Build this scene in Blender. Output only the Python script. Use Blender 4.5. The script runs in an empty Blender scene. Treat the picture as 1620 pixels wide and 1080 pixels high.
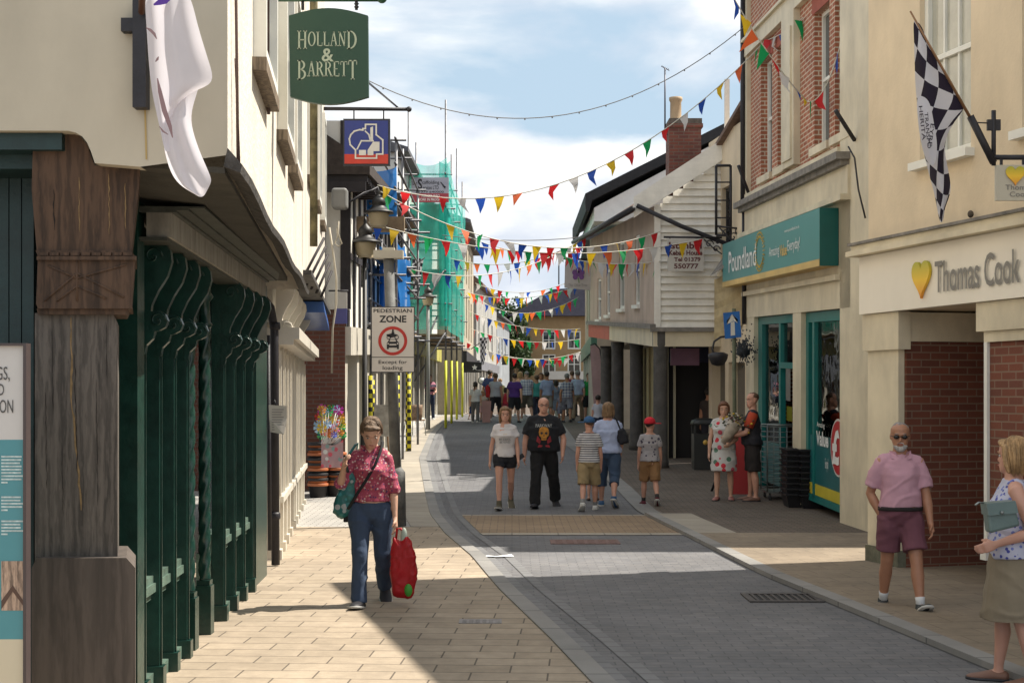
import bpy, bmesh, math, random
from mathutils import Vector, Matrix, noise
R = math.radians
random.seed(7)
C = bpy.context.scene.collection
F, HY, EYE = 2250.0, 622.0, 1.83          # focal length in photo pixels, horizon row, eye height

# ---------------------------------------------------------------- camera, light
cd = bpy.data.cameras.new('camera'); cam = bpy.data.objects.new('camera', cd); C.objects.link(cam)
cam.location = (0, 0, EYE); cam.rotation_euler = (R(90), 0, 0)
cd.sensor_width = 36; cd.lens = 50; cd.shift_y = 82/1620; cd.clip_start = .1; cd.clip_end = 6000
bpy.context.scene.camera = cam
SUN_EL, SUN_AZ = R(55), R(73)             # azimuth clockwise from +Y
sv = Vector((math.sin(SUN_AZ)*math.cos(SUN_EL), math.cos(SUN_AZ)*math.cos(SUN_EL), math.sin(SUN_EL)))
sl = bpy.data.lights.new('sun', 'SUN'); sl.energy = 5.0; sl.angle = R(.5); sl.color = (1, .93, .82)
so = bpy.data.objects.new('sun', sl); C.objects.link(so); so.rotation_euler = sv.to_track_quat('Z', 'Y').to_euler()
W_ = bpy.data.worlds.new('World'); bpy.context.scene.world = W_; W_.use_nodes = True
nt = W_.node_tree; nt.nodes.clear()
def wn(t, **k):
    n = nt.nodes.new(t)
    for a, b in k.items(): setattr(n, a, b)
    return n
sky = wn('ShaderNodeTexSky', sky_type='NISHITA', sun_disc=False, sun_elevation=SUN_EL, sun_rotation=SUN_AZ, air_density=1.0, dust_density=2.2, ozone_density=1.5)
tc = wn('ShaderNodeTexCoord'); mp = wn('ShaderNodeMapping'); mp.inputs['Scale'].default_value = (1.0, 1.0, 2.6); mp.inputs['Location'].default_value = (.37, 0, .29)
nz = wn('ShaderNodeTexNoise'); nz.inputs['Scale'].default_value = 4.6; nz.inputs['Detail'].default_value = 9; nz.inputs['Roughness'].default_value = .52; nz.inputs['Distortion'].default_value = .25
cr = wn('ShaderNodeValToRGB'); cr.color_ramp.elements[0].position = .37; cr.color_ramp.elements[1].position = .52
cr.color_ramp.elements[0].color = (.0, .0, .0, 1); cr.color_ramp.elements[1].color = (1, 1, 1, 1)
nz2 = wn('ShaderNodeTexNoise'); nz2.inputs['Scale'].default_value = 9; nz2.inputs['Detail'].default_value = 8
cr2 = wn('ShaderNodeValToRGB'); cr2.color_ramp.elements[0].position = .42; cr2.color_ramp.elements[0].color = (7.6, 8.2, 9.2, 1)
cr2.color_ramp.elements[1].position = .62; cr2.color_ramp.elements[1].color = (12, 11.9, 11.6, 1)
mx = wn('ShaderNodeMix', data_type='RGBA'); bg = wn('ShaderNodeBackground'); out = wn('ShaderNodeOutputWorld')
L = nt.links.new
L(tc.outputs['Generated'], mp.inputs['Vector']); L(mp.outputs[0], nz.inputs['Vector']); L(mp.outputs[0], nz2.inputs['Vector'])
L(nz.outputs['Fac'], cr.inputs['Fac']); L(nz2.outputs['Fac'], cr2.inputs['Fac'])
hz = wn('ShaderNodeMix', data_type='RGBA'); hz.inputs['Factor'].default_value = .72; L(sky.outputs[0], hz.inputs['A']); hz.inputs['B'].default_value = (6.2, 8.1, 9.7, 1)
L(cr.outputs['Color'], mx.inputs['Factor']); L(hz.outputs['Result'], mx.inputs['A']); L(cr2.outputs['Color'], mx.inputs['B'])
L(mx.outputs['Result'], bg.inputs['Color']); bg.inputs['Strength'].default_value = .062; L(bg.outputs[0], out.inputs[0])
vs = bpy.context.scene.view_settings; vs.view_transform = 'Standard'; vs.look = 'None'; vs.exposure = 0.74; vs.gamma = 1

# ---------------------------------------------------------------- placing
def P(px, py, y): return Vector(((px-810)/F*y, y, EYE+(HY-py)/F*y))
KN = [(0, 0), (22, 0), (26, .15), (31, .42), (40, .66), (50, .87), (60, .95), (90, 1.0), (4000, 1.0)]
def lin(k, t):
    if t <= k[0][0]: return k[0][1]
    for (a, b), (c, d) in zip(k, k[1:]):
        if t <= c: return b+(d-b)*(t-a)/(c-a)
    return k[-1][1]
def gz(y): return (lin(KN, y-1.2)+lin(KN, y)+lin(KN, y+1.2))/3 if y > 20 else 0.0
def yfor(py, lift=0):
    a, b = 3.0, 300.0
    for _ in range(60):
        m = (a+b)/2
        if HY+(EYE-gz(m)-lift)*F/m > py: a = m
        else: b = m
    return a

# ---------------------------------------------------------------- materials
MC = {}
def newmat(name):
    m = bpy.data.materials.new(name); m.use_nodes = True; n = m.node_tree
    return m, n, n.nodes['Principled BSDF']
def nn(n, t, **k):
    x = n.nodes.new(t)
    for a, b in k.items(): setattr(x, a, b)
    return x
def shade(c, f): return (min(1, max(0, c[0]*f)), min(1, max(0, c[1]*f)), min(1, max(0, c[2]*f)), 1)
def mat(name, c=(.5, .5, .5), rough=.75, var=.12, scale=3, bump=0, bscale=60, metal=0, streak=0, coat=0, emit=0, trans=0, grime=0, spec=.5):
    if name in MC: return MC[name]
    m, n, b = newmat(name); l = n.links.new
    b.inputs['Roughness'].default_value = rough; b.inputs['Metallic'].default_value = metal; b.inputs['Specular IOR Level'].default_value = spec
    if coat: b.inputs['Coat Weight'].default_value = coat
    t = nn(n, 'ShaderNodeTexCoord')
    z = nn(n, 'ShaderNodeTexNoise'); z.inputs['Scale'].default_value = scale; z.inputs['Detail'].default_value = 7; z.inputs['Roughness'].default_value = .6
    if streak:
        mpp = nn(n, 'ShaderNodeMapping'); mpp.inputs['Scale'].default_value = (1, 1, 1/streak); l(t.outputs['Object'], mpp.inputs[0]); l(mpp.outputs[0], z.inputs['Vector'])
    else: l(t.outputs['Object'], z.inputs['Vector'])
    r = nn(n, 'ShaderNodeValToRGB'); r.color_ramp.elements[0].position = .3; r.color_ramp.elements[1].position = .7
    r.color_ramp.elements[0].color = shade(c, 1-var); r.color_ramp.elements[1].color = shade(c, 1+var)
    l(z.outputs['Fac'], r.inputs['Fac']); colo = r.outputs['Color']
    if grime:      # weather stains: vertical runs and blotches
        mg = nn(n, 'ShaderNodeMapping'); mg.inputs['Scale'].default_value = (1, 1, .45); l(t.outputs['Object'], mg.inputs[0])
        g1 = nn(n, 'ShaderNodeTexNoise'); g1.inputs['Scale'].default_value = 1.7; g1.inputs['Detail'].default_value = 12; g1.inputs['Roughness'].default_value = .62; l(mg.outputs[0], g1.inputs['Vector'])
        g2 = nn(n, 'ShaderNodeMapRange'); g2.inputs[1].default_value = .38; g2.inputs[2].default_value = .66; g2.inputs[3].default_value = 1; g2.inputs[4].default_value = 1-grime; l(g1.outputs['Fac'], g2.inputs[0])
        gm_ = nn(n, 'ShaderNodeMix', data_type='RGBA', blend_type='MULTIPLY'); gm_.inputs['Factor'].default_value = 1; l(colo, gm_.inputs['A']); l(g2.outputs[0], gm_.inputs['B']); colo = gm_.outputs['Result']
    l(colo, b.inputs['Base Color'])
    if bump:
        z2 = nn(n, 'ShaderNodeTexNoise'); z2.inputs['Scale'].default_value = bscale; z2.inputs['Detail'].default_value = 5
        l(t.outputs['Object'], z2.inputs['Vector']); bp = nn(n, 'ShaderNodeBump'); bp.inputs['Strength'].default_value = bump; bp.inputs['Distance'].default_value = .01
        l(z2.outputs['Fac'], bp.inputs['Height']); l(bp.outputs['Normal'], b.inputs['Normal'])
    if trans:
        n.nodes.remove(r) if False else None
        tr = nn(n, 'ShaderNodeBsdfTranslucent'); ms = nn(n, 'ShaderNodeMixShader'); ms.inputs[0].default_value = trans
        l(r.outputs['Color'], tr.inputs['Color']); l(b.outputs[0], ms.inputs[1]); l(tr.outputs[0], ms.inputs[2]); l(ms.outputs[0], n.nodes['Material Output'].inputs[0])
    if emit:
        b.inputs['Emission Strength'].default_value = emit; l(r.outputs['Color'], b.inputs['Emission Color'])
    MC[name] = m; return m
def brickmat(name, c1, c2, mort, w=.225, h=.075, ms=.011, rough=.85, rot=0, bump=.4, off=.5, dirt=.25, squash=1.0, dscale=.8, spots=0):
    if name in MC: return MC[name]
    m, n, b = newmat(name); l = n.links.new; b.inputs['Roughness'].default_value = rough
    uv = nn(n, 'ShaderNodeUVMap'); mp = nn(n, 'ShaderNodeMapping'); mp.inputs['Rotation'].default_value = (0, 0, rot)
    l(uv.outputs[0], mp.inputs[0])
    br = nn(n, 'ShaderNodeTexBrick'); br.inputs['Scale'].default_value = 1; br.inputs['Brick Width'].default_value = w; br.inputs['Row Height'].default_value = h
    br.inputs['Mortar Size'].default_value = ms; br.inputs['Mortar Smooth'].default_value = .3; br.inputs['Bias'].default_value = 0; br.offset = off
    br.inputs['Color1'].default_value = (*c1, 1); br.inputs['Color2'].default_value = (*c2, 1); br.inputs['Mortar'].default_value = (*mort, 1)
    l(mp.outputs[0], br.inputs['Vector'])
    z = nn(n, 'ShaderNodeTexNoise'); z.inputs['Scale'].default_value = dscale; z.inputs['Detail'].default_value = 10; z.inputs['Roughness'].default_value = .65; l(uv.outputs[0], z.inputs['Vector'])
    r = nn(n, 'ShaderNodeMapRange'); r.inputs[1].default_value = .3; r.inputs[2].default_value = .7; r.inputs[3].default_value = 1-dirt; r.inputs[4].default_value = 1+dirt*.6
    l(z.outputs['Fac'], r.inputs[0])
    mu = nn(n, 'ShaderNodeMix', data_type='RGBA', blend_type='MULTIPLY'); mu.inputs['Factor'].default_value = 1
    l(br.outputs['Color'], mu.inputs['A']); l(r.outputs[0], mu.inputs['B']); l(mu.outputs['Result'], b.inputs['Base Color'])
    if spots:
        vo = nn(n, 'ShaderNodeTexVoronoi'); vo.inputs['Scale'].default_value = 2.4; l(uv.outputs[0], vo.inputs['Vector'])
        sp = nn(n, 'ShaderNodeMapRange'); sp.inputs[1].default_value = .045; sp.inputs[2].default_value = .075; sp.inputs[3].default_value = 1-spots; sp.inputs[4].default_value = 1; l(vo.outputs['Distance'], sp.inputs[0])
        zf = nn(n, 'ShaderNodeTexNoise'); zf.inputs['Scale'].default_value = 7; zf.inputs['Detail'].default_value = 12; zf.inputs['Roughness'].default_value = .75; l(uv.outputs[0], zf.inputs['Vector'])
        zr = nn(n, 'ShaderNodeMapRange'); zr.inputs[1].default_value = .35; zr.inputs[2].default_value = .65; zr.inputs[3].default_value = .84; zr.inputs[4].default_value = 1.1; l(zf.outputs['Fac'], zr.inputs[0])
        m5 = nn(n, 'ShaderNodeMath', operation='MULTIPLY'); l(sp.outputs[0], m5.inputs[0]); l(zr.outputs[0], m5.inputs[1])
        m6 = nn(n, 'ShaderNodeMix', data_type='RGBA', blend_type='MULTIPLY'); m6.inputs['Factor'].default_value = 1; l(mu.outputs['Result'], m6.inputs['A']); l(m5.outputs[0], m6.inputs['B']); l(m6.outputs['Result'], b.inputs['Base Color'])
    z3 = nn(n, 'ShaderNodeTexNoise'); z3.inputs['Scale'].default_value = 40; z3.inputs['Detail'].default_value = 4; l(uv.outputs[0], z3.inputs['Vector'])
    ad = nn(n, 'ShaderNodeMath', operation='MULTIPLY_ADD'); ad.inputs[1].default_value = -1.0; l(br.outputs['Fac'], ad.inputs[0]); l(z3.outputs['Fac'], ad.inputs[2])
    bp = nn(n, 'ShaderNodeBump'); bp.inputs['Strength'].default_value = bump; bp.inputs['Distance'].default_value = .006
    l(ad.outputs[0], bp.inputs['Height']); l(bp.outputs['Normal'], b.inputs['Normal'])
    MC[name] = m; return m
def woodmat(name, c, dark=.45, rough=.8, scale=1.0, bump=.5):
    if name in MC: return MC[name]
    m, n, b = newmat(name); l = n.links.new; b.inputs['Roughness'].default_value = rough
    t = nn(n, 'ShaderNodeTexCoord'); mp = nn(n, 'ShaderNodeMapping'); mp.inputs['Scale'].default_value = (1, 1, .16); l(t.outputs['Object'], mp.inputs[0])
    dn = nn(n, 'ShaderNodeTexNoise'); dn.inputs['Scale'].default_value = 5*scale; dn.inputs['Detail'].default_value = 3; l(mp.outputs[0], dn.inputs['Vector'])
    wv = nn(n, 'ShaderNodeTexWave', wave_type='BANDS', bands_direction='X'); wv.inputs['Scale'].default_value = 5.5*scale; wv.inputs['Distortion'].default_value = 15; wv.inputs['Detail'].default_value = 5; wv.inputs['Detail Scale'].default_value = 1.6; wv.inputs['Detail Roughness'].default_value = .7
    l(mp.outputs[0], wv.inputs['Vector'])
    cr_ = nn(n, 'ShaderNodeTexNoise'); cr_.inputs['Scale'].default_value = 26*scale; cr_.inputs['Detail'].default_value = 8
    mp2 = nn(n, 'ShaderNodeMapping'); mp2.inputs['Scale'].default_value = (1, 1, .04); l(t.outputs['Object'], mp2.inputs[0]); l(mp2.outputs[0], cr_.inputs['Vector'])
    a = nn(n, 'ShaderNodeMath', operation='MULTIPLY_ADD'); a.inputs[1].default_value = .28; l(wv.outputs['Fac'], a.inputs[0]); l(cr_.outputs['Fac'], a.inputs[2])
    r = nn(n, 'ShaderNodeValToRGB'); r.color_ramp.elements[0].position = .38; r.color_ramp.elements[1].position = .82
    r.color_ramp.elements[0].color = shade(c, dark); r.color_ramp.elements[1].color = shade(c, 1.35)
    l(a.outputs[0], r.inputs['Fac'])
    mu = nn(n, 'ShaderNodeMix', data_type='RGBA', blend_type='MULTIPLY'); mu.inputs['Factor'].default_value = .6
    l(r.outputs['Color'], mu.inputs['A']); l(dn.outputs['Color'], mu.inputs['B'])
    l(r.outputs['Color'], b.inputs['Base Color'])
    bp = nn(n, 'ShaderNodeBump'); bp.inputs['Strength'].default_value = bump; bp.inputs['Distance'].default_value = .006; l(a.outputs[0], bp.inputs['Height']); l(bp.outputs['Normal'], b.inputs['Normal'])
    MC[name] = m; return m
def glassmat(name, tint=(.03, .035, .04), rough=.03, clear=0.0):
    if name in MC: return MC[name]
    m, n, b = newmat(name); l = n.links.new
    b.inputs['Base Color'].default_value = (*tint, 1); b.inputs['Roughness'].default_value = rough; b.inputs['IOR'].default_value = 1.6
    b.inputs['Specular IOR Level'].default_value = .8
    t = nn(n, 'ShaderNodeTexCoord'); z = nn(n, 'ShaderNodeTexNoise'); z.inputs['Scale'].default_value = 1.5; l(t.outputs['Object'], z.inputs['Vector'])
    bp = nn(n, 'ShaderNodeBump'); bp.inputs['Strength'].default_value = .08; bp.inputs['Distance'].default_value = .05; l(z.outputs['Fac'], bp.inputs['Height']); l(bp.outputs['Normal'], b.inputs['Normal'])
    if clear:
        tr = nn(n, 'ShaderNodeBsdfTransparent'); gl = nn(n, 'ShaderNodeBsdfGlossy'); gl.inputs['Roughness'].default_value = rough
        fr = nn(n, 'ShaderNodeFresnel'); fr.inputs['IOR'].default_value = 1.5; l(bp.outputs['Normal'], gl.inputs['Normal'])
        ms = nn(n, 'ShaderNodeMixShader'); l(fr.outputs[0], ms.inputs[0]); l(tr.outputs[0], ms.inputs[1]); l(gl.outputs[0], ms.inputs[2])
        tr.inputs['Color'].default_value = (clear, clear, clear, 1); l(ms.outputs[0], n.nodes['Material Output'].inputs[0])
    MC[name] = m; return m
def netmat(name, c, dens=.55, scale=0):
    """woven debris netting: half open cloth that lets light through"""
    if name in MC: return MC[name]
    m, n, b = newmat(name); l = n.links.new
    t = nn(n, 'ShaderNodeTexCoord'); z = nn(n, 'ShaderNodeTexNoise'); z.inputs['Scale'].default_value = .9; z.inputs['Detail'].default_value = 5; l(t.outputs['Object'], z.inputs['Vector'])
    mr = nn(n, 'ShaderNodeMapRange'); mr.inputs[1].default_value = .35; mr.inputs[2].default_value = .65; mr.inputs[3].default_value = dens-.15; mr.inputs[4].default_value = dens+.15; l(z.outputs['Fac'], mr.inputs[0])
    d = nn(n, 'ShaderNodeBsdfDiffuse'); d.inputs[0].default_value = (*c, 1); tl = nn(n, 'ShaderNodeBsdfTranslucent'); tl.inputs[0].default_value = (*c, 1)
    m1 = nn(n, 'ShaderNodeMixShader'); m1.inputs[0].default_value = .5; l(d.outputs[0], m1.inputs[1]); l(tl.outputs[0], m1.inputs[2])
    tr = nn(n, 'ShaderNodeBsdfTransparent'); ms = nn(n, 'ShaderNodeMixShader'); l(mr.outputs[0], ms.inputs[0]); l(tr.outputs[0], ms.inputs[1]); l(m1.outputs[0], ms.inputs[2])
    l(ms.outputs[0], n.nodes['Material Output'].inputs[0]); MC[name] = m; return m
def printmat(name, base, cols, kind, size=.05, rough=.85, trans=0):
    """printed cloth: kind = stripes / plaid / floral / dots / check, from the garment's own coordinates"""
    if name in MC: return MC[name]
    m, n, b = newmat(name); l = n.links.new; b.inputs['Roughness'].default_value = rough
    t = nn(n, 'ShaderNodeTexCoord'); src = t.outputs['Object']; res = None
    def rgb(c): x = nn(n, 'ShaderNodeRGB'); x.outputs[0].default_value = (*c, 1); return x.outputs[0]
    def mix(f, a, bb): x = nn(n, 'ShaderNodeMix', data_type='RGBA'); l(f, x.inputs['Factor']); l(a, x.inputs['A']); l(bb, x.inputs['B']); return x.outputs['Result']
    sx = nn(n, 'ShaderNodeSeparateXYZ'); l(src, sx.inputs[0])
    def band(o, per, duty, ph=0):
        a = nn(n, 'ShaderNodeMath', operation='MULTIPLY_ADD'); l(o, a.inputs[0]); a.inputs[1].default_value = 1/per; a.inputs[2].default_value = 50+ph
        f = nn(n, 'ShaderNodeMath', operation='FRACT'); l(a.outputs[0], f.inputs[0])
        g = nn(n, 'ShaderNodeMath', operation='LESS_THAN'); l(f.outputs[0], g.inputs[0]); g.inputs[1].default_value = duty; return g.outputs[0]
    if kind == 'stripes':
        res = mix(band(sx.outputs['Z'], size, .42), rgb(base), rgb(cols[0]))
        if len(cols) > 1: res = mix(band(sx.outputs['Z'], size, .16, .7), res, rgb(cols[1]))
    elif kind == 'plaid':
        k = nn(n, 'ShaderNodeMath', operation='MULTIPLY'); k.inputs[1].default_value = .5
        ad = nn(n, 'ShaderNodeMath', operation='ADD'); l(band(sx.outputs['Z'], size, .3), ad.inputs[0]); l(band(sx.outputs['X'], size, .3), ad.inputs[1]); l(ad.outputs[0], k.inputs[0])
        res = mix(k.outputs[0], rgb(base), rgb(cols[0]))
    elif kind == 'check':
        a = band(sx.outputs['X'], size*2, .5); c_ = band(sx.outputs['Z'], size*2, .5)
        x = nn(n, 'ShaderNodeMath', operation='COMPARE'); l(a, x.inputs[0]); l(c_, x.inputs[1]); x.inputs[2].default_value = .1; res = mix(x.outputs[0], rgb(base), rgb(cols[0]))
    elif kind == 'uvcheck':
        uv = nn(n, 'ShaderNodeUVMap'); ck = nn(n, 'ShaderNodeTexChecker'); ck.inputs['Scale'].default_value = 1/size; ck.inputs['Color1'].default_value = (*base, 1); ck.inputs['Color2'].default_value = (*cols[0], 1)
        l(uv.outputs[0], ck.inputs[0]); res = ck.outputs[0]
    else:
        v = nn(n, 'ShaderNodeTexVoronoi'); v.inputs['Scale'].default_value = 1/size; l(src, v.inputs['Vector'])
        d = nn(n, 'ShaderNodeMath', operation='LESS_THAN'); l(v.outputs['Distance'], d.inputs[0]); d.inputs[1].default_value = .38 if kind == 'floral' else .3
        sc = nn(n, 'ShaderNodeSeparateColor'); l(v.outputs['Color'], sc.inputs[0])
        r = nn(n, 'ShaderNodeValToRGB'); r.color_ramp.interpolation = 'CONSTANT'; els = r.color_ramp.elements
        els[0].position = 0; els[0].color = (*cols[0], 1); els[1].position = 1/len(cols) if len(cols) > 1 else 1; els[1].color = (*cols[min(1, len(cols)-1)], 1)
        for i in range(2, len(cols)): e = els.new(i/len(cols)); e.color = (*cols[i], 1)
        l(sc.outputs[0], r.inputs['Fac']); res = mix(d.outputs[0], rgb(base), r.outputs[0])
    l(res, b.inputs['Base Color'])
    z2 = nn(n, 'ShaderNodeTexNoise'); z2.inputs['Scale'].default_value = 14; z2.inputs['Detail'].default_value = 5
    l(src, z2.inputs['Vector']); bp = nn(n, 'ShaderNodeBump'); bp.inputs['Strength'].default_value = .5; bp.inputs['Distance'].default_value = .02
    l(z2.outputs['Fac'], bp.inputs['Height']); l(bp.outputs['Normal'], b.inputs['Normal'])
    if trans:
        tr = nn(n, 'ShaderNodeBsdfTranslucent'); ms = nn(n, 'ShaderNodeMixShader'); ms.inputs[0].default_value = trans
        l(res, tr.inputs['Color']); l(b.outputs[0], ms.inputs[1]); l(tr.outputs[0], ms.inputs[2]); l(ms.outputs[0], n.nodes['Material Output'].inputs[0])
    MC[name] = m; return m
def cloth(name, c, rough=.9): return mat(name, c, rough, .1, 6, .5, 13)

# ---------------------------------------------------------------- mesh builder
class MB:
    def __init__(s): s.v = []; s.f = []; s.m = []; s.s = []; s.uv = {}
    def add(s, vs, fs, mi=0, smooth=False, uvs=None):
        k = len(s.v); s.v += [Vector(v) for v in vs]
        for i, f in enumerate(fs):
            if uvs: s.uv[len(s.f)] = [uvs[j] for j in f]
            s.f.append([k+j for j in f]); s.m.append(mi); s.s.append(smooth)
        return s
    def quad(s, a, b, c, d, mi=0): return s.add([a, b, c, d], [(0, 1, 2, 3)], mi)
    def poly(s, pts, mi=0): return s.add(pts, [tuple(range(len(pts)))], mi)
    def hexa(s, p, mi=0):   # 8 pts: bottom 4 then top 4
        return s.add(p, [(3, 2, 1, 0), (4, 5, 6, 7), (0, 1, 5, 4), (1, 2, 6, 5), (2, 3, 7, 6), (3, 0, 4, 7)], mi)
    def box(s, c, sz, mi=0, rz=0, rot=None):
        M = rot if rot else Matrix.Rotation(rz, 3, 'Z'); c = Vector(c); h = [x/2 for x in sz]
        pts = [c+M@Vector((x*h[0], y*h[1], z*h[2])) for z in (-1, 1) for x, y in ((-1, -1), (1, -1), (1, 1), (-1, 1))]
        return s.hexa(pts, mi)
    def bx(s, x0, x1, y0, y1, z0, z1, mi=0): return s.box(((x0+x1)/2, (y0+y1)/2, (z0+z1)/2), (abs(x1-x0), abs(y1-y0), abs(z1-z0)), mi)
    def tube(s, pts, r, n=8, mi=0, smooth=True, flat=(1, 1), cap=True):
        pts = [Vector(p) for p in pts]; r = r if isinstance(r, (list, tuple)) else [r]*len(pts); rings = []
        up = None
        for i, p in enumerate(pts):
            d = (pts[min(i+1, len(pts)-1)]-pts[max(i-1, 0)])
            if d.length < 1e-9: d = Vector((0, 0, 1))
            d.normalize()
            if up is None: up = Vector((0, 1, 0)) if abs(d.y) < .9 else Vector((1, 0, 0))
            a = d.cross(up); a.normalize(); b = a.cross(d); up = b
            rings.append([p+a*math.cos(t)*r[i]*flat[0]+b*math.sin(t)*r[i]*flat[1] for t in (2*math.pi*k/n for k in range(n))])
        return s.rings(rings, mi, smooth, cap)
    def rings(s, rings, mi=0, smooth=True, cap=True):
        n = len(rings[0]); vs = [v for r in rings for v in r]; fs = []
        for i in range(len(rings)-1):
            for k in range(n): fs.append((i*n+k, i*n+(k+1) % n, (i+1)*n+(k+1) % n, (i+1)*n+k))
        if cap: fs += [tuple(range(n-1, -1, -1)), tuple((len(rings)-1)*n+k for k in range(n))]
        return s.add(vs, fs, mi, smooth)
    def caps(s, a, b, r0, r1, n=10, mi=0, e=3):   # capsule
        a, b = Vector(a), Vector(b); d = (b-a).normalized(); pts = []; rr = []
        for i in range(e+1):
            t = math.pi/2*(1-i/e); pts.append(a-d*r0*math.sin(t)); rr.append(max(.0004, r0*math.cos(t)))
        for i in range(e+1):
            t = math.pi/2*i/e; pts.append(b+d*r1*math.sin(t)); rr.append(max(.0004, r1*math.cos(t)))
        return s.tube(pts, rr, n, mi)
    def lathe(s, c, prof, n=16, mi=0, axis=None):
        c = Vector(c); M = axis if axis else Matrix.Identity(3)
        return s.rings([[c+M@Vector((r*math.cos(t), r*math.sin(t), z)) for t in (2*math.pi*k/n for k in range(n))] for r, z in prof], mi)
    def ell(s, c, r, n=12, m=8, mi=0, rot=None):
        c = Vector(c); M = rot if rot else Matrix.Identity(3)
        return s.rings([[c+M@Vector((r[0]*math.sin(p)*math.cos(t), r[1]*math.sin(p)*math.sin(t), -r[2]*math.cos(p))) for t in (2*math.pi*k/n for k in range(n))] for p in (max(.02, min(math.pi-.02, math.pi*j/m)) for j in range(m+1))], mi)
    def prism(s, pts, o, u, w, d, mi=0):   # 2-D outline in frame (o; u,w), thickness vector d
        o, u, w, d = Vector(o), Vector(u), Vector(w), Vector(d); n = len(pts)
        a = [o+u*x+w*y for x, y in pts]; b = [p+d for p in a]
        return s.add(a+b, [tuple(range(n)), tuple(range(2*n-1, n-1, -1))]+[(k, n+k, n+(k+1) % n, (k+1) % n) for k in range(n)], mi)
    def merge(s, o, mi=None):
        k = len(s.v); s.v += o.v
        for f, m, sm in zip(o.f, o.m, o.s): s.f.append([k+j for j in f]); s.m.append(m if mi is None else mi); s.s.append(sm)
        return s
    def split(s, name, mats, parent):    # every separate piece becomes a part of its own
        par = list(range(len(s.v)))
        def fd(a):
            while par[a] != a: par[a] = par[par[a]]; a = par[a]
            return a
        for f in s.f:
            for j in f[1:]: par[fd(j)] = fd(f[0])
        g = {}
        for i, f in enumerate(s.f): g.setdefault(fd(f[0]), []).append(i)
        for ids in g.values():
            vs = sorted({j for i in ids for j in s.f[i]}); mp = {j: k for k, j in enumerate(vs)}; m = MB(); m.v = [s.v[j] for j in vs]
            for i in ids: m.f.append([mp[j] for j in s.f[i]]); m.m.append(s.m[i]); m.s.append(s.s[i])
            m.build(name, mats, parent)
    def mesh(s, name, mats, off=Vector((0, 0, 0)), recalc=True):
        me = bpy.data.meshes.new(name); me.from_pydata([tuple(v-off) for v in s.v], [], s.f)
        for m in (mats if isinstance(mats, (list, tuple)) else [mats]): me.materials.append(m)
        me.polygons.foreach_set('material_index', s.m); me.polygons.foreach_set('use_smooth', s.s)
        uvl = me.uv_layers.new(name='UVMap')
        for p in me.polygons:
            if p.index in s.uv:
                for li, u in zip(p.loop_indices, s.uv[p.index]): uvl.data[li].uv = u
                continue
            nrm = p.normal
            if abs(nrm.z) > .75:
                for li in p.loop_indices: v = s.v[me.loops[li].vertex_index]; uvl.data[li].uv = (v.x, v.y)
            else:
                t = Vector((-nrm.y, nrm.x, 0)); t.normalize()
                if abs(t.y) > abs(t.x):
                    if t.y < 0: t = -t
                elif t.x < 0: t = -t
                for li in p.loop_indices: v = s.v[me.loops[li].vertex_index]; uvl.data[li].uv = (v.dot(t), v.z)
        if recalc:
            bm = bmesh.new(); bm.from_mesh(me); bmesh.ops.recalc_face_normals(bm, faces=bm.faces); bm.to_mesh(me); bm.free()
        return me
    def build(s, name, mats, parent=None, local=False):
        off = Vector((0, 0, 0)) if (local or parent is None) else wloc(parent)
        me = s.mesh(name, mats, off); o = bpy.data.objects.new(name, me); C.objects.link(o)
        if parent is not None: o.parent = parent
        return o
def wloc(p):
    v = Vector((0, 0, 0))
    while p is not None: v += p.location; p = p.parent
    return v
def tag(o, label=None, cat=None, group=None, kind=None):
    if label: o['label'] = label
    if cat: o['category'] = cat
    if group: o['group'] = group
    if kind: o['kind'] = kind
    return o
def thing(name, label, cat, loc, group=None, rz=0):
    o = bpy.data.objects.new(name, None); o.empty_display_size = .2; C.objects.link(o)
    o.location = loc; o.rotation_euler = (0, 0, rz); return tag(o, label, cat, group)
TS = bpy.data.scenes.new('workbench')      # an empty scene in which single meshes are evaluated quickly, removed at the end
def evalmesh(o):
    TS.collection.objects.link(o); TS.view_layers[0].update(); dg = TS.view_layers[0].depsgraph; me = bpy.data.meshes.new_from_object(o.evaluated_get(dg)); bpy.data.objects.remove(o); return me
def remesh(mb, vox, sm=2, wr=0, wrs=9, seed=0, stretch=(1, 1, 1), fold=0):
    me = mb.mesh('tmp', [], recalc=True); o = bpy.data.objects.new('tmp', me)
    md = o.modifiers.new('r', 'REMESH'); md.mode = 'VOXEL'; md.voxel_size = vox
    if sm: s2 = o.modifiers.new('s', 'SMOOTH'); s2.iterations = sm; s2.factor = .5
    ev = evalmesh(o)
    out = MB(); out.v = [v.co.copy() for v in ev.vertices]
    if wr:
        ns = [v.normal.copy() for v in ev.vertices]
        for i, v in enumerate(out.v):
            q = Vector((v.x*wrs*stretch[0]+seed, v.y*wrs*stretch[1], v.z*wrs*stretch[2]))
            a = noise.noise(q)+.5*noise.noise(q*2.3)
            if fold: f1 = noise.noise(Vector((q.x*.55+q.z*.5, q.y*.55, q.z*.9-q.x*.35+seed))); a += fold*(.55-min(1, abs(f1)*5))
            out.v[i] = v+ns[i]*wr*a
    for p in ev.polygons: out.f.append(list(p.vertices)); out.m.append(0); out.s.append(True)
    bpy.data.meshes.remove(ev); return out
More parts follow.
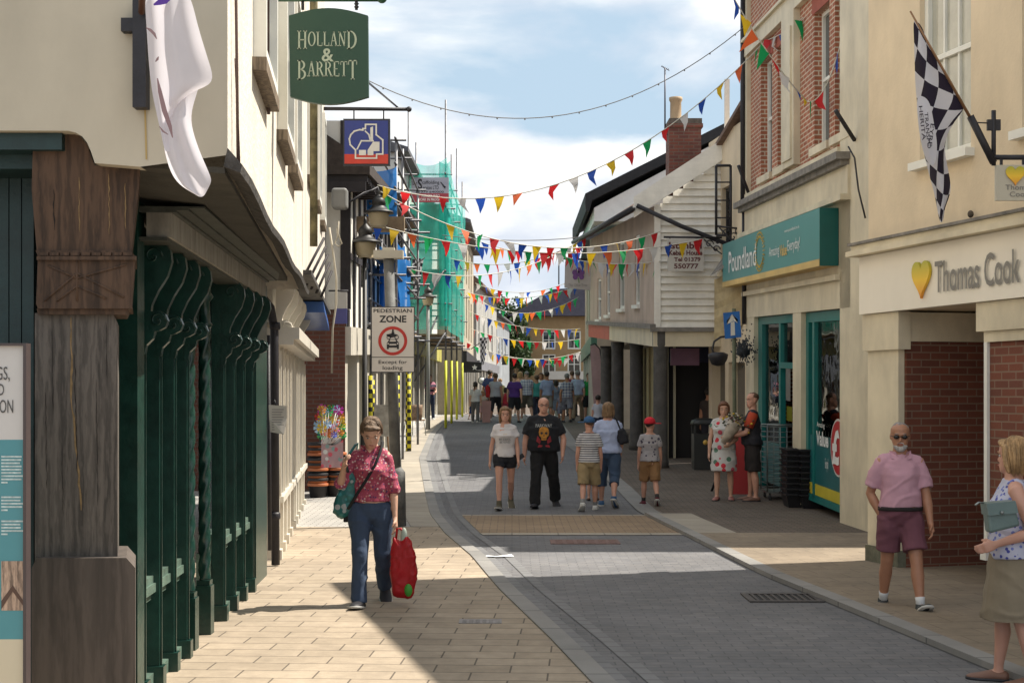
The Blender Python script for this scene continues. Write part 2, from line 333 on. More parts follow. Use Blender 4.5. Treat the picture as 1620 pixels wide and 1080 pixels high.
def text(name, s, o, u, w, box, m, parent, ext=.004, bold=0, shear=0, local=False):
    """lettering fitted into box=(x0,x1,y0,y1) of the frame o,u,w"""
    cu = bpy.data.curves.new('t', 'FONT'); cu.body = s; cu.align_x = 'CENTER'; cu.offset = bold; cu.extrude = 0; cu.shear = shear; cu.resolution_u = 3; cu.space_line = .95
    me = evalmesh(bpy.data.objects.new('t', cu))
    xs = [v.co.x for v in me.vertices]; ys = [v.co.y for v in me.vertices]
    x0, x1, y0, y1 = min(xs), max(xs), min(ys), max(ys); o, u, w = Vector(o), Vector(u), Vector(w); nrm = u.cross(w).normalized()
    mb = MB()
    vs = [o+u*(box[0]+(v.co.x-x0)/(x1-x0)*(box[1]-box[0]))+w*(box[2]+(v.co.y-y0)/(y1-y0)*(box[3]-box[2]))+nrm*ext for v in me.vertices]
    mb.add(vs, [tuple(p.vertices) for p in me.polygons]); bpy.data.meshes.remove(me)
    off = Vector((0, 0, 0)) if local else wloc(parent); me2 = mb.mesh(name, [m], off, recalc=False); ob = bpy.data.objects.new(name, me2); C.objects.link(ob); ob.parent = parent
    return ob
class Wall:
    """a vertical facade line on plan; n points to the street; rise = how it climbs with the hill"""
    def __init__(s, x0, y0, x1, y1, flip=1, rise=0):
        s.a = Vector((x0, y0, 0)); s.b = Vector((x1, y1, 0)); s.L = (s.b-s.a).length; s.d = (s.b-s.a)/s.L; s.n = Vector((-s.d.y, s.d.x, 0))*flip; s.rise = rise
    def u(s, px):
        k = (px-810)/F; return (k*s.a.y-s.a.x)/(s.d.x-k*s.d.y)
    def y(s, u): return s.a.y+s.d.y*u
    def z(s, px, py): u = s.u(px); return EYE+(HY-py)/F*s.y(u)-s.rise*u
    def pt(s, u, z, off=0): p = s.a+s.d*u+s.n*off; return Vector((p.x, p.y, z+s.rise*u))
    def box(s, mb, u0, u1, z0, z1, o0, o1, mi=0):
        return mb.hexa([s.pt(u0, z0, o0), s.pt(u1, z0, o0), s.pt(u1, z0, o1), s.pt(u0, z0, o1), s.pt(u0, z1, o0), s.pt(u1, z1, o0), s.pt(u1, z1, o1), s.pt(u0, z1, o1)], mi)
    def skin(s, mb, u0, u1, z0, z1, ops=(), rec=.12, mi=0, off=0, rmi=None):
        us = sorted({u0, u1, *[x for o in ops for x in o[:2]]}); zs = sorted({z0, z1, *[x for o in ops for x in o[2:4]]})
        for a, b in zip(us, us[1:]):
            for c, d in zip(zs, zs[1:]):
                mu, mz = (a+b)/2, (c+d)/2
                if any(o[0] < mu < o[1] and o[2] < mz < o[3] for o in ops): continue
                mb.quad(s.pt(a, c, off), s.pt(b, c, off), s.pt(b, d, off), s.pt(a, d, off), mi)
        r = mi if rmi is None else rmi
        for o in ops:
            a, b, c, d = o[:4]; q = off-rec
            mb.quad(s.pt(a, c, off), s.pt(a, d, off), s.pt(a, d, q), s.pt(a, c, q), r); mb.quad(s.pt(b, c, off), s.pt(b, c, q), s.pt(b, d, q), s.pt(b, d, off), r)
            mb.quad(s.pt(a, c, off), s.pt(a, c, q), s.pt(b, c, q), s.pt(b, c, off), r); mb.quad(s.pt(a, d, off), s.pt(b, d, off), s.pt(b, d, q), s.pt(a, d, q), r)
        return mb
    def shell(s, mb, u0, u1, z0, z1, dep, mi=0):    # the other walls of the block behind the facade
        mb.quad(s.pt(u0, z0, 0), s.pt(u0, z1, 0), s.pt(u0, z1, -dep), s.pt(u0, z0, -dep), mi)
        mb.quad(s.pt(u1, z0, 0), s.pt(u1, z0, -dep), s.pt(u1, z1, -dep), s.pt(u1, z1, 0), mi)
        mb.quad(s.pt(u0, z0, -dep), s.pt(u0, z1, -dep), s.pt(u1, z1, -dep), s.pt(u1, z0, -dep), mi)
        mb.quad(s.pt(u0, z1, 0), s.pt(u1, z1, 0), s.pt(u1, z1, -dep), s.pt(u0, z1, -dep), mi); return mb
def window(W, u0, u1, z0, z1, rec, par, fm, gm, cols=2, rows=2, fw=.05, sill=None, sm=None, bar=.022, proud=.0):
    fr = MB(); q = -rec+.0
    for a, b, c, d in ((u0, u0+fw, z0, z1), (u1-fw, u1, z0, z1), (u0+fw, u1-fw, z0, z0+fw), (u0+fw, u1-fw, z1-fw, z1)): W.box(fr, a+.002, b-.002, c+.002, d-.002, q-.03, q+.035+proud)
    zm = (z0+z1)/2; W.box(fr, u0+fw, u1-fw, zm-.025, zm+.025, q-.025, q+.03)
    for i in range(1, cols): x = u0+fw+(u1-u0-2*fw)*i/cols; W.box(fr, x-bar/2, x+bar/2, z0+fw, zm-.025, q-.02, q+.015); W.box(fr, x-bar/2, x+bar/2, zm+.025, z1-fw, q-.02, q+.015)
    for i in range(1, rows*2):
        if i == rows: continue
        z = z0+fw+(z1-z0-2*fw)*i/(rows*2)
        for k in range(cols):
            a = u0+fw+(u1-u0-2*fw)*k/cols+bar/2; b = u0+fw+(u1-u0-2*fw)*(k+1)/cols-bar/2; W.box(fr, a, b, z-bar/2, z+bar/2, q-.02, q+.013)
    fo = fr.build('window', fm, par); g = MB(); W.box(g, u0+.01, u1-.01, z0+.01, z1-.01, q-.06, q-.012); g.build('pane', gm, fo)
    if sill: s_ = MB(); W.box(s_, u0-.06, u1+.06, z0-.08, z0-.002, -rec, sill); s_.build('sill', sm or fm, fo)
    return fo
# ---------------------------------------------------------------- ground, road, pavements
m_ground = brickmat('setts_brown', (.115, .088, .066), (.145, .115, .09), (.06, .05, .042), .2, .1, .01, bump=.5, dirt=.3)
m_road = brickmat('road_pavers', (.135, .135, .142), (.17, .166, .168), (.10, .10, .105), .2, .1, .006, bump=.4, dirt=.3, dscale=.5, spots=.25)
m_slab = brickmat('buff_slabs', (.325, .262, .19), (.385, .312, .23), (.12, .095, .07), .5, .25, .007, bump=.25, dirt=.22, dscale=1.1, rot=R(3), spots=.3)
m_kerb = brickmat('kerb_granite', (.22, .215, .205), (.26, .25, .235), (.10, .10, .10), .9, 3, .012, bump=.2, rot=0, off=0)
m_pale = brickmat('pale_slabs', (.34, .305, .25), (.38, .335, .27), (.2, .18, .15), .6, 3, .012, bump=.2, off=0)
m_tan = brickmat('tan_pavers', (.27, .19, .115), (.31, .22, .135), (.14, .10, .07), .2, .1, .008, bump=.4)
m_rightslab = brickmat('buff_slabs_small', (.215, .17, .12), (.25, .20, .142), (.15, .115, .08), .45, .3, .006, bump=.2, dirt=.25, rot=R(-8), spots=.3)
ys = [-20, -5, 0, 3, 5, 6, 7]+[8+i*.5 for i in range(114)]+[70, 80, 90, 110, 150, 250, 500, 1200, 3000]
def strip(name, xl, xr, y0, y1, dz, m, h=0, nx=1, kind='structure'):
    mb = MB(); yy = sorted({y0, y1, *[y for y in ys if y0 < y < y1]})
    fl = (lambda t: xl(t)) if callable(xl) else (lambda t: lin(xl, t)); fr = (lambda t: xr(t)) if callable(xr) else (lambda t: lin(xr, t))
    n = len(yy)
    for k in range(nx):
        vs = []
        for y in yy:
            a, b = fl(y), fr(y); vs += [(a+(b-a)*k/nx, y, gz(y)+dz), (a+(b-a)*(k+1)/nx, y, gz(y)+dz)]
        uvs = None
        if max(abs(fr(y)-fl(y)) for y in yy) < 1.3:     # narrow courses follow the line of the kerb
            uvs = []; L_ = 0; pv = None
            for y in yy:
                if pv is not None: L_ += math.hypot(y-pv, fl(y)-fl(pv))
                pv = y; uvs += [(L_, .01), (L_, .01+fr(y)-fl(y))]
        mb.add(vs, [(2*i, 2*i+1, 2*i+3, 2*i+2) for i in range(n-1)], uvs=uvs)
    if h:   # vertical faces down both long edges, and the ends
        for fx in (fl, fr):
            vs = []
            for y in yy: vs += [(fx(y), y, gz(y)+dz), (fx(y), y, gz(y)+dz-h)]
            mb.add(vs, [(2*i, 2*i+1, 2*i+3, 2*i+2) for i in range(n-1)])
        for y in (y0, y1): mb.quad((fl(y), y, gz(y)+dz-h), (fr(y), y, gz(y)+dz-h), (fr(y), y, gz(y)+dz), (fl(y), y, gz(y)+dz))
    o = mb.build(name, m); tag(o, kind=kind); return o
strip('ground', [(-20, -1500), (0, -1500)], [(-20, 1500), (0, 1500)], -20, 3000, -.012, m_ground)
KO = [(-20, 6.2), (4, 1.75), (7, 1.0), (9, .647), (10.56, .436), (13.24, .03), (15.9, -.297), (18.5, -.72), (21.3, -1.07), (24, -1.3), (31, -1.87), (40, -2.17), (50, -2.3), (60, -2.2)]
KI = [(y, x-.155) for y, x in KO]
RO = [(-20, 5.5), (4, 4.0), (7, 3.55), (9.1, 3.19), (10.9, 2.955), (12.25, 2.78), (14.2, 2.52), (19.3, 2.14), (22, 1.93), (25.5, 1.85), (31, 1.55), (35, 1.35), (50, 1.4), (60, 1.5)]
sh = lambda k, d: [(y, x+d) for y, x in k]
strip('road', KO, RO, -20, 60, 0.0, m_road, nx=1)
strip('left_pavement', [(-20, -9), (60, -9)], KI, -20, 19.4, .012, m_slab)
strip('left_block_paving', [(-20, -9), (60, -9)], [(y, x-.55) for y, x in KO], 19.4, 60, .012, brickmat('grey_blocks', (.34, .33, .31), (.40, .38, .35), (.15, .14, .13), .2, .1, .008, bump=.3))
strip('pale_slab_band', [(y, x-.546) for y, x in KO], KI, 19.4, 60, .016, m_pale)
kb = strip('left_kerb', KI, KO, -20, 60, .024, m_kerb, h=.04)
strip('gutter_course', [(y, x+.004) for y, x in KO], sh(KO, .10), -20, 60, .006, brickmat('gutter_setts', (.165, .165, .17), (.19, .19, .19), (.09, .09, .09), .2, 2, .01, bump=.3, off=0))
strip('gutter_course_inner', sh(KO, .21), sh(KO, .31), -20, 60, .006, MC['gutter_setts'])
strip('right_pavement', sh(RO, .16), [(-20, 12), (60, 12)], -20, 18.2, .05, m_rightslab, h=.07)
strip('right_kerb', RO, sh(RO, .158), -20, 21.3, .052, m_kerb, h=.06)
strip('right_setts', sh(RO, .30), [(-20, 12), (60, 12)], 18.2, 60, .008, m_ground)
strip('right_edging', RO, sh(RO, .298), 21.3, 60, .012, m_kerb)
strip('tan_crossing_band', sh(KO, .32), RO, 18.6, 21.2, .005, m_tan)
strip('crossing_edge_near', sh(KO, .32), RO, 18.35, 18.6, .007, m_pale)
strip('crossing_edge_far', sh(KO, .32), RO, 21.2, 21.32, .007, m_pale)
strip('pavement_edge_slabs', sh(RO, .16), sh(RO, .7), 18.2, 21.3, .030, m_pale)
# iron covers, drain, litter
iron = mat('cast_iron', (.09, .08, .075), .55, .3, 20, .6, 90, metal=.6)
y = yfor(946); dc = P(1237, 946, y); dr = thing('drain_grate', 'cast iron slotted drain grate set in the road beside the right kerb', 'drain', (dc.x, y, gz(y)))
mb = MB(); 
for a in (-.3, .3): mb.bx(dc.x+a-.03, dc.x+a+.03, y-.26, y+.26, .001, .014)
for a in (-.23, .23): mb.bx(dc.x-.27, dc.x+.27, y+a-.03, y+a+.03, .001, .014)
mb.build('frame', iron, dr); mb = MB()
for i in range(9): mb.bx(dc.x-.25+i*.06, dc.x-.225+i*.06, y-.2, y+.2, .001, .011)
mb.build('grate', iron, dr); mb = MB(); mb.bx(dc.x-.27, dc.x+.27, y-.2, y+.2, .0005, .003); mb.build('pit', mat('black_hole', (.01, .01, .01)), dr)
def cover(px, py, w, d, lab, m=iron, name='manhole_cover', dz=.004):
    y = yfor(py); c = P(px, py, y); t = thing(name, lab, 'manhole cover', (c.x, y, gz(y))); mb = MB(); mb.bx(c.x-w/2, c.x+w/2, y-d/2, y+d/2, gz(y)-.01+dz, gz(y)+.004+dz); mb.build('plate', m, t)
    mb = MB()
    for k in range(6):
        for j in range(3): mb.bx(c.x-w*.42+k*w*.155, c.x-w*.42+k*w*.155+w*.1, y-d*.38+j*d*.28, y-d*.38+j*d*.28+d*.18, gz(y)+.0042+dz, gz(y)+.007+dz)
    mb.build('tread_pattern', m, t)
cover(925, 857, .85, .5, 'reddish rectangular manhole cover in the road behind the tan crossing band', mat('rusty_iron', (.17, .10, .085), .8, .25, 12, .4), dz=.004)
cover(760, 985, .34, .2, 'small grey inspection cover set in the left pavement slabs', mat('grey_cover', (.25, .23, .22), .7, .2, 12, .4), dz=.014)
y = yfor(881); c = P(785, 881, y); mb = MB()
mb.add([(c.x-.17, y-.03, .012), (c.x-.02, y-.09, .02), (c.x+.2, y-.02, .014), (c.x+.17, y+.05, .03), (c.x, y+.02, .012), (c.x-.1, y+.06, .016)], [(0, 1, 4, 5), (1, 2, 3, 4)])
tag(mb.build('paper_scrap', mat('paper', (.8, .8, .78), .8, .05)), 'crumpled white scrap of paper lying in the road by the left kerb', 'litter')

# ---------------------------------------------------------------- RIGHT: travel shop (near building)
cream = mat('cream_render', (.74, .61, .43), .85, .06, 1.1, .3, 30, grime=.16)
creamp = mat('cream_paint', (.69, .61, .445), .6, .08, 2.0, .15, 40, grime=.25)
whitep = mat('white_paint', (.78, .77, .70), .5, .06, 4, .1, 30)
lead = mat('lead_grey', (.19, .175, .155), .75, .4, 6, .6, 25)
dglass = glassmat('dark_glass'); 
brick = brickmat('red_brick', (.39, .135, .07), (.30, .095, .05), (.55, .45, .34), .225, .075, .012, dirt=.25)
brickd = brickmat('brown_brick', (.13, .042, .026), (.18, .055, .03), (.20, .13, .09), .215, .075, .008, dirt=.2)
TC = Wall(3.81, 15.2, 6.2, 6.3, flip=1)
if TC.n.x > 0: TC.n = -TC.n
T = thing('travel_agency_building', 'cream rendered shop building with red brick porch on the near right, white fascia', 'building', TC.pt(0, 0))
win1 = (TC.u(1455), TC.u(1536)); wz = TC.z(1455, 258)
w1 = (win1[0], win1[1], wz, wz+2.0); w2 = (TC.u(1617), TC.u(1617)+1.0, wz+.02, wz+2.0)
HT = 7.7
mb = MB(); TC.skin(mb, 0, TC.L, 3.33, HT, [w1, w2], .10); TC.shell(mb, 0, TC.L, 3.33, HT, 7)
# behind the fascia and porch ceiling
TC.box(mb, .0, TC.L, 2.68, 3.33, -1.7, -.02)
mb.build('wall', cream, T)
mb = MB(); TC.box(mb, -.15, TC.L, HT, HT+.14, -7.1, .3); mb.build('roof', mat('slate', (.10, .10, .11), .8, .2, 6, .3), T)
curt = mat('curtain_glass', (.42, .41, .34), .12, .25, 2.2, 0, coat=1)
for w in (w1, w2): window(TC, w[0], w[1], w[2], w[3], .09, T, whitep, curt, 3, 1, .07, .10, bar=.028)
mb = MB(); TC.box(mb, -.02, TC.L, 2.67, 3.28, -.0, .10); mb.build('fascia', mat('fascia_board', (.86, .80, .68), .45, .03, 2, grime=.05), T)
mb = MB(); TC.box(mb, -.1, TC.L, 3.285, 3.34, -.02, .22); TC.box(mb, -.06, TC.L, 3.34, 3.40, -.02, .17)
mb.build('cornice', [creamp], T); mb = MB(); TC.box(mb, -.1, TC.L, 3.402, 3.43, -.0, .2); mb.build('lead_flashing', lead, T)
# pillar one (cream) and pillar two (brick), porch
uA, uB = 0.0, TC.u(1428)
mb = MB(); TC.box(mb, uA+.02, uB-.05, .22, 2.28, -.05, .02); TC.box(mb, uA-.02, uB+.02, 2.28, 2.665, -.08, .06)
TC.box(mb, uA, uB-.03, .0, .22, -.06, .04, 1); mb.build('pillar', [creamp, mat('mossy_plinth', (.12, .12, .085), .9, .35, 9, .6)], T)
uC, uD = TC.u(1563), TC.u(1563)+.62
mb = MB(); TC.box(mb, uC+.03, uD, 0, 2.3, -.42, .0); o = mb.build('pillar', brickd, T)
mb = MB(); TC.box(mb, TC.u(1553), uD+.06, 2.4, 2.665, -.42, .06); q = [TC.pt(TC.u(1553)+a, z, o_) for z, a in ((2.3, .12), (2.4, 0)) for o_ in (-.4, .04)]
TC.box(mb, TC.u(1553)+.08, uD+.02, 2.3, 2.4, -.42, .03); mb.build('capital', creamp, T)
mb = MB(); TC.box(mb, uB+.10, uC+1.4, 0, 2.68, -1.62, -1.5); TC.box(mb, uA+.1, uB-.02, 0, 2.36, -1.6, -.055)
mb.build('porch_wall', brickd, T)
mb = MB(); TC.box(mb, uA+.1, uB+.0, 2.362, 2.66, -1.6, -.085); mb.build('porch_beam', creamp, T)
mb = MB(); TC.box(mb, uC-.02, uC+.028, .38, 2.3, -.05, .03); TC.box(mb, uC-.05, uC+.04, .30, .38, -.06, .05); mb.build('downpipe', whitep, T)
mb = MB(); TC.box(mb, uC+1.4, TC.L, 0, 2.67, -.5, -.3); mb.build('shop_window', dglass, T)
mb = MB(); mb.box(TC.pt(TC.u(1548), 2.52, -.2), (.12, .10, .07), rz=.3); mb.tube([TC.pt(TC.u(1548), 2.66, -.22), TC.pt(TC.u(1548), 2.53, -.2)], .012); mb.build('camera', mat('grey_metal', (.2, .2, .2), .5), T)
# fascia lettering
u, w = TC.d, Vector((0, 0, 1))
def heart(o, u, w, sc, par, d=.03, sx=.55):
    pts = []
    for k in range(40):
        t = 2*math.pi*k/40; pts.append((16*math.sin(t)**3/16*sc*sx, (13*math.cos(t)-5*math.cos(2*t)-2*math.cos(3*t)-math.cos(4*t))/15*sc))
    m, n, b = newmat('heart_enamel_'+par.name); l = n.links.new
    t = nn(n, 'ShaderNodeTexCoord'); g = nn(n, 'ShaderNodeSeparateXYZ'); l(t.outputs['Generated'], g.inputs[0]); r = nn(n, 'ShaderNodeValToRGB')
    r.color_ramp.elements[0].color = (.75, .25, .02, 1); r.color_ramp.elements[1].color = (.42, .42, .03, 1); e = r.color_ramp.elements.new(.5); e.color = (.85, .55, .03, 1)
    l(g.outputs['Z'], r.inputs['Fac']); l(r.outputs['Color'], b.inputs['Base Color']); b.inputs['Roughness'].default_value = .35
    mb = MB(); mb.prism(pts, o, u, w, u.cross(w).normalized()*d); return mb.build('heart_emblem', m, par)
def lettering_on(Wl, s, px0, px1, pyt, pyb, m, par, off, name='lettering', ext=.012, bold=0):
    u0, u1 = Wl.u(px0), Wl.u(px1); z0 = Wl.z(px0, pyb); z1 = Wl.z(px0, pyt)
    return text(name, s, Wl.pt(u0, 0, off), Vector(Wl.d)+Vector((0, 0, Wl.rise)), Vector((0, 0, 1)), (0, u1-u0, z0, z1), m, par, ext, bold)
letm = mat('letter_grey', (.20, .19, .17), .4, .05)
heart(TC.pt(TC.u(1475), TC.z(1475, 438), .105), Vector(TC.d), w, .19, T, .03, .85)
lettering_on(TC, 'Thomas Cook', 1496, 1632, 414, 464, letm, T, .10, ext=.02, bold=.012)
# 25 hairline numbers above cornice
mb = MB(); mb.ell(TC.pt(TC.u(1543), 3.5, .05), (.03, .02, .035)); mb.build('birds_nest_clump', mat('clump', (.1, .08, .06), .9, .4, 30, .8), T)
# bracket, hanging sign, flag
ironb = mat('black_iron', (.018, .017, .022), .55, .3, 10, .3)
yb = 11.9
def PP(px, py, y=yb): return P(px, py, y)
br = thing('flag_bracket', 'black iron wall bracket holding the chequered flag pole and the hanging sign', 'bracket', PP(1572, 250))
mb = MB(); mb.tube([PP(1572, 175), PP(1572, 262)], .02, 6); mb.box(PP(1572, 198), (.11, .03, .09)); mb.tube([PP(1535, 184), PP(1572, 258)], .032, 8)
mb.tube([PP(1540, 194), PP(1565, 195)], .006, 5); mb.tube([PP(1570, 249), PP(1700, 249)], .022, 6)
for p in (1584, 1619, 1655): mb.box(PP(p, 256), (.02, .02, .06))
mb.tube([PP(1700, 175), PP(1700, 262)], .02, 6)
mb.build('arm', ironb, br)
hs = thing('hanging_shop_sign', 'square cream hanging sign with a yellow heart, under the bracket at the right edge', 'sign', PP(1625, 288))
mb = MB(); a = PP(1576, 317, yb-.02); b = PP(1666, 261, yb-.02); mb.bx(a.x, b.x, yb-.02, yb+.02, a.z, b.z); mb.build('board', mat('sign_cream', (.50, .47, .38), .5, .05), hs)
heart(PP(1606, 276, yb-.025), Vector((1, 0, 0)), w, .085, hs, .01, .95)
text('lettering', 'Thomas\nCook', (0, yb-.022, 0), (1, 0, 0), (0, 0, 1), (PP(1589, 0).x, PP(1632, 0).x, PP(0, 312).z, PP(0, 293).z), letm, hs, .003, .01)
mb = MB(); 
for p in (1584, 1655): mb.tube([PP(p, 262), PP(p, 251)], .008, 5)
mb.build('hook', ironb, hs)
# chequered flag
fl = thing('chequered_flag', 'black and white chequered flag hanging from a slanting pole on the right', 'flag', PP(1515, 250))
mb = MB(); mb.tube([PP(1440, 18, yb-.25), PP(1537, 190, yb)], [.008, .014], 8); mb.build('pole', mat('pole_wood', (.25, .13, .06), .5), fl)
chk = printmat('flag_check', (.62, .62, .68), [(.018, .012, .03)], 'uvcheck', 1.0, .8, trans=.35)
def cloth_sheet(rows, y, cols=None, uvs=None, nseg=6):
    """rows of pixel points (x,y,dy) -> a smooth folded sheet"""
    mb = MB(); n = len(rows[0]); vs = []; uu = []
    for i, r in enumerate(rows):
        for j, p in enumerate(r): vs.append(P(p[0], p[1], y+(p[2] if len(p) > 2 else 0))); uu.append(uvs(i, j) if uvs else (j, i))
    mb.add(vs, [(i*n+j, i*n+j+1, (i+1)*n+j+1, (i+1)*n+j) for i in range(len(rows)-1) for j in range(n-1)], 0, True, uu); return mb
rows = [[(1444, 30, -.2), (1452, 34, -.2), (1460, 45, -.2), (1466, 62, -.15)],
        [(1446, 60, -.18), (1458, 75, -.22), (1472, 88, -.15), (1484, 92, -.1)],
        [(1447, 100, -.1), (1462, 108, -.25), (1480, 112, -.12), (1499, 118, -.05)],
        [(1448, 138, -.05), (1470, 142, -.25), (1494, 142, -.1), (1515, 146, -.02)],
        [(1452, 172, -.05), (1474, 176, -.22), (1500, 168, -.1), (1527, 168, 0)],
        [(1455, 205, 0), (1472, 206, -.2), (1494, 196, -.12), (1522, 178, 0)],
        [(1459, 232, .02), (1474, 234, -.15), (1484, 226, -.22), (1500, 205, -.03)],
        [(1465, 255, .02), (1476, 256, -.1), (1488, 256, -.2), (1492, 236, -.03)],
        [(1471, 282, .02), (1480, 286, -.12), (1492, 290, -.18), (1502, 275, -.05)],
        [(1478, 304, .02), (1486, 314, -.1), (1496, 316, -.15), (1506, 304, -.05)],
        [(1482, 328, .0), (1487, 334, -.08), (1492, 334, -.1), (1495, 326, -.05)],
        [(1486, 348, .0), (1488, 352, -.05), (1491, 352, -.05), (1493, 344, -.02)]]
mb = cloth_sheet(rows, yb, uvs=lambda i, j: (j*.92+i*.5, i*.86-j*.3)); fo = mb.build('cloth', chk, fl)
sd = fo.modifiers.new('s', 'SUBSURF'); sd.levels = sd.render_levels = 2
white_cloth = mat('white_cloth', (.62, .62, .68), .8, .05, 5, .3, 12, trans=.35)
mb = cloth_sheet([[(1449, 150, -.26), (1460, 152, -.29), (1472, 160, -.27)], [(1452, 190, -.25), (1466, 194, -.30), (1478, 200, -.27)], [(1456, 225, -.22), (1470, 232, -.28), (1484, 228, -.26)], [(1466, 258, -.18), (1474, 262, -.24), (1480, 262, -.22)]], yb-.04)
hm = mb.build('hem_panel', white_cloth, fl); sd = hm.modifiers.new('s', 'SUBSURF'); sd.levels = sd.render_levels = 2
for k, (s, xa, ya, xb, yb2) in enumerate((('HERITA', 1456, 168, 1462, 222), ('TRANSPO', 1465, 178, 1470, 235), ('EYRE', 1475, 196, 1471, 232))):
    a, b = P(xa, ya, yb-.37), P(xb, yb2, yb-.37); d = (b-a); up = Vector((d.z, 0, -d.x)).normalized(); up = up if up.x > 0 else -up
    # the writing reads from behind: mirrored, running down the cloth
    text('lettering', s, a, d.normalized(), up, (0, d.length, -.014, .016), mat('flag_black', (.02, .015, .03)), fl, .0, .01)

# ---------------------------------------------------------------- RIGHT: discount shop (brick upper floor)
PW = Wall(4.7, 19.8, 4.41, 26.45, flip=1, rise=.032)
if PW.n.x > 0: PW.n = -PW.n
PB = thing('brick_fronted_shop', 'red brick fronted shop building with cream trim and a teal fascia sign', 'building', PW.pt(0, 0))
B0 = 5.18; HP = 9.3
def uw(px): return PW.u(px)
wins = []
for a in (1206, 1232, 1291, 1324):      # image column of the left edge of each visible white strip = far jamb
    uf = uw(a)+.10; wins.append((uf-.86, uf, 5.50, 7.55))
mb = MB(); PW.skin(mb, .28, PW.L, B0, 8.6, [(a, b, c, d) for a, b, c, d in wins]+[(a, b, 8.3, 8.5) for a, b, c, d in []], .14); PW.shell(mb, -.3, PW.L, 0, 8.6, 6.5)
PW.skin(mb, -.3, PW.L, 8.6, HP)
mb.build('brick_wall', brick, PB)
for a, b, c, d in wins:
    window(PW, a, b, c, d, .15, PB, whitep, dglass, 2, 1, .06)
    mb = MB(); PW.box(mb, a-.1, b+.1, d, d+.24, -.0, .012); mb.build('lintel', mat('red_lintel', (.30, .07, .04), .8, .15), PB)
    mb = MB(); PW.box(mb, a-.08, b+.08, c-.12, c-.002, -.12, .07); mb.build('sill', creamp, PB)
mb = MB(); PW.box(mb, .28, PW.L+.05, 7.85, 8.12, .0, .10); PW.box(mb, .28, PW.L+.05, 8.12, 8.17, .0, .16); mb.build('string_course', creamp, PB)
mb = MB()
for px in (1256,): PW.box(mb, uw(px)-.42, uw(px)+.42, B0+.2, 7.85, .0, .11); PW.box(mb, uw(px)-.30, uw(px)+.30, B0+.3, 7.6, .11, .14); PW.box(mb, uw(px)-.3, uw(px)+.3, 8.17, 9.0, 0, .12)
PW.box(mb, -1.3, .28, 0, HP, -.1, .06); PW.box(mb, PW.L-.16, PW.L+.03, B0, HP, .0, .08); mb.build('pilaster', creamp, PB)
mb = MB(); PW.box(mb, -.25, PW.L+.2, 5.06, 5.16, -.0, .26); PW.box(mb, -.2, PW.L+.15, 4.98, 5.06, 0, .18); mb.build('cornice', lead, PB)
mb = MB(); PW.box(mb, -.25, PW.L+.1, 4.58, 4.978, -.1, .10); PW.box(mb, -.25, PW.L+.12, 4.50, 4.58, -.1, .2); PW.box(mb, -.25, PW.L+.1, 3.02, 4.50, -.1, .06)
PW.box(mb, .28, PW.L+.1, 3.42, 3.50, .06, .13); mb.build('frieze', creamp, PB)
# parapet lead ledge beneath windows
mb = MB(); PW.box(mb, .28, PW.L+.1, 5.16, 5.3, .0, .1); mb.build('sill_course', creamp, PB)
# the teal fascia sign
teal = mat('teal_sign', (.045, .235, .235), .35, .04, 2); tealp = mat('teal_paint', (.006, .15, .14), .4, .12, 5)
tz0, tz1 = 3.62, 4.44
s0, s1 = uw(1334), uw(1171)
sg = thing('teal_fascia_sign', 'long teal fascia sign box with white lettering on the brick fronted shop', 'sign', PW.pt(s0, tz0, .2))
mb = MB(); PW.box(mb, s0, s1, tz0+.10, tz1, .07, .34); mb.build('panel', teal, sg)
mb = MB(); PW.box(mb, s0-.012, s0, tz0, tz1, .07, .34); mb.build('end_panel', mat('teal_end', (.004, .10, .09), .4), sg)
mb = MB(); PW.box(mb, s0, s1, tz0, tz0+.098, .07, .345); mb.build('gold_stripe', mat('gold_stripe', (.62, .42, .13), .4, .25, 1.2), sg)
wl = mat('white_letters', (.75, .76, .74), .4, .02); gl = mat('gold_letters', (.62, .40, .08), .35, .1)
PWt = Wall(4.7, 19.8, 4.41, 26.45, 1, .032); PWt.a = PW.b.copy(); PWt.b = PW.a.copy(); PWt.d = -PW.d; PWt.n = PW.n; PWt.rise = -.032
def ptl(s, pa, pb, za, zb, m, nm='lettering', bold=0, par=None, off=.345):
    ua, ub = PW.u(pa), PW.u(pb); o = PW.pt(ua, 0, off); d = (PW.pt(ub, 0, off)-o); return text(nm, s, o, d.normalized(), Vector((0, 0, 1)), (0, d.length, za, zb), m, par or sg, .004, bold)
ptl('Poundland', 1182, 1228, 3.86, 4.25, wl, bold=.01); ptl('Amazing', 1250, 1267, 3.90, 4.10, wl); ptl('Everyday!', 1281, 1302, 3.90, 4.12, wl); ptl('Value', 1268, 1280, 3.90, 4.08, gl, bold=.02)
ptl('www.poundland.co.uk', 1276, 1301, 4.24, 4.30, wl)
mb = MB()
for k in range(26):
    t = 2*math.pi*k/26; uc = PW.u(1234); 
    for r_, q in ((.30, .05), (.38, .035)): mb.box(PW.pt(uc+r_*.95*math.cos(t), 4.08+r_*math.sin(t)*.85, .35), (.014, q, .014), rot=Matrix.Rotation(-t, 3, 'X'))
mb.build('sunburst', gl, sg)
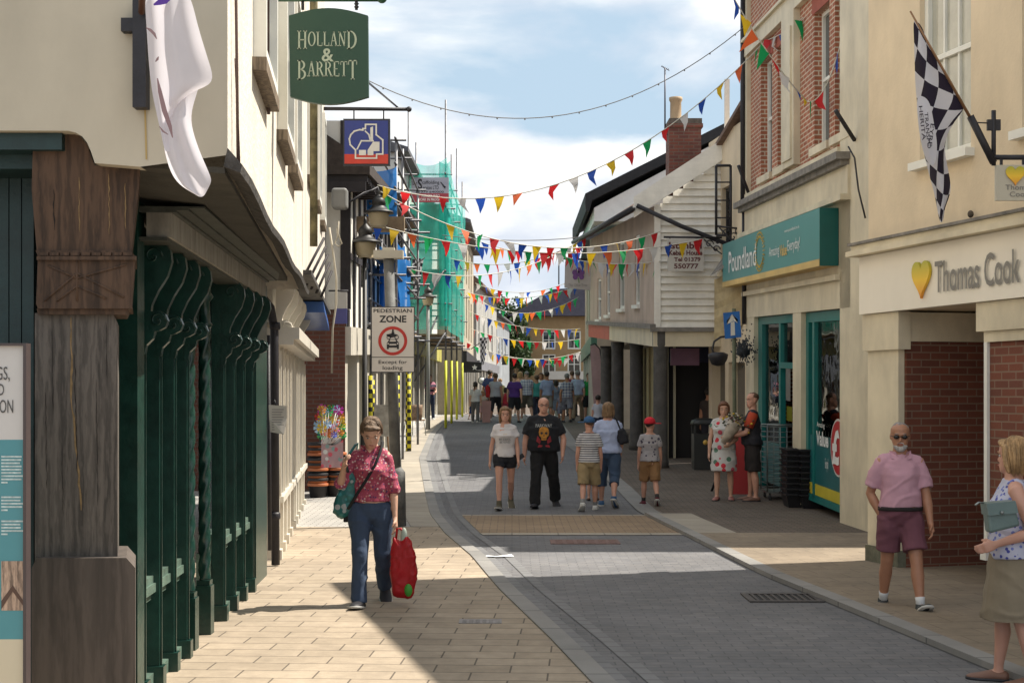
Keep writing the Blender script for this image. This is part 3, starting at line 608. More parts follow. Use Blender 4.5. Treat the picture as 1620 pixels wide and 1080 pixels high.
# ground floor shopfront
gx = PW.u
d0, d1 = gx(1257), gx(1232)    # door recess
mb = MB(); PW.box(mb, gx(1345)+.0, gx(1341), .0, 3.02, -.1, .0); PW.box(mb, gx(1272), gx(1259), .0, 3.02, -.12, .05); PW.box(mb, gx(1197), PW.L+.03, .0, 3.02, -.1, .05)
mb.split('shopfront_pilaster', creamp, PB)
mb = MB(); za, zb = .42, 2.98
def fr(ua, ub, z0, z1, o0=-.12, o1=-.03): PW.box(mb, ua, ub, z0, z1, o0, o1)
fr(gx(1340), gx(1276), zb-.12, zb+.03); fr(gx(1276), gx(1272), .1, zb+.03); fr(gx(1344), gx(1340), .1, zb+.03); fr(gx(1285), gx(1282), .1, zb-.12)
fr(gx(1340), gx(1276), .1, .2); fr(d0, gx(1197), zb-.10, zb+.03); fr(d1, d1+.12, .0, zb-.1); fr(gx(1203), gx(1197), .0, zb-.1); fr(d0, d1, 2.12, 2.22)
mb.build('shopfront_frame', tealp, PB)
cg = glassmat('shop_glass', clear=.82, rough=.02)
mb = MB(); PW.box(mb, gx(1340), gx(1285), 1.12, zb-.12, -.10, -.09); PW.box(mb, d1+.12, gx(1203), .8, zb-.1, -.10, -.09); PW.box(mb, d0, d1, 2.22, zb-.1, -.10, -.09); mb.split('shop_window', cg, PB)
# teal lower panel with the roundel, yellow foot
mb = MB(); PW.box(mb, gx(1340), gx(1276), .2, 1.12, -.12, -.05); PW.box(mb, d1+.12, gx(1203), .1, .8, -.12, -.05); mb.split('stall_riser', mat('teal_panel', (.01, .115, .125), .3, .15, 3), PB)
mb = MB(); PW.box(mb, gx(1340), gx(1276), .21, .38, -.048, -.043); mb.build('yellow_stripe', mat('yellow_paint', (.50, .42, .03), .5, .1), PB)
def roundel(uc, zc, r1, m, o): 
    mb = MB(); mb.add([PW.pt(uc+r1*math.cos(t), zc+r1*math.sin(t), o) for t in (2*math.pi*k/32 for k in range(32))], [tuple(range(32))]); return mb
uc = gx(1322)
a = roundel(uc, 1.02, .42, 0, -.04).build('roundel', mat('sticker_white', (.6, .58, .55), .4), PB); tag(a)
b = roundel(uc, 1.02, .39, 0, -.037).build('roundel_face', mat('sticker_red', (.42, .015, .02), .4), PB)
ptl('£1', 1313, 1331, .76, 1.28, wl, bold=.04, par=PB, off=-.034); ptl('Value', 1287, 1306, .98, 1.2, wl, bold=.03, par=PB, off=-.046); ptl('Amazing', 1288, 1300, 1.24, 1.34, wl, par=PB, off=-.046); ptl('Everyday!', 1301, 1306, .62, .82, wl, par=PB, off=-.046)
# posters inside, dark shop room
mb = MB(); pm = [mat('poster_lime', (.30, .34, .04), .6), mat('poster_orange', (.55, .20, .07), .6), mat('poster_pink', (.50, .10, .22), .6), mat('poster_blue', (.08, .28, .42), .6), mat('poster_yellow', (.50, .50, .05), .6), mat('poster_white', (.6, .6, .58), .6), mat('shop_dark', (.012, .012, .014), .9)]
for k in range(5):
    a = gx(1340)+.1+k*.42; b = a+.36
    for z0_, z1_, mi in ((2.45, 2.8, 0), (2.22, 2.45, 1), (2.02, 2.22, 2), (1.45, 2.02, 3 if k % 2 else 5)): mb.quad(PW.pt(a, z0_, -.3-.02*mi), PW.pt(b, z0_, -.3-.02*mi), PW.pt(b, z1_, -.3-.02*mi), PW.pt(a, z1_, -.3-.02*mi), mi)
    mb.quad(PW.pt(a, 1.18, -.25), PW.pt(b, 1.18, -.25), PW.pt(b, 1.42, -.25), PW.pt(a, 1.42, -.25), 4)
for k in range(2):
    a = gx(1228)+.1+k*.6; mb.quad(PW.pt(a, 2.2, -.3), PW.pt(a+.4, 2.2, -.3), PW.pt(a+.4, 2.7, -.3), PW.pt(a, 2.7, -.3), 0); mb.quad(PW.pt(a, 1.2, -.3), PW.pt(a+.4, 1.2, -.3), PW.pt(a+.4, 1.45, -.3), PW.pt(a, 1.45, -.3), 4)
    mb.quad(PW.pt(a+.05, 1.55, -.28), PW.pt(a+.5, 1.55, -.28), PW.pt(a+.5, 2.1, -.28), PW.pt(a+.05, 2.1, -.28), 5)
mb.split('window_poster', pm, PB)
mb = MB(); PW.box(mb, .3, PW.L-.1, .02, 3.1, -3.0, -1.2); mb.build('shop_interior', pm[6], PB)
# gutter corbels / little alarm
mb = MB(); mb.tube([PW.pt(PW.L, 5.2, .12), PW.pt(PW.L, HP, .12)], .045, 8); mb.tube([PW.pt(PW.L-.02, 2.9, .1), PW.pt(PW.L-.02, 5.0, .1)], .04, 8); mb.build('downpipe', ironb, PB)
mb = MB(); PW.box(mb, -.3, PW.L+.1, HP, HP+.12, -6.6, .25); mb.build('roof', MC['slate'], PB)
# flag brackets on brick wall
for px0, py0, px1, py1, y_, lab in ((1322, 175, 1352, 222, 19.3, 'slim black bare flag bracket on the brick wall by the cream pilaster'), (1168, 262, 1186, 310, 26.2, 'short black bracket at the far corner of the brick wall')):
    t = thing('pole_bracket', lab, 'bracket', P(px1, py1, y_)); mb = MB(); mb.tube([P(px0, py0, y_-.3), P(px1, py1, y_)], .03, 8); mb.build('arm', ironb, t)
c_ = thing('loose_cable', 'thin dark cable hanging down the cream pilaster beside the teal sign', 'cable', P(1372, 350, 15.4)); 
mb = MB(); mb.tube([P(1342, 232, 19.0), P(1352, 250, 18.9), P(1358, 300, 18.8), P(1369, 345, 18.7)], .012, 6); mb.build('cord', ironb, c_)
# unseen block behind the shops, added to cut off the sunlit road band
rw = thing('added_shade_block', 'unseen brick block behind the right hand shops, added to shade the road', 'building', (8.5, 18.6, 0)); mb = MB(); mb.bx(6.3, 11, 18.4, 19.7, 0, 9.3); mb.build('wall', brick, rw); mb = MB(); mb.bx(6.25, 11.1, 18.35, 19.75, 9.3, 9.45); mb.build('roof', MC['slate'], rw)

# ---------------------------------------------------------------- RIGHT: narrow cream house
NW = Wall(4.42, 26.6, 4.15, 30.0, flip=1, rise=.03)
if NW.n.x > 0: NW.n = -NW.n
NB = thing('narrow_cream_house', 'narrow cream house with a black iron window hood, between brick shop and weatherboarded house', 'building', NW.pt(0, 0))
mb = MB(); NW.skin(mb, 0, NW.L, 2.7, 7.0, [(1.3, 2.2, 4.2, 5.9)], .14); NW.shell(mb, 0, NW.L, 0, 7.0, 5); NW.skin(mb, 0, NW.L, 0, 2.7, [(.25, 1.6, .3, 2.4), (1.9, 3.1, .1, 2.4)], .2); mb.build('wall', cream, NB)
window(NW, 1.3, 2.2, 4.2, 5.9, .12, NB, ironb, dglass, 2, 2, .06, .08, creamp)
mb = MB(); NW.box(mb, .25, 1.6, .3, 2.4, -.25, -.18); NW.box(mb, 1.9, 3.1, .1, 2.4, -.25, -.18); mb.build('shop_window', dglass, NB)
mb = MB(); mb.hexa([NW.pt(-.1, 7.3, .12), NW.pt(NW.L-.1, 6.5, .12), NW.pt(NW.L-.1, 6.5, -5), NW.pt(-.1, 7.3, -5), NW.pt(-.1, 7.38, .12), NW.pt(NW.L-.1, 6.58, .12), NW.pt(NW.L-.1, 6.9, -5), NW.pt(-.1, 7.6, -5)]); mb.build('roof', mat('clay_tiles', (.16, .10, .07), .85, .3, 9, .6), NB)
# open casement leaf standing out
mb = MB(); y_ = 27.6
fx = [P(1133, 262, y_), P(1156, 262, y_), P(1156, 372, y_), P(1133, 372, y_)]
for a, b in ((0, 1), (1, 2), (2, 3), (3, 0)): mb.tube([fx[a], fx[b]], .026, 4)
for t in (.24, .5, .75): a = fx[0].lerp(fx[3], t); b = fx[1].lerp(fx[2], t); mb.tube([a, b], .014, 4)
lf = mb.build('casement', ironb, NB); mb = MB(); mb.quad(*fx); mb.build('pane', glassmat('leaf_glass', clear=.75), lf)
def scroll(cx, cz, y, sc, n=16):
    return [Vector((cx+sc*(1-k/n)*math.cos(k*.5), y, cz+sc*(1-k/n)*math.sin(k*.5))) for k in range(n)]
mb = MB(); a, b = P(1135, 358, 27.5), P(1172, 362, 27.5); mb.tube([a, b], .02, 5)
for px, py, s in ((1148, 370, .1), (1160, 375, .1), (1167, 366, .07)): p = P(px, py, 27.5); mb.tube(scroll(p.x, p.z, 27.5, s), .012, 5)
mb.tube([P(1138, 360, 27.5), P(1155, 378, 27.5), P(1172, 384, 27.5)], .016, 5); mb.build('scroll_bracket', ironb, NB)
# lead hood and bowed shingled front below
mb = MB(); mb.hexa([P(1123, 437, 27.6), P(1172, 408, 26.6), P(1172, 400, 27.9), P(1140, 420, 29), P(1130, 427, 27.6), P(1172, 398, 26.6), P(1172, 386, 27.9), P(1145, 405, 29)]); mb.build('lead_hood', lead, NB)
mb = MB(); pts = []
for i in range(9):
    r_ = []
    for k in range(9):
        t = k/8; px = 1130+t*44; bow = math.sin(t*math.pi)*3; r_.append(P(px, 442-t*24+i*12+bow+1.5*(i % 2), 27.9-.9*t-.04*(i % 2)))
    pts.append(r_)
for i in range(8): mb.add(pts[i]+pts[i+1], [(j, j+1, 10+j, 9+j) for j in range(8)])
mb.build('shingled_bay', mat('cream_shingle', (.42, .33, .18), .85, .25, 5, .5), NB)
for px, py in ((1150, 512), (1158, 500)): pass

# ---------------------------------------------------------------- RIGHT: weatherboarded corner house with pillars
weather = mat('weatherboard', (.88, .85, .77), .7, .05, 2.5, .3, 20, streak=.2, grime=.2)
pink = mat('pinkish_render', (.50, .40, .32), .9, .12, 1.2, .3, 20, grime=.2)
GY = 28.9; GX0, GX1 = (1037-810)/F*GY, (1146-810)/F*GY
WB = thing('weatherboarded_house', 'white weatherboarded gable house carried on stone pillars over the pavement', 'building', (GX0, GY, gz(GY)))
zb_, zt_ = 3.17, 5.6
mb = MB(); rz_ = lambda x: zt_+.12+(x-GX0)*.72
mb.bx(GX0+.1, GX1+.02, GY+.03, GY+.2, zb_, 5.0)
n = 0; z = zb_
random.seed(3)
while z < 8.6:
    xs = GX0 if z < zt_+.05 else GX0+(z-zt_-.05)/.72
    if xs > GX1: break
    j = random.uniform(-.008, .008); x0 = xs+.1
    mb.add([(x0, GY-.035+j, z), (GX1, GY-.035-j, z), (GX1, GY+.02, z+.152), (x0, GY+.02, z+.152), (x0, GY+.03, z), (GX1, GY+.03, z)], [(0, 1, 2, 3), (0, 4, 5, 1)]); z += .148
mb.build('weatherboarding', weather, WB)
mb = MB(); mb.bx(GX0-.02, GX0+.1, GY-.05, GY+.05, zb_, zt_+.05); mb.bx(GX1-.0, GX1+.1, GY-.05, GY+.03, zb_, 8.2); mb.build('corner_board', weather, WB)
mb = MB(); a = Vector((GX0-.45, 0, zt_-.22)); b = Vector((GX1+.3, 0, rz_(GX1)+.35))
mb.hexa([(a.x, GY-.16, a.z), (a.x, GY-.08, a.z), (b.x, GY-.08, b.z-.3), (b.x, GY-.16, b.z-.3), (a.x, GY-.16, a.z+.42), (a.x, GY-.08, a.z+.42), (b.x, GY-.08, b.z+.12), (b.x, GY-.16, b.z+.12)]); mb.build('bargeboard', weather, WB)
SW = Wall(GX0, GY, 2.30, 42.0, flip=1, rise=.055)
if SW.n.x > 0: SW.n = -SW.n
sw = []
for pa, pb, pt_, pb_ in ((1004, 1012, 362, 482), (979, 988, 378, 488), (959, 965, 425, 498), (945, 951, 440, 505)): ua, ub = SW.u(pb), SW.u(pa); zz = SW.z(pb, pb_); sw.append((ua, ub, zz, min(SW.z(pb, pt_), 5.2)))
mb = MB(); SW.skin(mb, 0, SW.L, 3.2, 5.65, sw, .1); SW.shell(mb, 0.25, SW.L, 3.2, 5.65, 2.2); mb.build('wall', pink, WB)
for k, w_ in enumerate(sw): window(SW, *w_, .07, WB, whitep, dglass, 2, 1, .07, .07)
mb = MB(); SW.box(mb, -.05, SW.L, 3.14, 3.24, -.1, .12); mb.bx(GX0-.1, GX1, GY-.12, GY+.1, 3.08, 3.165); mb.build('ledge', lead, WB)
mb = MB(); mb.bx(GX0-.02, GX1+.1, GY-.04, GY+.1, 2.78, 3.08); SW.box(mb, 0, 7.8, 2.78, 3.14, -.1, .04); mb.build('beam', creamp, WB)
mb = MB(); SW.box(mb, 7.8, SW.L, 2.78, 3.14, -.1, .045); mb.build('red_beam', mat('red_fascia', (.45, .09, .06), .6), WB)
mb = MB(); mb.hexa([SW.pt(.12, 5.5, .45), SW.pt(SW.L, 5.5, .45), SW.pt(SW.L, 7.7, -3), SW.pt(.12, 7.7, -3), SW.pt(.12, 5.6, .45), SW.pt(SW.L, 5.6, .45), SW.pt(SW.L, 7.8, -3), SW.pt(.12, 7.8, -3)]); mb.build('roof', MC['clay_tiles'], WB)
mb = MB(); mb.tube([SW.pt(-.25, 5.56, .5), SW.pt(SW.L, 5.56, .5)], .06, 8); mb.tube([(GX0-.4, GY-.2, 5.62), (GX0+.5, GY-.2, 5.2), (GX0+1.4, GY-.2, 4.85), (GX0+1.75, GY-.2, 4.8)], .045, 8); mb.build('gutter', ironb, WB)
stone = mat('pillar_stone', (.085, .08, .075), .9, .25, 6, .4, 30); 
for px, py, y_, r_ in ((1045, 730, 29.0, .15), (1007, 707, 33.6, .16), (977, 700, 36.6, .16), (959, 690, 40.2, .16)):
    x_ = (px-810)/F*y_; g = gz(y_); mb = MB(); mb.lathe((x_, y_, g), [(r_*1.15, 0), (r_*1.1, .15), (r_, .2), (r_*.97, 2.4), (r_*1.1, 2.5), (r_*1.1, 3.1-g+.05)], 14); mb.build('pillar', stone, WB)
# shopfront behind pillars
mb = MB(); random.seed(5)
PMs = [mat('arcade_cream', (.34, .28, .16), .8), dglass, mat('navy_paint', (.015, .02, .06), .5), mat('lilac_panel', (.25, .13, .2), .6), mat('arcade_soffit', (.25, .22, .18), .8)]
SB = Wall(4.5, 30.2, 3.75, 42, 1, .02); SB.n = -SB.n if SB.n.x > 0 else SB.n
for k in range(12): SB.box(mb, k*.98, k*.98+.45, .3, 3.1, -.2, .03, 0); SB.box(mb, k*.98+.45, k*.98+.98, .3, 3.1, -.2, -.02, 1 if k % 3 else 0)
mb.bx(3.2, 4.5, 31.2, 31.3, .3, 3.0, 2); mb.build('arcade_shopfront', PMs, WB)
mb = MB(); mb.bx(3.02, 4.5, 29.05, 42, 3.12, 3.16); mb.build('soffit', PMs[4], WB)
mb = MB(); mb.bx(3.35, 3.95, 30.0, 30.08, 2.42, 2.78); mb.build('shop_sign', [PMs[3]], WB)
mb = MB(); mb.bx(3.42, 4.35, 31.1, 31.19, .3, 2.5); mb.build('doorway', MC['shop_dark'], WB)
mb = MB()
for a in (3.22, 3.36, 3.52): mb.bx(a, a+.05, 31.0, 31.08, .3, 2.9)
mb.build('door_frame', mat('pale_frame', (.35, .33, .25), .7), WB)
# kebab sign and its bracket on the gable
y_ = GY-.35
kb_ = thing('kebab_house_sign', 'square white hanging sign with dark red lettering and phone number before the weatherboarding', 'sign', P(1085, 402, y_))
mb = MB(); a, b = P(1056, 429, y_), P(1113, 378, y_); mb.bx(a.x, b.x, y_-.02, y_+.02, a.z, b.z); mb.build('board', mat('sign_white', (.50, .48, .44), .5, .05), kb_)
dred = mat('dark_red', (.09, .01, .015), .5)
for s, x0, x1, y0, y1 in (('Istanbul', 1058, 1110, 394, 383), ('Kebab House', 1058, 1111, 404, 396), ('Tel 01379', 1066, 1108, 414, 407), ('550777', 1066, 1105, 425, 417)):
    text('lettering', s, (0, y_-.021, 0), (1, 0, 0), (0, 0, 1), (P(x0, 0, y_).x, P(x1, 0, y_).x, P(0, y0, y_).z, P(0, y1, y_).z), dred, kb_, .003, .03)
mb = MB(); mb.tube([P(1050, 375, y_), P(1142, 376, y_)], .022, 6)
for px, py, s in ((1122, 386, .09), (1133, 394, .08), (1136, 383, .06)): p = P(px, py, y_); mb.tube(scroll(p.x, p.z, y_, s), .012, 5)
mb.tube([P(1112, 377, y_), P(1128, 392, y_), P(1142, 402, y_)], .014, 5); mb.tube([P(1060, 378, y_), P(1060, 374, y_)], .01, 5)
mb.build('bracket', ironb, kb_)
# big gable behind with black bargeboard, chimney, aerial
HB = thing('house_with_black_gable', 'tall house with a wide dark bargeboard and white gable behind the weatherboarded house', 'building', P(1040, 400, 33.5))
yy = 42.3; mb = MB(); q = [P(932, 330, 43), P(1010, 340, yy), P(1180, 350, yy), P(1180, 180, yy), P(932, 318, 43)]
A, B_, Cc = P(940, 350, yy+.1), P(1200, 350, yy+.1), P(1200, 190, yy+.1)
mb.prism([(0, 0), (B_.x-A.x, 0), (B_.x-A.x, Cc.z-A.z), (0, P(0, 328, yy).z-A.z)], A, (1, 0, 0), (0, 0, 1), (0, 8, 0)); mb.build('gable', mat('grey_white_render', (.80, .79, .76), .85, .08), HB)
mb = MB(); a, b = P(926, 322, yy-.1), P(1200, 184, yy-.1); t_ = .30
mb.hexa([a, a+Vector((0, 9, 0)), b+Vector((0, 9, 0)), b, a+Vector((0, 0, t_)), a+Vector((0, 9, t_)), b+Vector((0, 9, t_)), b+Vector((0, 0, t_))]); mb.build('roof_verge', mat('black_tar', (.02, .02, .022), .8, .3, 8, .5), HB)
mb = MB(); mb.hexa([a+Vector((.02, 0, -.22)), a+Vector((.02, 9, -.22)), a+Vector((.12, 9, -.22)), a+Vector((.12, 0, -.22)), a, a+Vector((0, 9, 0)), a+Vector((.2, 9, .1)), a+Vector((.2, 0, .1))]); mb.build('eaves', MC['black_tar'], HB)
yc = 32.0; ch = mb = MB(); a, b = P(1056, 300, yc), P(1106, 206, yc); mb.bx(a.x, b.x, yc-.35, yc+.35, a.z-.6, b.z); mb.bx(a.x-.03, b.x+.04, yc-.38, yc+.38, b.z-.0, b.z+.08); mb.bx(a.x-.0, b.x+.02, yc-.36, yc+.36, b.z+.08, b.z+.2, 1)
mb.build('chimney', [brickmat('old_brick', (.22, .07, .045), (.14, .05, .04), (.16, .12, .09), .225, .075, .01, dirt=.45), mat('mortar_cap', (.13, .11, .09), .9, .4, 9, .8)], HB)
mb = MB(); p = P(1069, 194, yc); mb.lathe((p.x, yc, p.z), [(.15, 0), (.13, .05), (.125, .45), (.15, .50), (.15, .56), (.11, .56), (.1, .4)], 14); mb.build('chimney_pot', mat('buff_clay', (.42, .30, .18), .8), HB)
mb = MB(); mb.tube([P(1052, 216, yc), P(1052, 108, yc)], .018, 6)
for k in range(5): p = P(1047+2.5*k, 106+1.2*k, yc); mb.tube([p+Vector((0, -.1, 0)), p+Vector((0, .1, .03))], .008, 4)
mb.tube([P(1046, 105, yc), P(1059, 112, yc)], .01, 5); mb.tube([P(1050, 207, yc), P(1057, 207, yc)], .012, 5); mb.tube([P(1050, 213, yc), P(1057, 213, yc)], .012, 5); mb.build('aerial', mat('alloy', (.12, .12, .14), .5, metal=.5), HB)
# ---------------------------------------------------------------- LEFT: jettied corner building over the green shopfront
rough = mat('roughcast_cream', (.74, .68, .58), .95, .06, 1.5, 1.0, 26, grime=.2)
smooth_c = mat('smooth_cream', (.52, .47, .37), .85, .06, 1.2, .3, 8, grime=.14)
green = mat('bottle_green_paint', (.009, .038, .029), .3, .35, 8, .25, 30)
oak = woodmat('weathered_oak', (.092, .078, .066), .5, .85, 1.0, .7); oakb = woodmat('brown_oak', (.070, .040, .024), .45, .85, .8, .7)
UW = Wall(-1.38, 6.9, -2.25, 15.3); UW.n = UW.n if UW.n.x > 0 else -UW.n
LB = thing('jettied_corner_building', 'cream rendered corner building with overhanging upper floor and a green shopfront, near left', 'building', (-1.9, 7.2, 0))
mb = MB(); y = 6.9
cv = [(108, 207), (120, 210), (130, 216), (138, 226), (144, 240), (150, 258)]; cw = [P(a, b, y) for a, b in cv]; mb.poly([(-8, y, 3.11), *cw, P(222, 264, y), (-1.38, y, 2.985), (-1.38, y, 9), (-8, y, 9)])
for a_, b_ in zip([Vector((-8, y, 3.11))]+cw, cw+[P(222, 264, y)]): mb.quad(a_, b_, b_+Vector((0, .12, 0)), a_+Vector((0, .12, 0)))
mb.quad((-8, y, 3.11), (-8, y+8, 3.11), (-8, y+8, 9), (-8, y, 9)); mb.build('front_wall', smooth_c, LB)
ow = [(UW.u(a), UW.u(b)) for a, b in ((400, 421), (438, 451), (456, 465))]
mb = MB(); UW.skin(mb, 0, UW.L, 2.95, 9, [(a, b, 3.82, 5.4) for a, b in ow], .06); mb.quad(UW.pt(0, 9), UW.pt(UW.L, 9), UW.pt(UW.L, 9, -6), UW.pt(0, 9, -6)); mb.quad(UW.pt(UW.L, 2.95, -.0), UW.pt(UW.L, 9, 0), UW.pt(UW.L, 9, -6), UW.pt(UW.L, 2.95, -6)); mb.build('side_wall', rough, LB)
for a, b in ow: window(UW, a, b, 3.82, 5.4, .0, LB, whitep, dglass, 2, 2, .07, .085, woodmat('bare_sill', (.17, .13, .09), .5, .8), proud=.045)
mb = MB(); mb.tube([UW.pt(.12, 9, .02), UW.pt(.13, 4.5, .02), UW.pt(.2, 3.6, .025), UW.pt(.22, 3.0, .03)], .008, 5); mb.tube([UW.pt(.2, 3.5, .02), UW.pt(.3, 3.0, .03)], .006, 5); mb.tube([UW.pt(UW.u(420), 9, .02), UW.pt(UW.u(420), 3.7, .02)], .012, 5); mb.build('cable', mat('cable_brown', (.10, .06, .05), .7), LB)
# lead covered lip and soffit of the jetty
mb = MB(); k = 14; random.seed(2)
pr = []
for i in range(k+1):
    u_ = UW.L*i/k; s = .02*math.sin(i*1.3); pr.append([UW.pt(u_, 3.02+s, .0), UW.pt(u_, 2.94+s, .07), UW.pt(u_, 2.90+s, .06), UW.pt(u_, 2.93+s, -.02)])
mb.rings(pr, 0, False); mb.build('lead_lip', mat('tarred_lead', (.06, .055, .05), .8, .6, 14, 1, 40), LB)
SF = Wall(-2.165, 8.2, -2.40, 13.5); SF.n = SF.n if SF.n.x > 0 else -SF.n
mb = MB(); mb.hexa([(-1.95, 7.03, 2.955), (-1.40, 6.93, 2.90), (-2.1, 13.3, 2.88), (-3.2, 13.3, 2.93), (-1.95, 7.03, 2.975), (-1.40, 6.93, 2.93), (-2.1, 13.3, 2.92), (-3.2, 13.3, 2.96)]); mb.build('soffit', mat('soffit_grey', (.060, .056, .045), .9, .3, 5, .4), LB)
# frieze board and cornice mouldings over the shop window
bd = mat('worn_green_board', (.30, .28, .235), .7, .35, 9, .5, 30, streak=4)
BW = Wall(-1.945, 8.12, -2.285, 13.2); BW.n = BW.n if BW.n.x > 0 else -BW.n
mb = MB(); BW.box(mb, 0, BW.L, 2.72, 2.86, -.14, 0); mb.build('frieze_board', bd, LB)
mb = MB()
for z0, z1, o in ((2.86, 2.872, .03), (2.872, 2.884, .10), (2.884, 2.894, .19), (2.70, 2.72, -.02)): BW.box(mb, -.02, BW.L, z0, z1, -.2, o)
mb.build('cornice', mat('green_moulding', (.05, .055, .045), .6, .4, 10, .4), LB)
# shopfront
mb = MB(); SF.box(mb, -.1, .08, 0, 2.72, -.35, -.0); SF.box(mb, SF.u(404)+.2, SF.u(404)+1.0, .0, 2.9, -.3, -.02); SF.box(mb, -.1, SF.L+.3, 2.35, 2.9, -.5, -.16); mb.bx(-8, -2.12, 8.05, 8.2, 0, 2.92); mb.build('corner_boarding', green, LB)
mb = MB(); 
for yy_ in (8.4, 8.87, 9.34, 9.8, 11.4, 11.95, 12.5, 13.05):
    u_ = yy_-8.2; SF.box(mb, u_-.03, u_+.035, .13, 2.75, -.12, .0)
mb.build('mullions', green, LB) if False else None
for yy_ in (8.4, 8.87, 9.34, 9.8, 11.4, 11.95, 12.5, 13.05):
    u_ = yy_-8.2; mb = MB(); SF.box(mb, u_-.025, u_+.03, .13, 2.72, -.095, .0); SF.box(mb, u_-.0, u_+.012, .13, 2.72, .0, .012); SF.box(mb, u_-.045, u_+.05, 0, .135, -.14, .03); mb.build('mullion', green, LB)
prof = [(228, 375), (262, 375), (273, 388), (275, 405), (268, 428), (254, 450), (244, 472), (243, 482), (256, 480), (265, 486), (269, 496), (265, 506), (256, 511), (249, 513), (246, 524), (236, 534), (233, 548), (226, 548)]
def corbel(Wl, u_, ztop, sc, m, par, th=.06, name='corbel', scrollr=.05):
    o = Wl.pt(u_, ztop); mb = MB(); n_ = Wl.n
    mb.prism([((x-231)*sc, -(y_-375)*sc) for x, y_ in prof], o-Wl.d*th/2, n_, (0, 0, 1), Wl.d*th)
    for cx, cz, r_ in ((247, 397, 15), (254, 496, 13)):
        c_ = o-Wl.d*(th/2+.006); mb.tube([c_+n_*((cx-231)*sc+r_*sc*(1-k/16)*math.cos(k*.55))+Vector((0, 0, -(cz-375)*sc+r_*sc*(1-k/16)*math.sin(k*.55))) for k in range(16)], .006, 5)
    return mb.build(name, m, par)
for yy_ in (8.4, 8.87, 9.34, 9.8, 11.4, 11.95, 12.5, 13.05): corbel(SF, yy_-8.2, 2.72, 1/262, green, LB)
for yy_ in (10.12, 10.78):
    p = SF.pt(yy_-8.2, 0, -.05); mb = MB(); mb.box((p.x, p.y, .19), (.12, .12, .38)); mb.box((p.x, p.y, .40), (.10, .10, .04)); rings = []
    for i in range(150):
        z = .42+i/149*1.9; rings.append([Vector((p.x+(.042+.007*math.cos(3*t-i*.52))*math.cos(t), p.y+(.042+.007*math.cos(3*t-i*.52))*math.sin(t), z)) for t in (2*math.pi*k/12 for k in range(12))])
    mb.rings(rings); mb.lathe((p.x, p.y, 2.32), [(.045, 0), (.065, .03), (.045, .05), (.04, .2), (.07, .24), (.05, .27), (.045, .4)], 12); mb.build('twisted_column', green, LB)
for a, b in ((.2, 1.63), (3.18, 4.88)):
    mb = MB(); SF.box(mb, a, b, .60, .655, -.2, -.02); SF.box(mb, a, b, .655, .70, -.2, -.035); SF.box(mb, a, b, .55, .60, -.2, -.05); SF.box(mb, a, b, .10, .55, -.22, -.10); SF.box(mb, a, b, 0, .10, -.2, -.03); mb.build('sill', mat('painted_sunlit_green', (.09, .14, .11), .5, .35, 7, .3), LB)  # paler copy of the shopfront green, sunlight on the sills put into the colour
    mb = MB(); SF.box(mb, a, b, .70, 2.72, -.2, -.13); mb.build('shop_window', dglass, LB)
mb = MB(); SF.box(mb, 1.2, 5.2, 0, 2.75, -1.1, -1.0); mb.build('recessed_door', green, LB)
# oak corner post
Y0 = 7.0
def poly_px(mb, pts, y0, th, mi=0): mb.prism([((x-810)/F*y0, (HY-z)/F*y0+EYE) for x, z in pts], (0, y0, 0), (1, 0, 0), (0, 0, 1), (-.26*th if th > .3 else 0, th, 0), mi)
mb = MB(); poly_px(mb, [(55, 888), (55, 495), (178, 495), (186, 510), (186, 888)], Y0+.04, .42); mb.build('post_shaft', oak, LB)
mb = MB(); poly_px(mb, [(50, 1215), (50, 898), (58, 882), (200, 882), (214, 898), (214, 1215)], Y0-.02, .55); mb.build('post_plinth', woodmat('grey_oak_plinth', (.075, .060, .050), .75, .85, .5, .35), LB)
mb = MB(); poly_px(mb, [(60, 405), (56, 396), (207, 396), (214, 405), (208, 480), (210, 488), (60, 488), (57, 480)], Y0-.02, .5); poly_px(mb, [(58, 488), (60, 497), (200, 497), (204, 488)], Y0, .46); poly_px(mb, [(58, 405), (58, 411), (216, 411), (216, 405)], Y0-.04, .52); mb.build('post_capital', oakb, LB)
mb = MB(); poly_px(mb, [(58, 396), (50, 300), (52, 232), (82, 212), (105, 208), (125, 214), (138, 230), (146, 252), (150, 262), (222, 266), (219, 300), (208, 396)], Y0+.0, .46); mb.build('post_bracket', oakb, LB)
def crack(pts, wd, m, yc, nm):
    mb = MB(); vs = []; n_ = len(pts); random.seed(len(pts))
    for i, (x, z) in enumerate(pts): w_ = wd*(.5+random.random())*(0.3 if i in (0, n_-1) else 1); vs += [P(x-w_, z, yc), P(x+w_, z, yc)]
    mb.add(vs, [(2*i, 2*i+1, 2*i+3, 2*i+2) for i in range(n_-1)]); mb.build(nm, m, LB)
tanc = mat('split_wood', (.20, .13, .06), .9, .4, 30); dkc = mat('dark_split', (.012, .009, .007), .95)
random.seed(4); crack([(113+random.uniform(-1.2, 1.2)+(0 if k < 12 else (k-12)*.95), 502+k*10.5) for k in range(30)], 1.3, tanc, Y0+.037, 'split'); crack([(118+random.uniform(-1, 1)+k*.2, 560+k*9) for k in range(22)], .6, dkc, Y0+.035, 'split')
for x0_, z0_, n_ in ((82, 520, 18), (152, 600, 26), (98, 700, 15), (168, 510, 12), (72, 620, 20)): crack([(x0_+random.uniform(-.6, .6)+k*.12, z0_+k*8) for k in range(n_)], .4, dkc, Y0+.036, 'split')
for x0_, z0_, n_ in ((125, 280, 12), (172, 275, 13), (85, 300, 9), (198, 290, 10)): crack([(x0_+random.uniform(-.9, .9)+k*.1, z0_+k*8) for k in range(n_)], .8, tanc if x0_ > 100 else dkc, Y0-.003, 'split')
mb = MB()
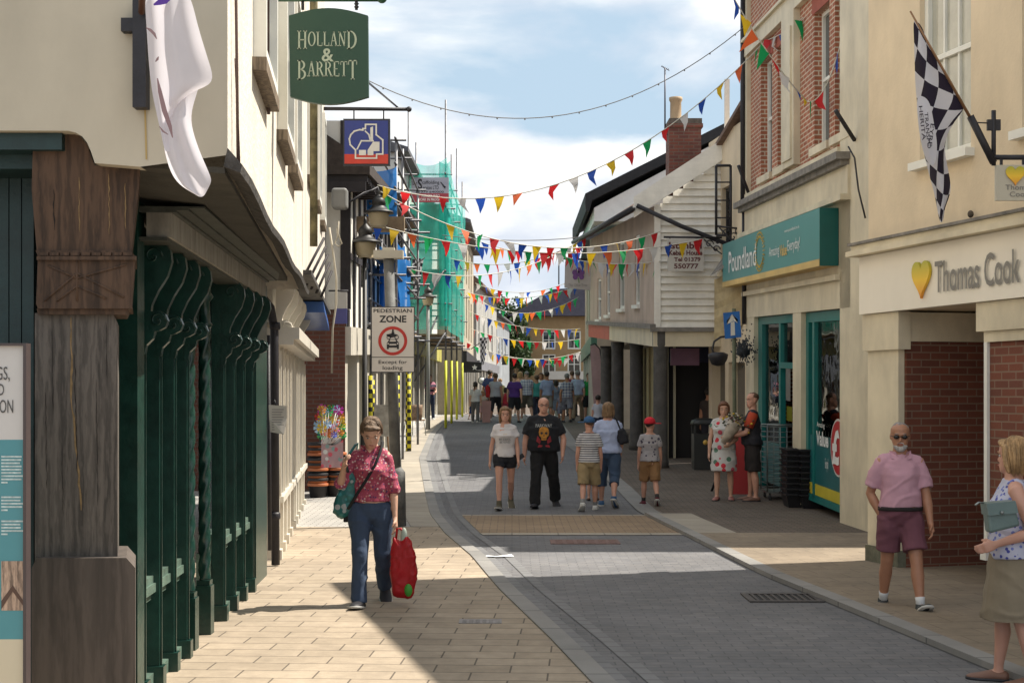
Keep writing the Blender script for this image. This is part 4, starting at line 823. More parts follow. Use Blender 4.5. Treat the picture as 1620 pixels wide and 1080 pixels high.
for a_, b_ in (((70, 476), (122, 432)), ((122, 432), (196, 470)), ((76, 420), (122, 440)), ((122, 412), (122, 476)), ((122, 440), (200, 418)), ((90, 476), (122, 452)), ((122, 452), (168, 472))): mb.tube([P(*a_, Y0-.022), P(*b_, Y0-.022)], .006, 5)
mb.build('carved_tracery', oakb, LB)
mb = MB()
for k in range(9): poly_px(mb, [(62+k*16.6, 399), (76+k*16.6, 399), (76+k*16.6, 404), (62+k*16.6, 404)], Y0-.034, .02)
mb.build('carved_dentils', oakb, LB)
# left of the post: green joinery below the wall
mb = MB(); mb.bx(-8, -2.36, 7.5, 7.6, 0, 3.1); mb.bx(-8, -2.2, 6.95, 7.5, 3.02, 3.1); mb.bx(-8, -2.28, 7.1, 7.5, 2.95, 3.02)
for px in (2, 22, 42): x_ = (px-810)/F*7.4; mb.bx(x_-.03, x_+.03, 7.42, 7.5, 0, 2.95)
mb.bx(-8, -2.36, 7.44, 7.5, 2.72, 2.76); mb.build('joinery', mat('teal_green_joinery', (.010, .035, .036), .5, .3, 6, .2), LB)
# iron tie on the front wall
it = thing('wall_tie', 'black iron cross shaped bracket on the shaded cream front wall beside the white flag', 'bracket', P(224, 172, 6.86))
mb = MB(); a, b = P(213, 172, 6.86), P(234, 2, 6.86); mb.bx(a.x, b.x, 6.82, 6.895, a.z, b.z); a, b = P(193, 51, 6.86), P(213, 30, 6.86); mb.bx(a.x, b.x-.001, 6.84, 6.895, a.z, b.z); mb.build('plate', ironb, it)
mb = MB(); mb.tube([P(224, 20, 6.8), P(226, -60, 6.5)], .016, 8); mb.build('pole_socket', mat('brown_pole', (.12, .05, .03), .5), it)
mb = MB(); y = 6.895; a = P(229, 172, y); mb.add([(a.x-.003, y, a.z), (a.x+.006, y, a.z), (a.x+.012, y, a.z-.25), (a.x+.009, y, P(0, 252, y).z), (a.x+.004, y, P(0, 252, y).z), (a.x+.004, y, a.z-.25)], [(0, 1, 2, 3, 4, 5)]); mb.build('rust_stain', mat('rust_stain', (.42, .30, .12), .9, .1), it)
# white flag
wf = thing('white_flag', 'white flag with purple and brown swooshes hanging from the cream wall on the left', 'flag', P(260, 0, 6.45)); yf = 6.45
A_ = [[(228, -10), (245, -10, .03), (262, -10, -.05), (285, -10, .02), (301, -10)], [(231, 30), (247, 32, .04), (266, 32, -.05), (290, 32, .03), (310, 30)], [(233, 62), (249, 64, .03), (270, 64, -.06), (296, 64, .03), (319, 62)],
      [(235, 95), (252, 98, .02), (275, 98, -.06), (303, 98, .03), (330, 97, .02)], [(238, 125), (255, 128, .02), (280, 130, -.05), (309, 132, .02), (342, 134, .05)], [(241, 148), (255, 152, .03), (272, 154, -.04), (288, 150, .0), (306, 142, .05)],
      [(246, 172), (255, 176, .03), (263, 178, -.02), (268, 178), (274, 170, .04)], [(253, 203), (259, 206, .02), (264, 206), (268, 206), (271, 204, .02)], [(260, 238), (263, 240), (266, 240), (269, 240), (272, 238)]]
B_2 = [[(284, 140, .10), (292, 140, .05), (300, 139, .06), (308, 138, .07), (316, 136, .1)], [(270, 166, .08), (278, 166, .02), (286, 166, .03), (295, 164, .04), (307, 160, .08)], [(256, 196, .05), (267, 196, -.02), (277, 196, .02), (288, 193, -.03), (300, 190, .05)],
       [(258, 228, .04), (270, 228, -.03), (283, 228, .02), (297, 226, -.03), (310, 224, .03)], [(264, 255, .03), (277, 256, -.03), (291, 256, .02), (306, 254, -.03), (320, 250, .02)], [(273, 280, .02), (287, 282, -.03), (301, 284, .02), (317, 282, -.02), (333, 278)], [(288, 296), (299, 300, -.03), (309, 302, .01), (319, 300, -.02), (335, 288)], [(310, 308), (314, 311), (319, 312), (324, 309), (328, 300)]]
wcl = mat('flag_white', (.80, .77, .82), .85, .03, 5, .3, 10, trans=.5)
for rw_ in (A_, B_2): o = cloth_sheet(rw_, yf).build('cloth', wcl, wf); sd = o.modifiers.new('s', 'SUBSURF'); sd.levels = sd.render_levels = 2
def swoosh(pts, wd, m):
    mb = MB(); n_ = len(pts); vs = []
    for i, (x, y_) in enumerate(pts):
        x2, y2 = pts[min(i+1, n_-1)]; x1, y1 = pts[max(0, i-1)]; dx, dy = x2-x1, y2-y1; l_ = math.hypot(dx, dy); ww = wd*math.sin(math.pi*(i+.3)/(n_-.4)); vs += [P(x-dy/l_*ww, y_+dx/l_*ww, yf-.075), P(x+dy/l_*ww, y_-dx/l_*ww, yf-.075)]
    mb.add(vs, [(2*i, 2*i+1, 2*i+3, 2*i+2) for i in range(n_-1)]); mb.build('printed_swoosh', m, wf)
swoosh([(243, 8), (252, 4), (262, 2), (272, -4)], 5, mat('purple_ink', (.10, .04, .30), .8)); br_ = mat('brown_ink', (.28, .18, .19), .8)
swoosh([(231, 44), (238, 48), (244, 54), (248, 62)], 2.5, br_); swoosh([(249, 124), (253, 145), (260, 175), (269, 200), (273, 218)], 4, br_); swoosh([(246, 98), (249, 94), (251, 90)], 2, br_); swoosh([(252, 200), (258, 208), (266, 213)], 1.5, br_)
# information board at the left edge
ib = thing('information_board', 'tall information panel, white above teal above cream, in the bottom left corner', 'sign', P(0, 1080, 6.35)); yi = 6.35
xr = P(40, 0, yi).x; mb = MB(); mb.bx(-3.1, xr, yi-.01, yi+.01, P(0, 695, yi).z, P(0, 547, yi).z, 0); mb.bx(-3.1, xr, yi-.01, yi+.01, P(0, 1010, yi).z, P(0, 695, yi).z, 1); mb.bx(-3.1, xr, yi-.01, yi+.01, .03, P(0, 1010, yi).z, 2)
mb.build('panel', [mat('board_white', (.52, .51, .50), .4, .03), mat('board_teal', (.07, .25, .29), .4, .05), mat('board_cream', (.56, .50, .37), .4, .03)], ib)
mb = MB(); a = P(45, 0, yi).x; mb.bx(xr, a, yi-.03, yi+.03, .03, P(0, 543, yi).z); mb.bx(-3.1, xr, yi-.03, yi+.03, P(0, 547, yi).z, P(0, 543, yi).z); mb.build('frame', mat('frame_brown', (.06, .045, .045), .4), ib)
dk = mat('text_grey', (.06, .06, .06), .6)
for s, x0, x1, y0, y1 in (('BUILDINGS,', -66, 17, 604, 580), ('AND', -22, 8, 625, 607), ('INTERPRETATION', -92, 22.5, 653, 632)): text('lettering', s, (0, yi-.012, 0), (1, 0, 0), (0, 0, 1), (P(x0, 0, yi).x, P(x1, 0, yi).x, P(0, y0, yi).z, P(0, y1, yi).z), dk, ib, .002)
random.seed(11)
for blk in ((722, 9), (786, 5), (824, 5)):
    mb = MB()
    for k in range(blk[1]*1): zc = blk[0]+k*5.1; a, b = P(2, zc+1.3, yi-.012), P(37-random.random()*6 if k < blk[1]-1 else 12, zc-1.3, yi-.012); mb.quad((a.x, a.y, a.z), (b.x, a.y, a.z), (b.x, a.y, b.z), (a.x, a.y, b.z))
    o = mb.build('paragraph', mat('text_pale', (.45, .55, .55), .5, .3, 60), ib); o['kind'] = 'stuff'
mb = MB(); a, b = P(2, 965, yi-.012), P(37, 887, yi-.012); mb.quad((a.x, a.y, a.z), (b.x, a.y, a.z), (b.x, a.y, b.z), (a.x, a.y, b.z)); mb.build('photo', woodmat('carved_wood_photo', (.38, .27, .20), .4, .5, 2.5, 0), ib)
mb = MB(); poly_px(mb, [(2, 963), (20, 935), (37, 958), (37, 950), (20, 925), (2, 950)], yi-.014, .001); mb.build('photo_rafters', mat('photo_brown', (.09, .05, .035), .6), ib)
# downpipe between the shops, small cream wall
dp = thing('black_downpipe', 'tall black downpipe standing between the green shopfront and the white shopfront', 'pipe', P(434, 895, 15.0))
mb = MB(); mb.tube([P(436, 893, 15.0), P(434, 520, 15.0), P(428, 486, 15.0), P(415, 470, 14.9)], .045, 8); mb.tube([P(427, 870, 14.7), P(424, 530, 14.7)], .022, 6)
for z in (.5, 1.5, 2.5): mb.lathe((P(435, 0, 15).x, 15.0, z), [(.05, 0), (.058, .02), (.058, .06), (.05, .08)], 10)
mb.build('pipe', ironb, dp)
md = thing('mossy_downpipe', 'thick lead grey downpipe stained with moss on the sunlit cream upper wall', 'pipe', UW.pt(UW.L-.1, 3.6, .1))
mb = MB(); p0 = UW.pt(UW.L-.12, 0, .12); mb.lathe((p0.x, p0.y, 3.4), [(.042, 0), (.042, 5.8)], 10)
for z in (5.2, 7): mb.lathe((p0.x, p0.y, z), [(.046, 0), (.056, .02), (.056, .1), (.046, .12)], 10)
mb.build('pipe', mat('mossy_lead', (.16, .14, .07), .8, .7, 7, .5), md)

# ---------------------------------------------------------------- LEFT: white shopfront building
L2 = Wall(-2.27, 15.35, -3.08, 23.4); L2.n = L2.n if L2.n.x > 0 else -L2.n
WL = thing('white_shopfront_building', 'white rendered building with white scrolled corbels over its shopfront, left of the pavement', 'building', L2.pt(0, 0))
ops = [(L2.u(495)-.0, L2.u(500), 4.6, 6.2), (L2.u(506), L2.u(510), 4.2, 5.8), (L2.u(514), L2.u(517), 4.0, 5.6)]
ops = [(1.4, 2.2, 4.4, 6.0), (3.6, 4.4, 4.4, 6.0), (5.8, 6.6, 4.4, 6.0)]
mb = MB(); L2.skin(mb, 0, L2.L, 3.15, 8.8, ops, .06); L2.shell(mb, 0, L2.L, 3.15, 8.8, 5); mb.build('wall', mat('bright_render', (.70, .65, .57), .9, .07, 2, .5, 12, grime=.25), WL)
for o in ops: window(L2, *o, .0, WL, whitep, dglass, 2, 2, .07, .07, MC['bare_sill'], proud=.04)
G2 = Wall(-2.56, 15.5, -3.42, 23.4); G2.n = G2.n if G2.n.x > 0 else -G2.n
wpaint = mat('white_gloss', (.60, .56, .48), .45, .08, 3, .15, 20)
mb = MB(); G2.box(mb, 0, G2.L, 2.42, 2.55, -.3, .24); G2.box(mb, 0, G2.L, 2.36, 2.42, -.3, .18); mb.build('cornice', wpaint, WL)
mb = MB(); G2.box(mb, -.0, G2.L, 2.6, 3.15, -.6, -.06); mb.build('fascia', wpaint, WL)
mb = MB(); L2.box(mb, .1, L2.L, 3.12, 3.17, -.3, .1); mb.build('jetty_lip', MC['tarred_lead'], WL)
for u_ in (.05, .9, 1.75, 2.6, 3.6, 4.4, 5.2, 6.4, 7.4): 
    mb = MB(); G2.box(mb, u_, u_+.16, .12, 2.36, -.12, .02); G2.box(mb, u_+.05, u_+.11, .7, 2.3, .0, .04); G2.box(mb, u_-.02, u_+.18, 0, .12, -.12, .05); mb.build('pilaster', wpaint, WL)
for u_ in (.12, 1.3, 2.5, 3.7, 5.6): corbel(G2, u_, 3.08, 1/235, wpaint, WL, .18)
for a, b in ((.21, 2.6), (2.76, 5.2), (5.36, 7.8)):
    mb = MB(); G2.box(mb, a, b, 0, .62, -.2, -.05); G2.box(mb, a, b, .62, .69, -.2, .06); mb.build('stall_riser', wpaint, WL); mb = MB(); G2.box(mb, a, b, .69, 2.36, -.2, -.08); mb.build('shop_window', dglass, WL)
mb = MB(); mb.hexa([G2.pt(4.2, 2.95, .02), G2.pt(7.6, 2.85, .02), G2.pt(7.6, 2.85, .42), G2.pt(4.2, 2.95, .42), G2.pt(4.2, 3.1, .02), G2.pt(7.6, 3.0, .02), G2.pt(7.6, 3.0, .4), G2.pt(4.2, 3.1, .4)]); mb.build('blue_fascia_sign', mat('blue_sign', (.02, .08, .28), .4), WL)
for k in range(5):
    mb = MB(); x0, y0_ = 476+k*8, 446+k*6; x1, y1_ = 513+k*3, 376+k*13; mb.tube([P(x0, y0_, 16.2+k*.5), P(x1, y1_, 16.4+k*.5)], .016, 4); mb.build('slanting_rafter', dtim if 'dtim' in globals() else mat('dark_timber', (.022, .018, .02), .7, .3, 6, .4), WL)
# notice hanging outside
nb = thing('paper_notice', 'white paper notice hanging on the downpipe beside the white shopfront', 'notice', P(440, 688, 14.2)); yn = 14.2
mb = MB(); mb.add([P(425, 640, yn), P(454, 642, yn), P(454, 662, yn+.01), P(449, 687, yn-.03), P(428, 683, yn), P(426, 662, yn)], [(0, 1, 2, 5), (5, 2, 3, 4)]); mb.build('sheet', mat('notice_paper', (.62, .56, .50), .7, .05), nb)
mb = MB()
for k in range(9): a, b = P(430, 647+k*4, yn-.01), P(449-(k % 3)*2, 648+k*4, yn-.01); mb.quad((a.x, a.y, a.z), (b.x, a.y, a.z), (b.x, a.y, b.z), (a.x, a.y, b.z))
o = mb.build('printed_lines', mat('ink', (.25, .22, .22), .8), nb); o['kind'] = 'stuff'
mb = MB(); mb.tube([P(434, 632, yn), P(437, 641, yn)], .006, 4); mb.build('hook', ironb, nb)

# ---------------------------------------------------------------- LEFT: brick shop with timbered upper floor
L3 = Wall(-2.95, 25.0, -2.95, 37.5, rise=.03); L3.n = L3.n if L3.n.x > 0 else -L3.n
TB = thing('timbered_house', 'dark timbered house with brick ground floor and heavy overhanging eaves behind the scaffold', 'building', (-3.2, 25, gz(25)))
lime = mat('lime_render', (.70, .68, .62), .9, .06, 3, .3); dtim = mat('dark_timber', (.022, .018, .02), .7, .3, 6, .4)
mb = MB(); mb.bx(-6, -2.93, 24.95, 25.2, 0, 3.3); mb.build('brick_flank', brickmat('dark_brick', (.16, .055, .035), (.12, .045, .03), (.14, .10, .08), .225, .075, .01), TB)
mb = MB(); mb.bx(-6, -2.86, 24.9, 25.1, 3.3, 6.6); L3.skin(mb, 0, L3.L, 3.0, 5.9, [(2, 3, 3.8, 5.2), (6, 7, 3.8, 5.2)], .1, off=.05); mb.build('wall', lime, TB)
window(L3, 2, 3, 3.8, 5.2, .05, TB, whitep, dglass); window(L3, 6, 7, 3.8, 5.2, .05, TB, whitep, dglass)
mb = MB()
for k in range(14): L3.box(mb, k*.92, k*.92+.26, 3.0, 5.9, .05, .075)
for k in range(7): x_ = -2.9-k*.45; mb.bx(x_-.1, x_+.08, 24.86, 24.9, 3.3, 6.6)
L3.box(mb, 0, L3.L, 4.2, 4.32, .052, .08); mb.build('timber_frame', dtim, TB)
mb = MB(); L3.box(mb, 0, L3.L, 0, 2.5, -.3, -.2, 1)
for k in range(7): L3.box(mb, k*1.9, k*1.9+.35, 0, 2.5, -.3, .02, 0)
L3.box(mb, 0, L3.L, 2.5, 3.0, -.3, .12, 0); mb.build('shopfront', [wpaint, dglass], TB)
mb = MB(); mb.hexa([(-6, 24.5, 5.6), (-2.45, 24.5, 5.6), (-2.45, 37.5, 6.2), (-6, 37.5, 6.2), (-6, 24.5, 8.2), (-2.45, 24.5, 5.78), (-2.45, 37.5, 6.35), (-6, 37.5, 8.6)])
mb.build('roof', mat('dark_tiles', (.05, .038, .032), .9, .35, 8, .6), TB)
mb = MB()
for k in range(10): mb.bx(-3.35, -2.5, 24.55+k*.25, 24.62+k*.25, 5.48, 5.6)
mb.bx(-3.45, -2.52, 24.5, 24.56, 5.3, 5.48); mb.build('eaves_bracket', dtim, TB)
al = thing('alarm_box', 'rounded grey box fixed high on the wall beneath the eaves, left of the lamp', 'box', P(537, 315, 23.8)); mb = MB(); a, b = P(525, 331, 23.8), P(550, 298, 23.8); mb.bx(a.x, b.x, 23.7, 23.95, a.z, b.z); o = mb.build('cover', mat('box_grey', (.20, .20, .19), .5), al); bv = o.modifiers.new('b', 'BEVEL'); bv.width = .05; bv.segments = 3
mb = MB(); a = P(537, 315, 23.95); mb.bx(a.x-.05, a.x+.05, 23.95, 24.9, a.z-.05, a.z+.05); mb.tube([P(548, 322, 23.9), P(575, 305, 24.2), P(590, 300, 24.5)], .012, 5); mb.build('mount', ironb, al)
# hanging noticeboard-like long lamp etc: white barge, cable loop
cbl = thing('looped_cable', 'pale loose cable hanging in a loop down the dark timber wall', 'cable', P(531, 370, 23.4)); mb = MB()
mb.tube([P(521, 360, 23.4), P(527, 400, 23.4), P(532, 440, 23.4), P(532, 480, 23.4), P(526, 520, 23.4), P(525, 590, 23.4)], .018, 5); mb.tube([P(533, 360, 23.4), P(534, 375, 23.4), P(530, 385, 23.4), P(535, 390, 23.4), P(541, 385, 23.4), P(535, 370, 23.4), P(536, 350, 23.4)], .012, 5); mb.build('cord', mat('pale_cable', (.4, .36, .28), .7), cbl)
eb = thing('estate_agent_board', 'small white and purple hanging sign under the dark eaves on the left', 'sign', P(540, 495, 24.4)); mb = MB(); a, b = P(529, 512, 24.4), P(549, 488, 24.4); mb.bx(a.x, b.x, 24.38, 24.42, a.z, b.z, 0); a, b = P(529, 488, 24.4), P(549, 462, 24.4); mb.bx(a.x, b.x, 24.38, 24.42, a.z, b.z, 1); mb.build('board', [mat('violet', (.08, .08, .25), .5), MC['sign_white']], eb)
mb = MB(); mb.tube([P(520, 460, 24.4), P(551, 460, 24.4)], .015, 5); mb.build('bracket', ironb, eb)

# ---------------------------------------------------------------- scaffolds
pole = mat('scaffold_steel', (.16, .16, .17), .5, .3, 8, .2, metal=.5); board = mat('scaffold_board', (.22, .16, .10), .85, .3, 6, .4)
wrap = printmat('hazard_wrap', (.62, .55, .02), [(.012, .012, .014)], 'check', .09, .6)
ywrap = mat('yellow_wrap', (.58, .60, .03), .6, .12, 5)
def scaffold(t, fr_, bk, levels, top, wrapm, wtop, tops=None, rail=True):
    """fr_/bk: outer and inner standards (x,y)"""
    for i, (x_, y_) in enumerate(fr_+bk):
        g = gz(y_); mb = MB(); tt = (tops[i % len(tops)] if tops else top); mb.tube([(x_, y_, g), (x_, y_, tt)], .03, 7); s = mb.build('standard', pole, t)
        if wrapm and (i < len(fr_) if wrapm is not wrap else i in (0, 2, 4)): mb = MB(); mb.tube([(x_, y_, g+.02), (x_, y_, g+wtop)], .066 if wrapm is wrap else .042, 8); mb.build('wrap', wrapm, s)
    for z in levels:
        for line in (fr_, bk):
            mb = MB(); a, b = Vector((*line[0], z)), Vector((*line[-1], z)); d = (b-a).normalized(); mb.tube([a-d*.4, b+d*.4], .027, 6)
            if rail: mb.tube([a-d*.3+Vector((0, 0, 1.0)), b+d*.3+Vector((0, 0, 1.0))], .024, 6); mb.tube([a-d*.3+Vector((0, 0, .5)), b+d*.3+Vector((0, 0, .5))], .024, 6)
            mb.build('ledger', pole, t)
        for (a, b) in zip(fr_, bk): mb = MB(); A, B = Vector((*a, z-.06)), Vector((*b, z-.06)); d = (A-B).normalized(); mb.tube([B-d*.2, A+d*.3], .027, 6); mb.tube([B+Vector((0, 0, 1.06)), A+d*.2+Vector((0, 0, 1.06))], .024, 6); mb.build('transom', pole, t)
        mb = MB(); mb.hexa([(bk[0][0], bk[0][1], z+.03), (fr_[0][0], fr_[0][1], z+.03), (fr_[-1][0], fr_[-1][1], z+.03), (bk[-1][0], bk[-1][1], z+.03), (bk[0][0], bk[0][1], z+.07), (fr_[0][0], fr_[0][1], z+.07), (fr_[-1][0], fr_[-1][1], z+.07), (bk[-1][0], bk[-1][1], z+.07)]); mb.build('board_deck', board, t)
def net(mb, a, b, z0, z1, nu=10, nv=12, amp=.06, sag=.1):
    a, b = Vector(a), Vector(b); d = (b-a); n_ = Vector((-d.y, d.x, 0)).normalized(); vs = []
    for j in range(nv+1):
        for i in range(nu+1):
            t, s = i/nu, j/nv; p = a+d*t; w_ = amp*(noise.noise(Vector((t*4, s*3, a.x*3+a.y)))+.5*math.sin(t*9+s)); vs.append((p.x+n_.x*w_, p.y+n_.y*w_, z0+(z1-z0)*s-sag*math.sin(math.pi*t)*s))
    mb.add(vs, [(j*(nu+1)+i, j*(nu+1)+i+1, (j+1)*(nu+1)+i+1, (j+1)*(nu+1)+i) for j in range(nv) for i in range(nu)], 0, True); return mb
S1 = thing('scaffold_with_blue_sheets', 'steel scaffold with blue sheeting and black and yellow wrapped feet, nearer one on the left', 'scaffold', (-2.7, 27, gz(27)))
f1 = [(-2.32, 28.5), (-2.36, 30.7), (-2.40, 33), (-2.35, 35.5)]; b1 = [(-2.82, 28.5), (-2.82, 30.7), (-2.82, 33), (-2.82, 35.5)]
scaffold(S1, f1, b1, [3.2, 4.6, 5.9], 6.6, wrap, 1.9, [6.9, 7.1, 6.3, 6.9, 6.5, 6.2])
blue = netmat('blue_sheet', (.05, .26, .70), .82)
mb = MB(); net(mb, (-3.2, 28.4, 0), (-2.3, 28.4, 0), 5.0, 6.35); o = mb.build('blue_sheet', blue, S1)
mb = MB(); net(mb, (-2.85, 30.6, 0), (-2.3, 30.6, 0), 3.5, 5.0); mb.build('blue_sheet', blue, S1)
mb = MB(); net(mb, (-2.27, 28.6, 0), (-2.36, 33, 0), 3.4, 4.9); mb.build('blue_sheet', blue, S1)
mb = MB(); a, b = P(545, 375, 26.6), P(640, 335, 26.6); mb.bx(a.x, b.x, 26.5, 26.7, a.z+.1, b.z-.1); mb.build('board_deck', board, S1)
S2 = thing('scaffold_with_green_net', 'tall scaffold wrapped in turquoise debris netting with yellow wrapped feet further down the street', 'scaffold', (-2.1, 44, gz(44)))
f2 = [(-2.05, 44), (-2.02, 47.5), (-1.98, 51), (-1.92, 55)]; b2 = [(-3.2, 44), (-3.2, 47.5), (-3.2, 51), (-3.2, 55)]
scaffold(S2, f2, b2, [3.6, 5.6, 7.6], 9.6, ywrap, 2.1, [10.9, 9.8, 10.6, 10.0, 10.6, 10.2, 9.5, 9.9])
tn = netmat('turquoise_net', (.10, .74, .62), .5)
mb = MB(); net(mb, (-3.25, 43.93, 0), (-2.0, 43.93, 0), 3.8, 9.1, 14, 16, .10, .25); mb.build('debris_net', tn, S2)
mb = MB(); net(mb, (-1.98, 43.95, 0), (-1.85, 55.3, 0), 3.8, 9.0, 24, 16, .10, .3); mb.build('debris_net', tn, S2)
mb = MB(); net(mb, (-2.25, 43.9, 0), (-1.9, 43.9, 0), 3.9, 9.0, 8, 16, .12, .1); mb.build('debris_net', netmat('turquoise_net_folded', (.05, .62, .52), .7), S2)
mb = MB(); 
for a, b in (((-3.2, 3.7), (-2.1, 5.6)), ((-2.05, 3.7), (-3.0, 2.2)), ((-3.1, 2.4), (-2.3, 4.2))): mb.tube([(a[0], 43.8, a[1]), (b[0], 43.8, b[1])], .027, 6)
mb.build('brace', pole, S2)
sb = thing('scaffold_company_sign', 'grey over red sign board of the scaffolding firm hung on the turquoise netting', 'sign', P(681, 318, 43.6)); ysb = 43.6
mb = MB(); a, b = P(651, 320, ysb), P(710, 306, ysb); mb.bx(a.x, b.x, ysb-.02, ysb+.02, a.z, b.z, 1); a, b = P(651, 306, ysb), P(710, 281, ysb); mb.bx(a.x, b.x, ysb-.02, ysb+.02, a.z, b.z, 0); mb.build('board', [mat('sign_grey', (.36, .36, .42), .5), mat('sign_red', (.35, .04, .06), .5)], sb)
def sgn(par, s, y_, x0, x1, y0, y1, m, bold=.01, nm='lettering'): return text(nm, s, (0, y_-.021, 0), (1, 0, 0), (0, 0, 1), (P(x0, 0, y_).x, P(x1, 0, y_).x, P(0, y0, y_).z, P(0, y1, y_).z), m, par, .003, bold)
bk_ = mat('text_black', (.015, .015, .018), .5)
sgn(sb, 'S', ysb, 661, 668, 300, 283, bk_, .03); sgn(sb, 'caffolding', ysb, 668, 695, 293, 286, bk_); sgn(sb, 'Diss', ysb, 653, 660, 293, 287, bk_); sgn(sb, 'ervices LTD', ysb, 669, 694, 300, 294, bk_); sgn(sb, '01379 640000', ysb, 658, 702, 305.5, 302, bk_); sgn(sb, 'MERGER INFO\nWORK IN PROGRESS', ysb, 660, 703, 318, 308, wl)
mb = MB(); 
for k in range(5): mb.tube([P(697+k*2, 288+k*2, ysb-.03), P(704-k, 298-k, ysb-.03)], .012, 4)
mb.build('emblem', bk_, sb)

# ---------------------------------------------------------------- LEFT: buildings beyond
def simple_building(name, lab, pts, H, m, fl, wins=(), base=0, roofm=None, roofh=1.2, wm=whitep, side=True, dep=6, shop=None):
    Wl = Wall(*pts); Wl.n = Wl.n if (Wl.n.x > 0) == (fl > 0) else -Wl.n; t = thing(name, lab, 'building', Wl.pt(0, gz(pts[1])))
    mb = MB(); Wl.skin(mb, 0, Wl.L, base, H, wins, .12); Wl.shell(mb, 0, Wl.L, base, H, dep); mb.build('wall', m, t)
    for w_ in wins: window(Wl, *w_, .09, t, wm, dglass, 2, 1, .08)
    mb = MB(); mb.hexa([Wl.pt(-.2, H, .35), Wl.pt(Wl.L+.2, H, .35), Wl.pt(Wl.L+.2, H, -dep), Wl.pt(-.2, H, -dep), Wl.pt(-.2, H+.12, .35), Wl.pt(Wl.L+.2, H+.12, .35), Wl.pt(Wl.L+.2, H+roofh, -dep/2), Wl.pt(-.2, H+roofh, -dep/2)]); mb.build('roof', roofm or MC['slate'], t)
    if shop:
        mb = MB(); Wl.box(mb, 0, Wl.L, 3.1, 3.6, 0, .18, 0)
        n_ = max(2, int(Wl.L/2.2))
        for k in range(n_): u_ = Wl.L*k/n_; Wl.box(mb, u_, u_+.25, 1, 3.1, 0, .12, 1); Wl.box(mb, u_+.25, u_+Wl.L/n_, 1.4, 3.1, 0, .04, 2)
        mb.build('shopfront', [shop, wpaint, dglass], t)
    return t, Wl
simple_building('white_panelled_house', 'white house with white pillars standing behind the turquoise scaffold', (-3.25, 40, -3.05, 58), 8.6, mat('white_render', (.66, .65, .6), .85, .08), 1, [(1+k*3.2, 2.1+k*3.2, 4.6, 6.4) for k in range(5)], shop=mat('shop_yellow', (.5, .45, .1), .5))
simple_building('cream_parapet_house', 'tall cream house with bracketed eaves beyond the turquoise netting', (-2.06, 59, -1.98, 73), 8.9, mat('cream_far', (.45, .39, .29), .85, .1, grime=.3), 1, [(1+k*3, 2.3+k*3, z, z+1.9) for k in range(4) for z in (4.3, 6.7)], shop=mat('shop_black', (.012, .012, .014), .5))
simple_building('grey_tiled_house', 'house with a brown tiled roof further down the left side of the street', (-1.9, 76, -1.0, 92), 7.6, mat('white_far', (.40, .39, .36), .85, .08, grime=.35), 1, [(1+k*3.4, 2.3+k*3.4, 4.3, 6.0) for k in range(4)], roofm=MC['clay_tiles'], roofh=3.0, shop=mat('shop_grey', (.2, .2, .22), .5))
simple_building('pale_end_house', 'narrow pale house with a gable at the far left end of the street', (-1.0, 94, -.2, 106), 6.9, mat('white_far2', (.30, .32, .34), .85, .08, grime=.3), 1, [(1+k*3, 2.3+k*3, 3.9, 5.6) for k in range(3)], roofm=MC['slate'], roofh=2.4)
simple_building('terrace_house', 'cream terraced house beyond the pillared house on the right', (2.6, 43.5, 2.98, 58), 6.5, mat('cream_far2', (.40, .34, .26), .85, .1), -1, [(1+k*3.2, 2.2+k*3.2, 4.3, 6.0) for k in range(4)], roofm=MC['slate'], roofh=.9, shop=mat('shop_green', (.06, .16, .11), .5))
# wide brown building closing the street, with a dark slate roof
EB = thing('brown_brick_block', 'broad brown brick block with dark slate roof closing the end of the street', 'building', (4, 112, 1)); bb = mat('brown_block', (.30, .20, .10), .85, .1, 2, .2)
Wl = Wall(.3, 112, 14, 112); Wl.n = Vector((0, -1, 0)); ew = []
for px in (863, 903):
    for py0, py1 in ((552, 523), (592, 560)): ew.append((Wl.u(px-5), Wl.u(px+16), Wl.z(px, py0), Wl.z(px, py1)))
for k in range(2): ew.append((Wl.u(945+k*45), Wl.u(965+k*45), ew[0][2], ew[0][3]))
mb = MB(); Wl.skin(mb, 0, Wl.L, 1, 7.9, ew, .15); Wl.shell(mb, 0, Wl.L, 1, 7.9, 12); mb.build('wall', bb, EB)
for w_ in ew: window(Wl, *w_, .1, EB, whitep, dglass, 2, 1, .1, bar=.06)
slate2 = mat('blue_slate', (.022, .022, .030), 1, .2, 3, .3, spec=0)
mb = MB(); mb.hexa([(-.4, 111.4, 7.9), (14.4, 111.4, 7.9), (14.4, 124, 7.9), (-.4, 124, 7.9), (4.0, 117, 10.4), (12, 117, 10.4), (12, 118, 10.4), (4.0, 118, 10.4)]); mb.build('roof', slate2, EB)
mb = MB(); a, b = P(868, 600, 111), P(925, 587, 111); mb.bx(a.x, b.x, 110.6, 111.9, a.z, b.z); mb.build('shop_fascia', MC['sign_white'], EB)
BR = thing('slate_roofed_hall', 'large hall whose dark slate roof rises behind the brown block', 'building', (5, 135, 1)); mb = MB(); mb.bx(-2, 18, 132, 150, 1, 8.0); mb.build('wall', bb, BR); mb = MB(); mb.hexa([(-2.5, 131.5, 8.0), (18.5, 131.5, 8.0), (18.5, 150, 8.0), (-2.5, 150, 8.0), (4.0, 139, 12.0), (18, 139, 12.9), (18, 141, 12.9), (4.0, 141, 12.0)]); mb.build('roof', slate2, BR)
gr_ = mat('grass_green', (.06, .12, .02), .9, .3, 4); mb = MB(); mb.hexa([P(806, 585, 104), P(822, 585, 104), P(822, 585, 108), P(806, 585, 108), P(808, 560, 104), P(812, 560, 104), P(812, 560, 108), P(808, 560, 108)]); mb.poly
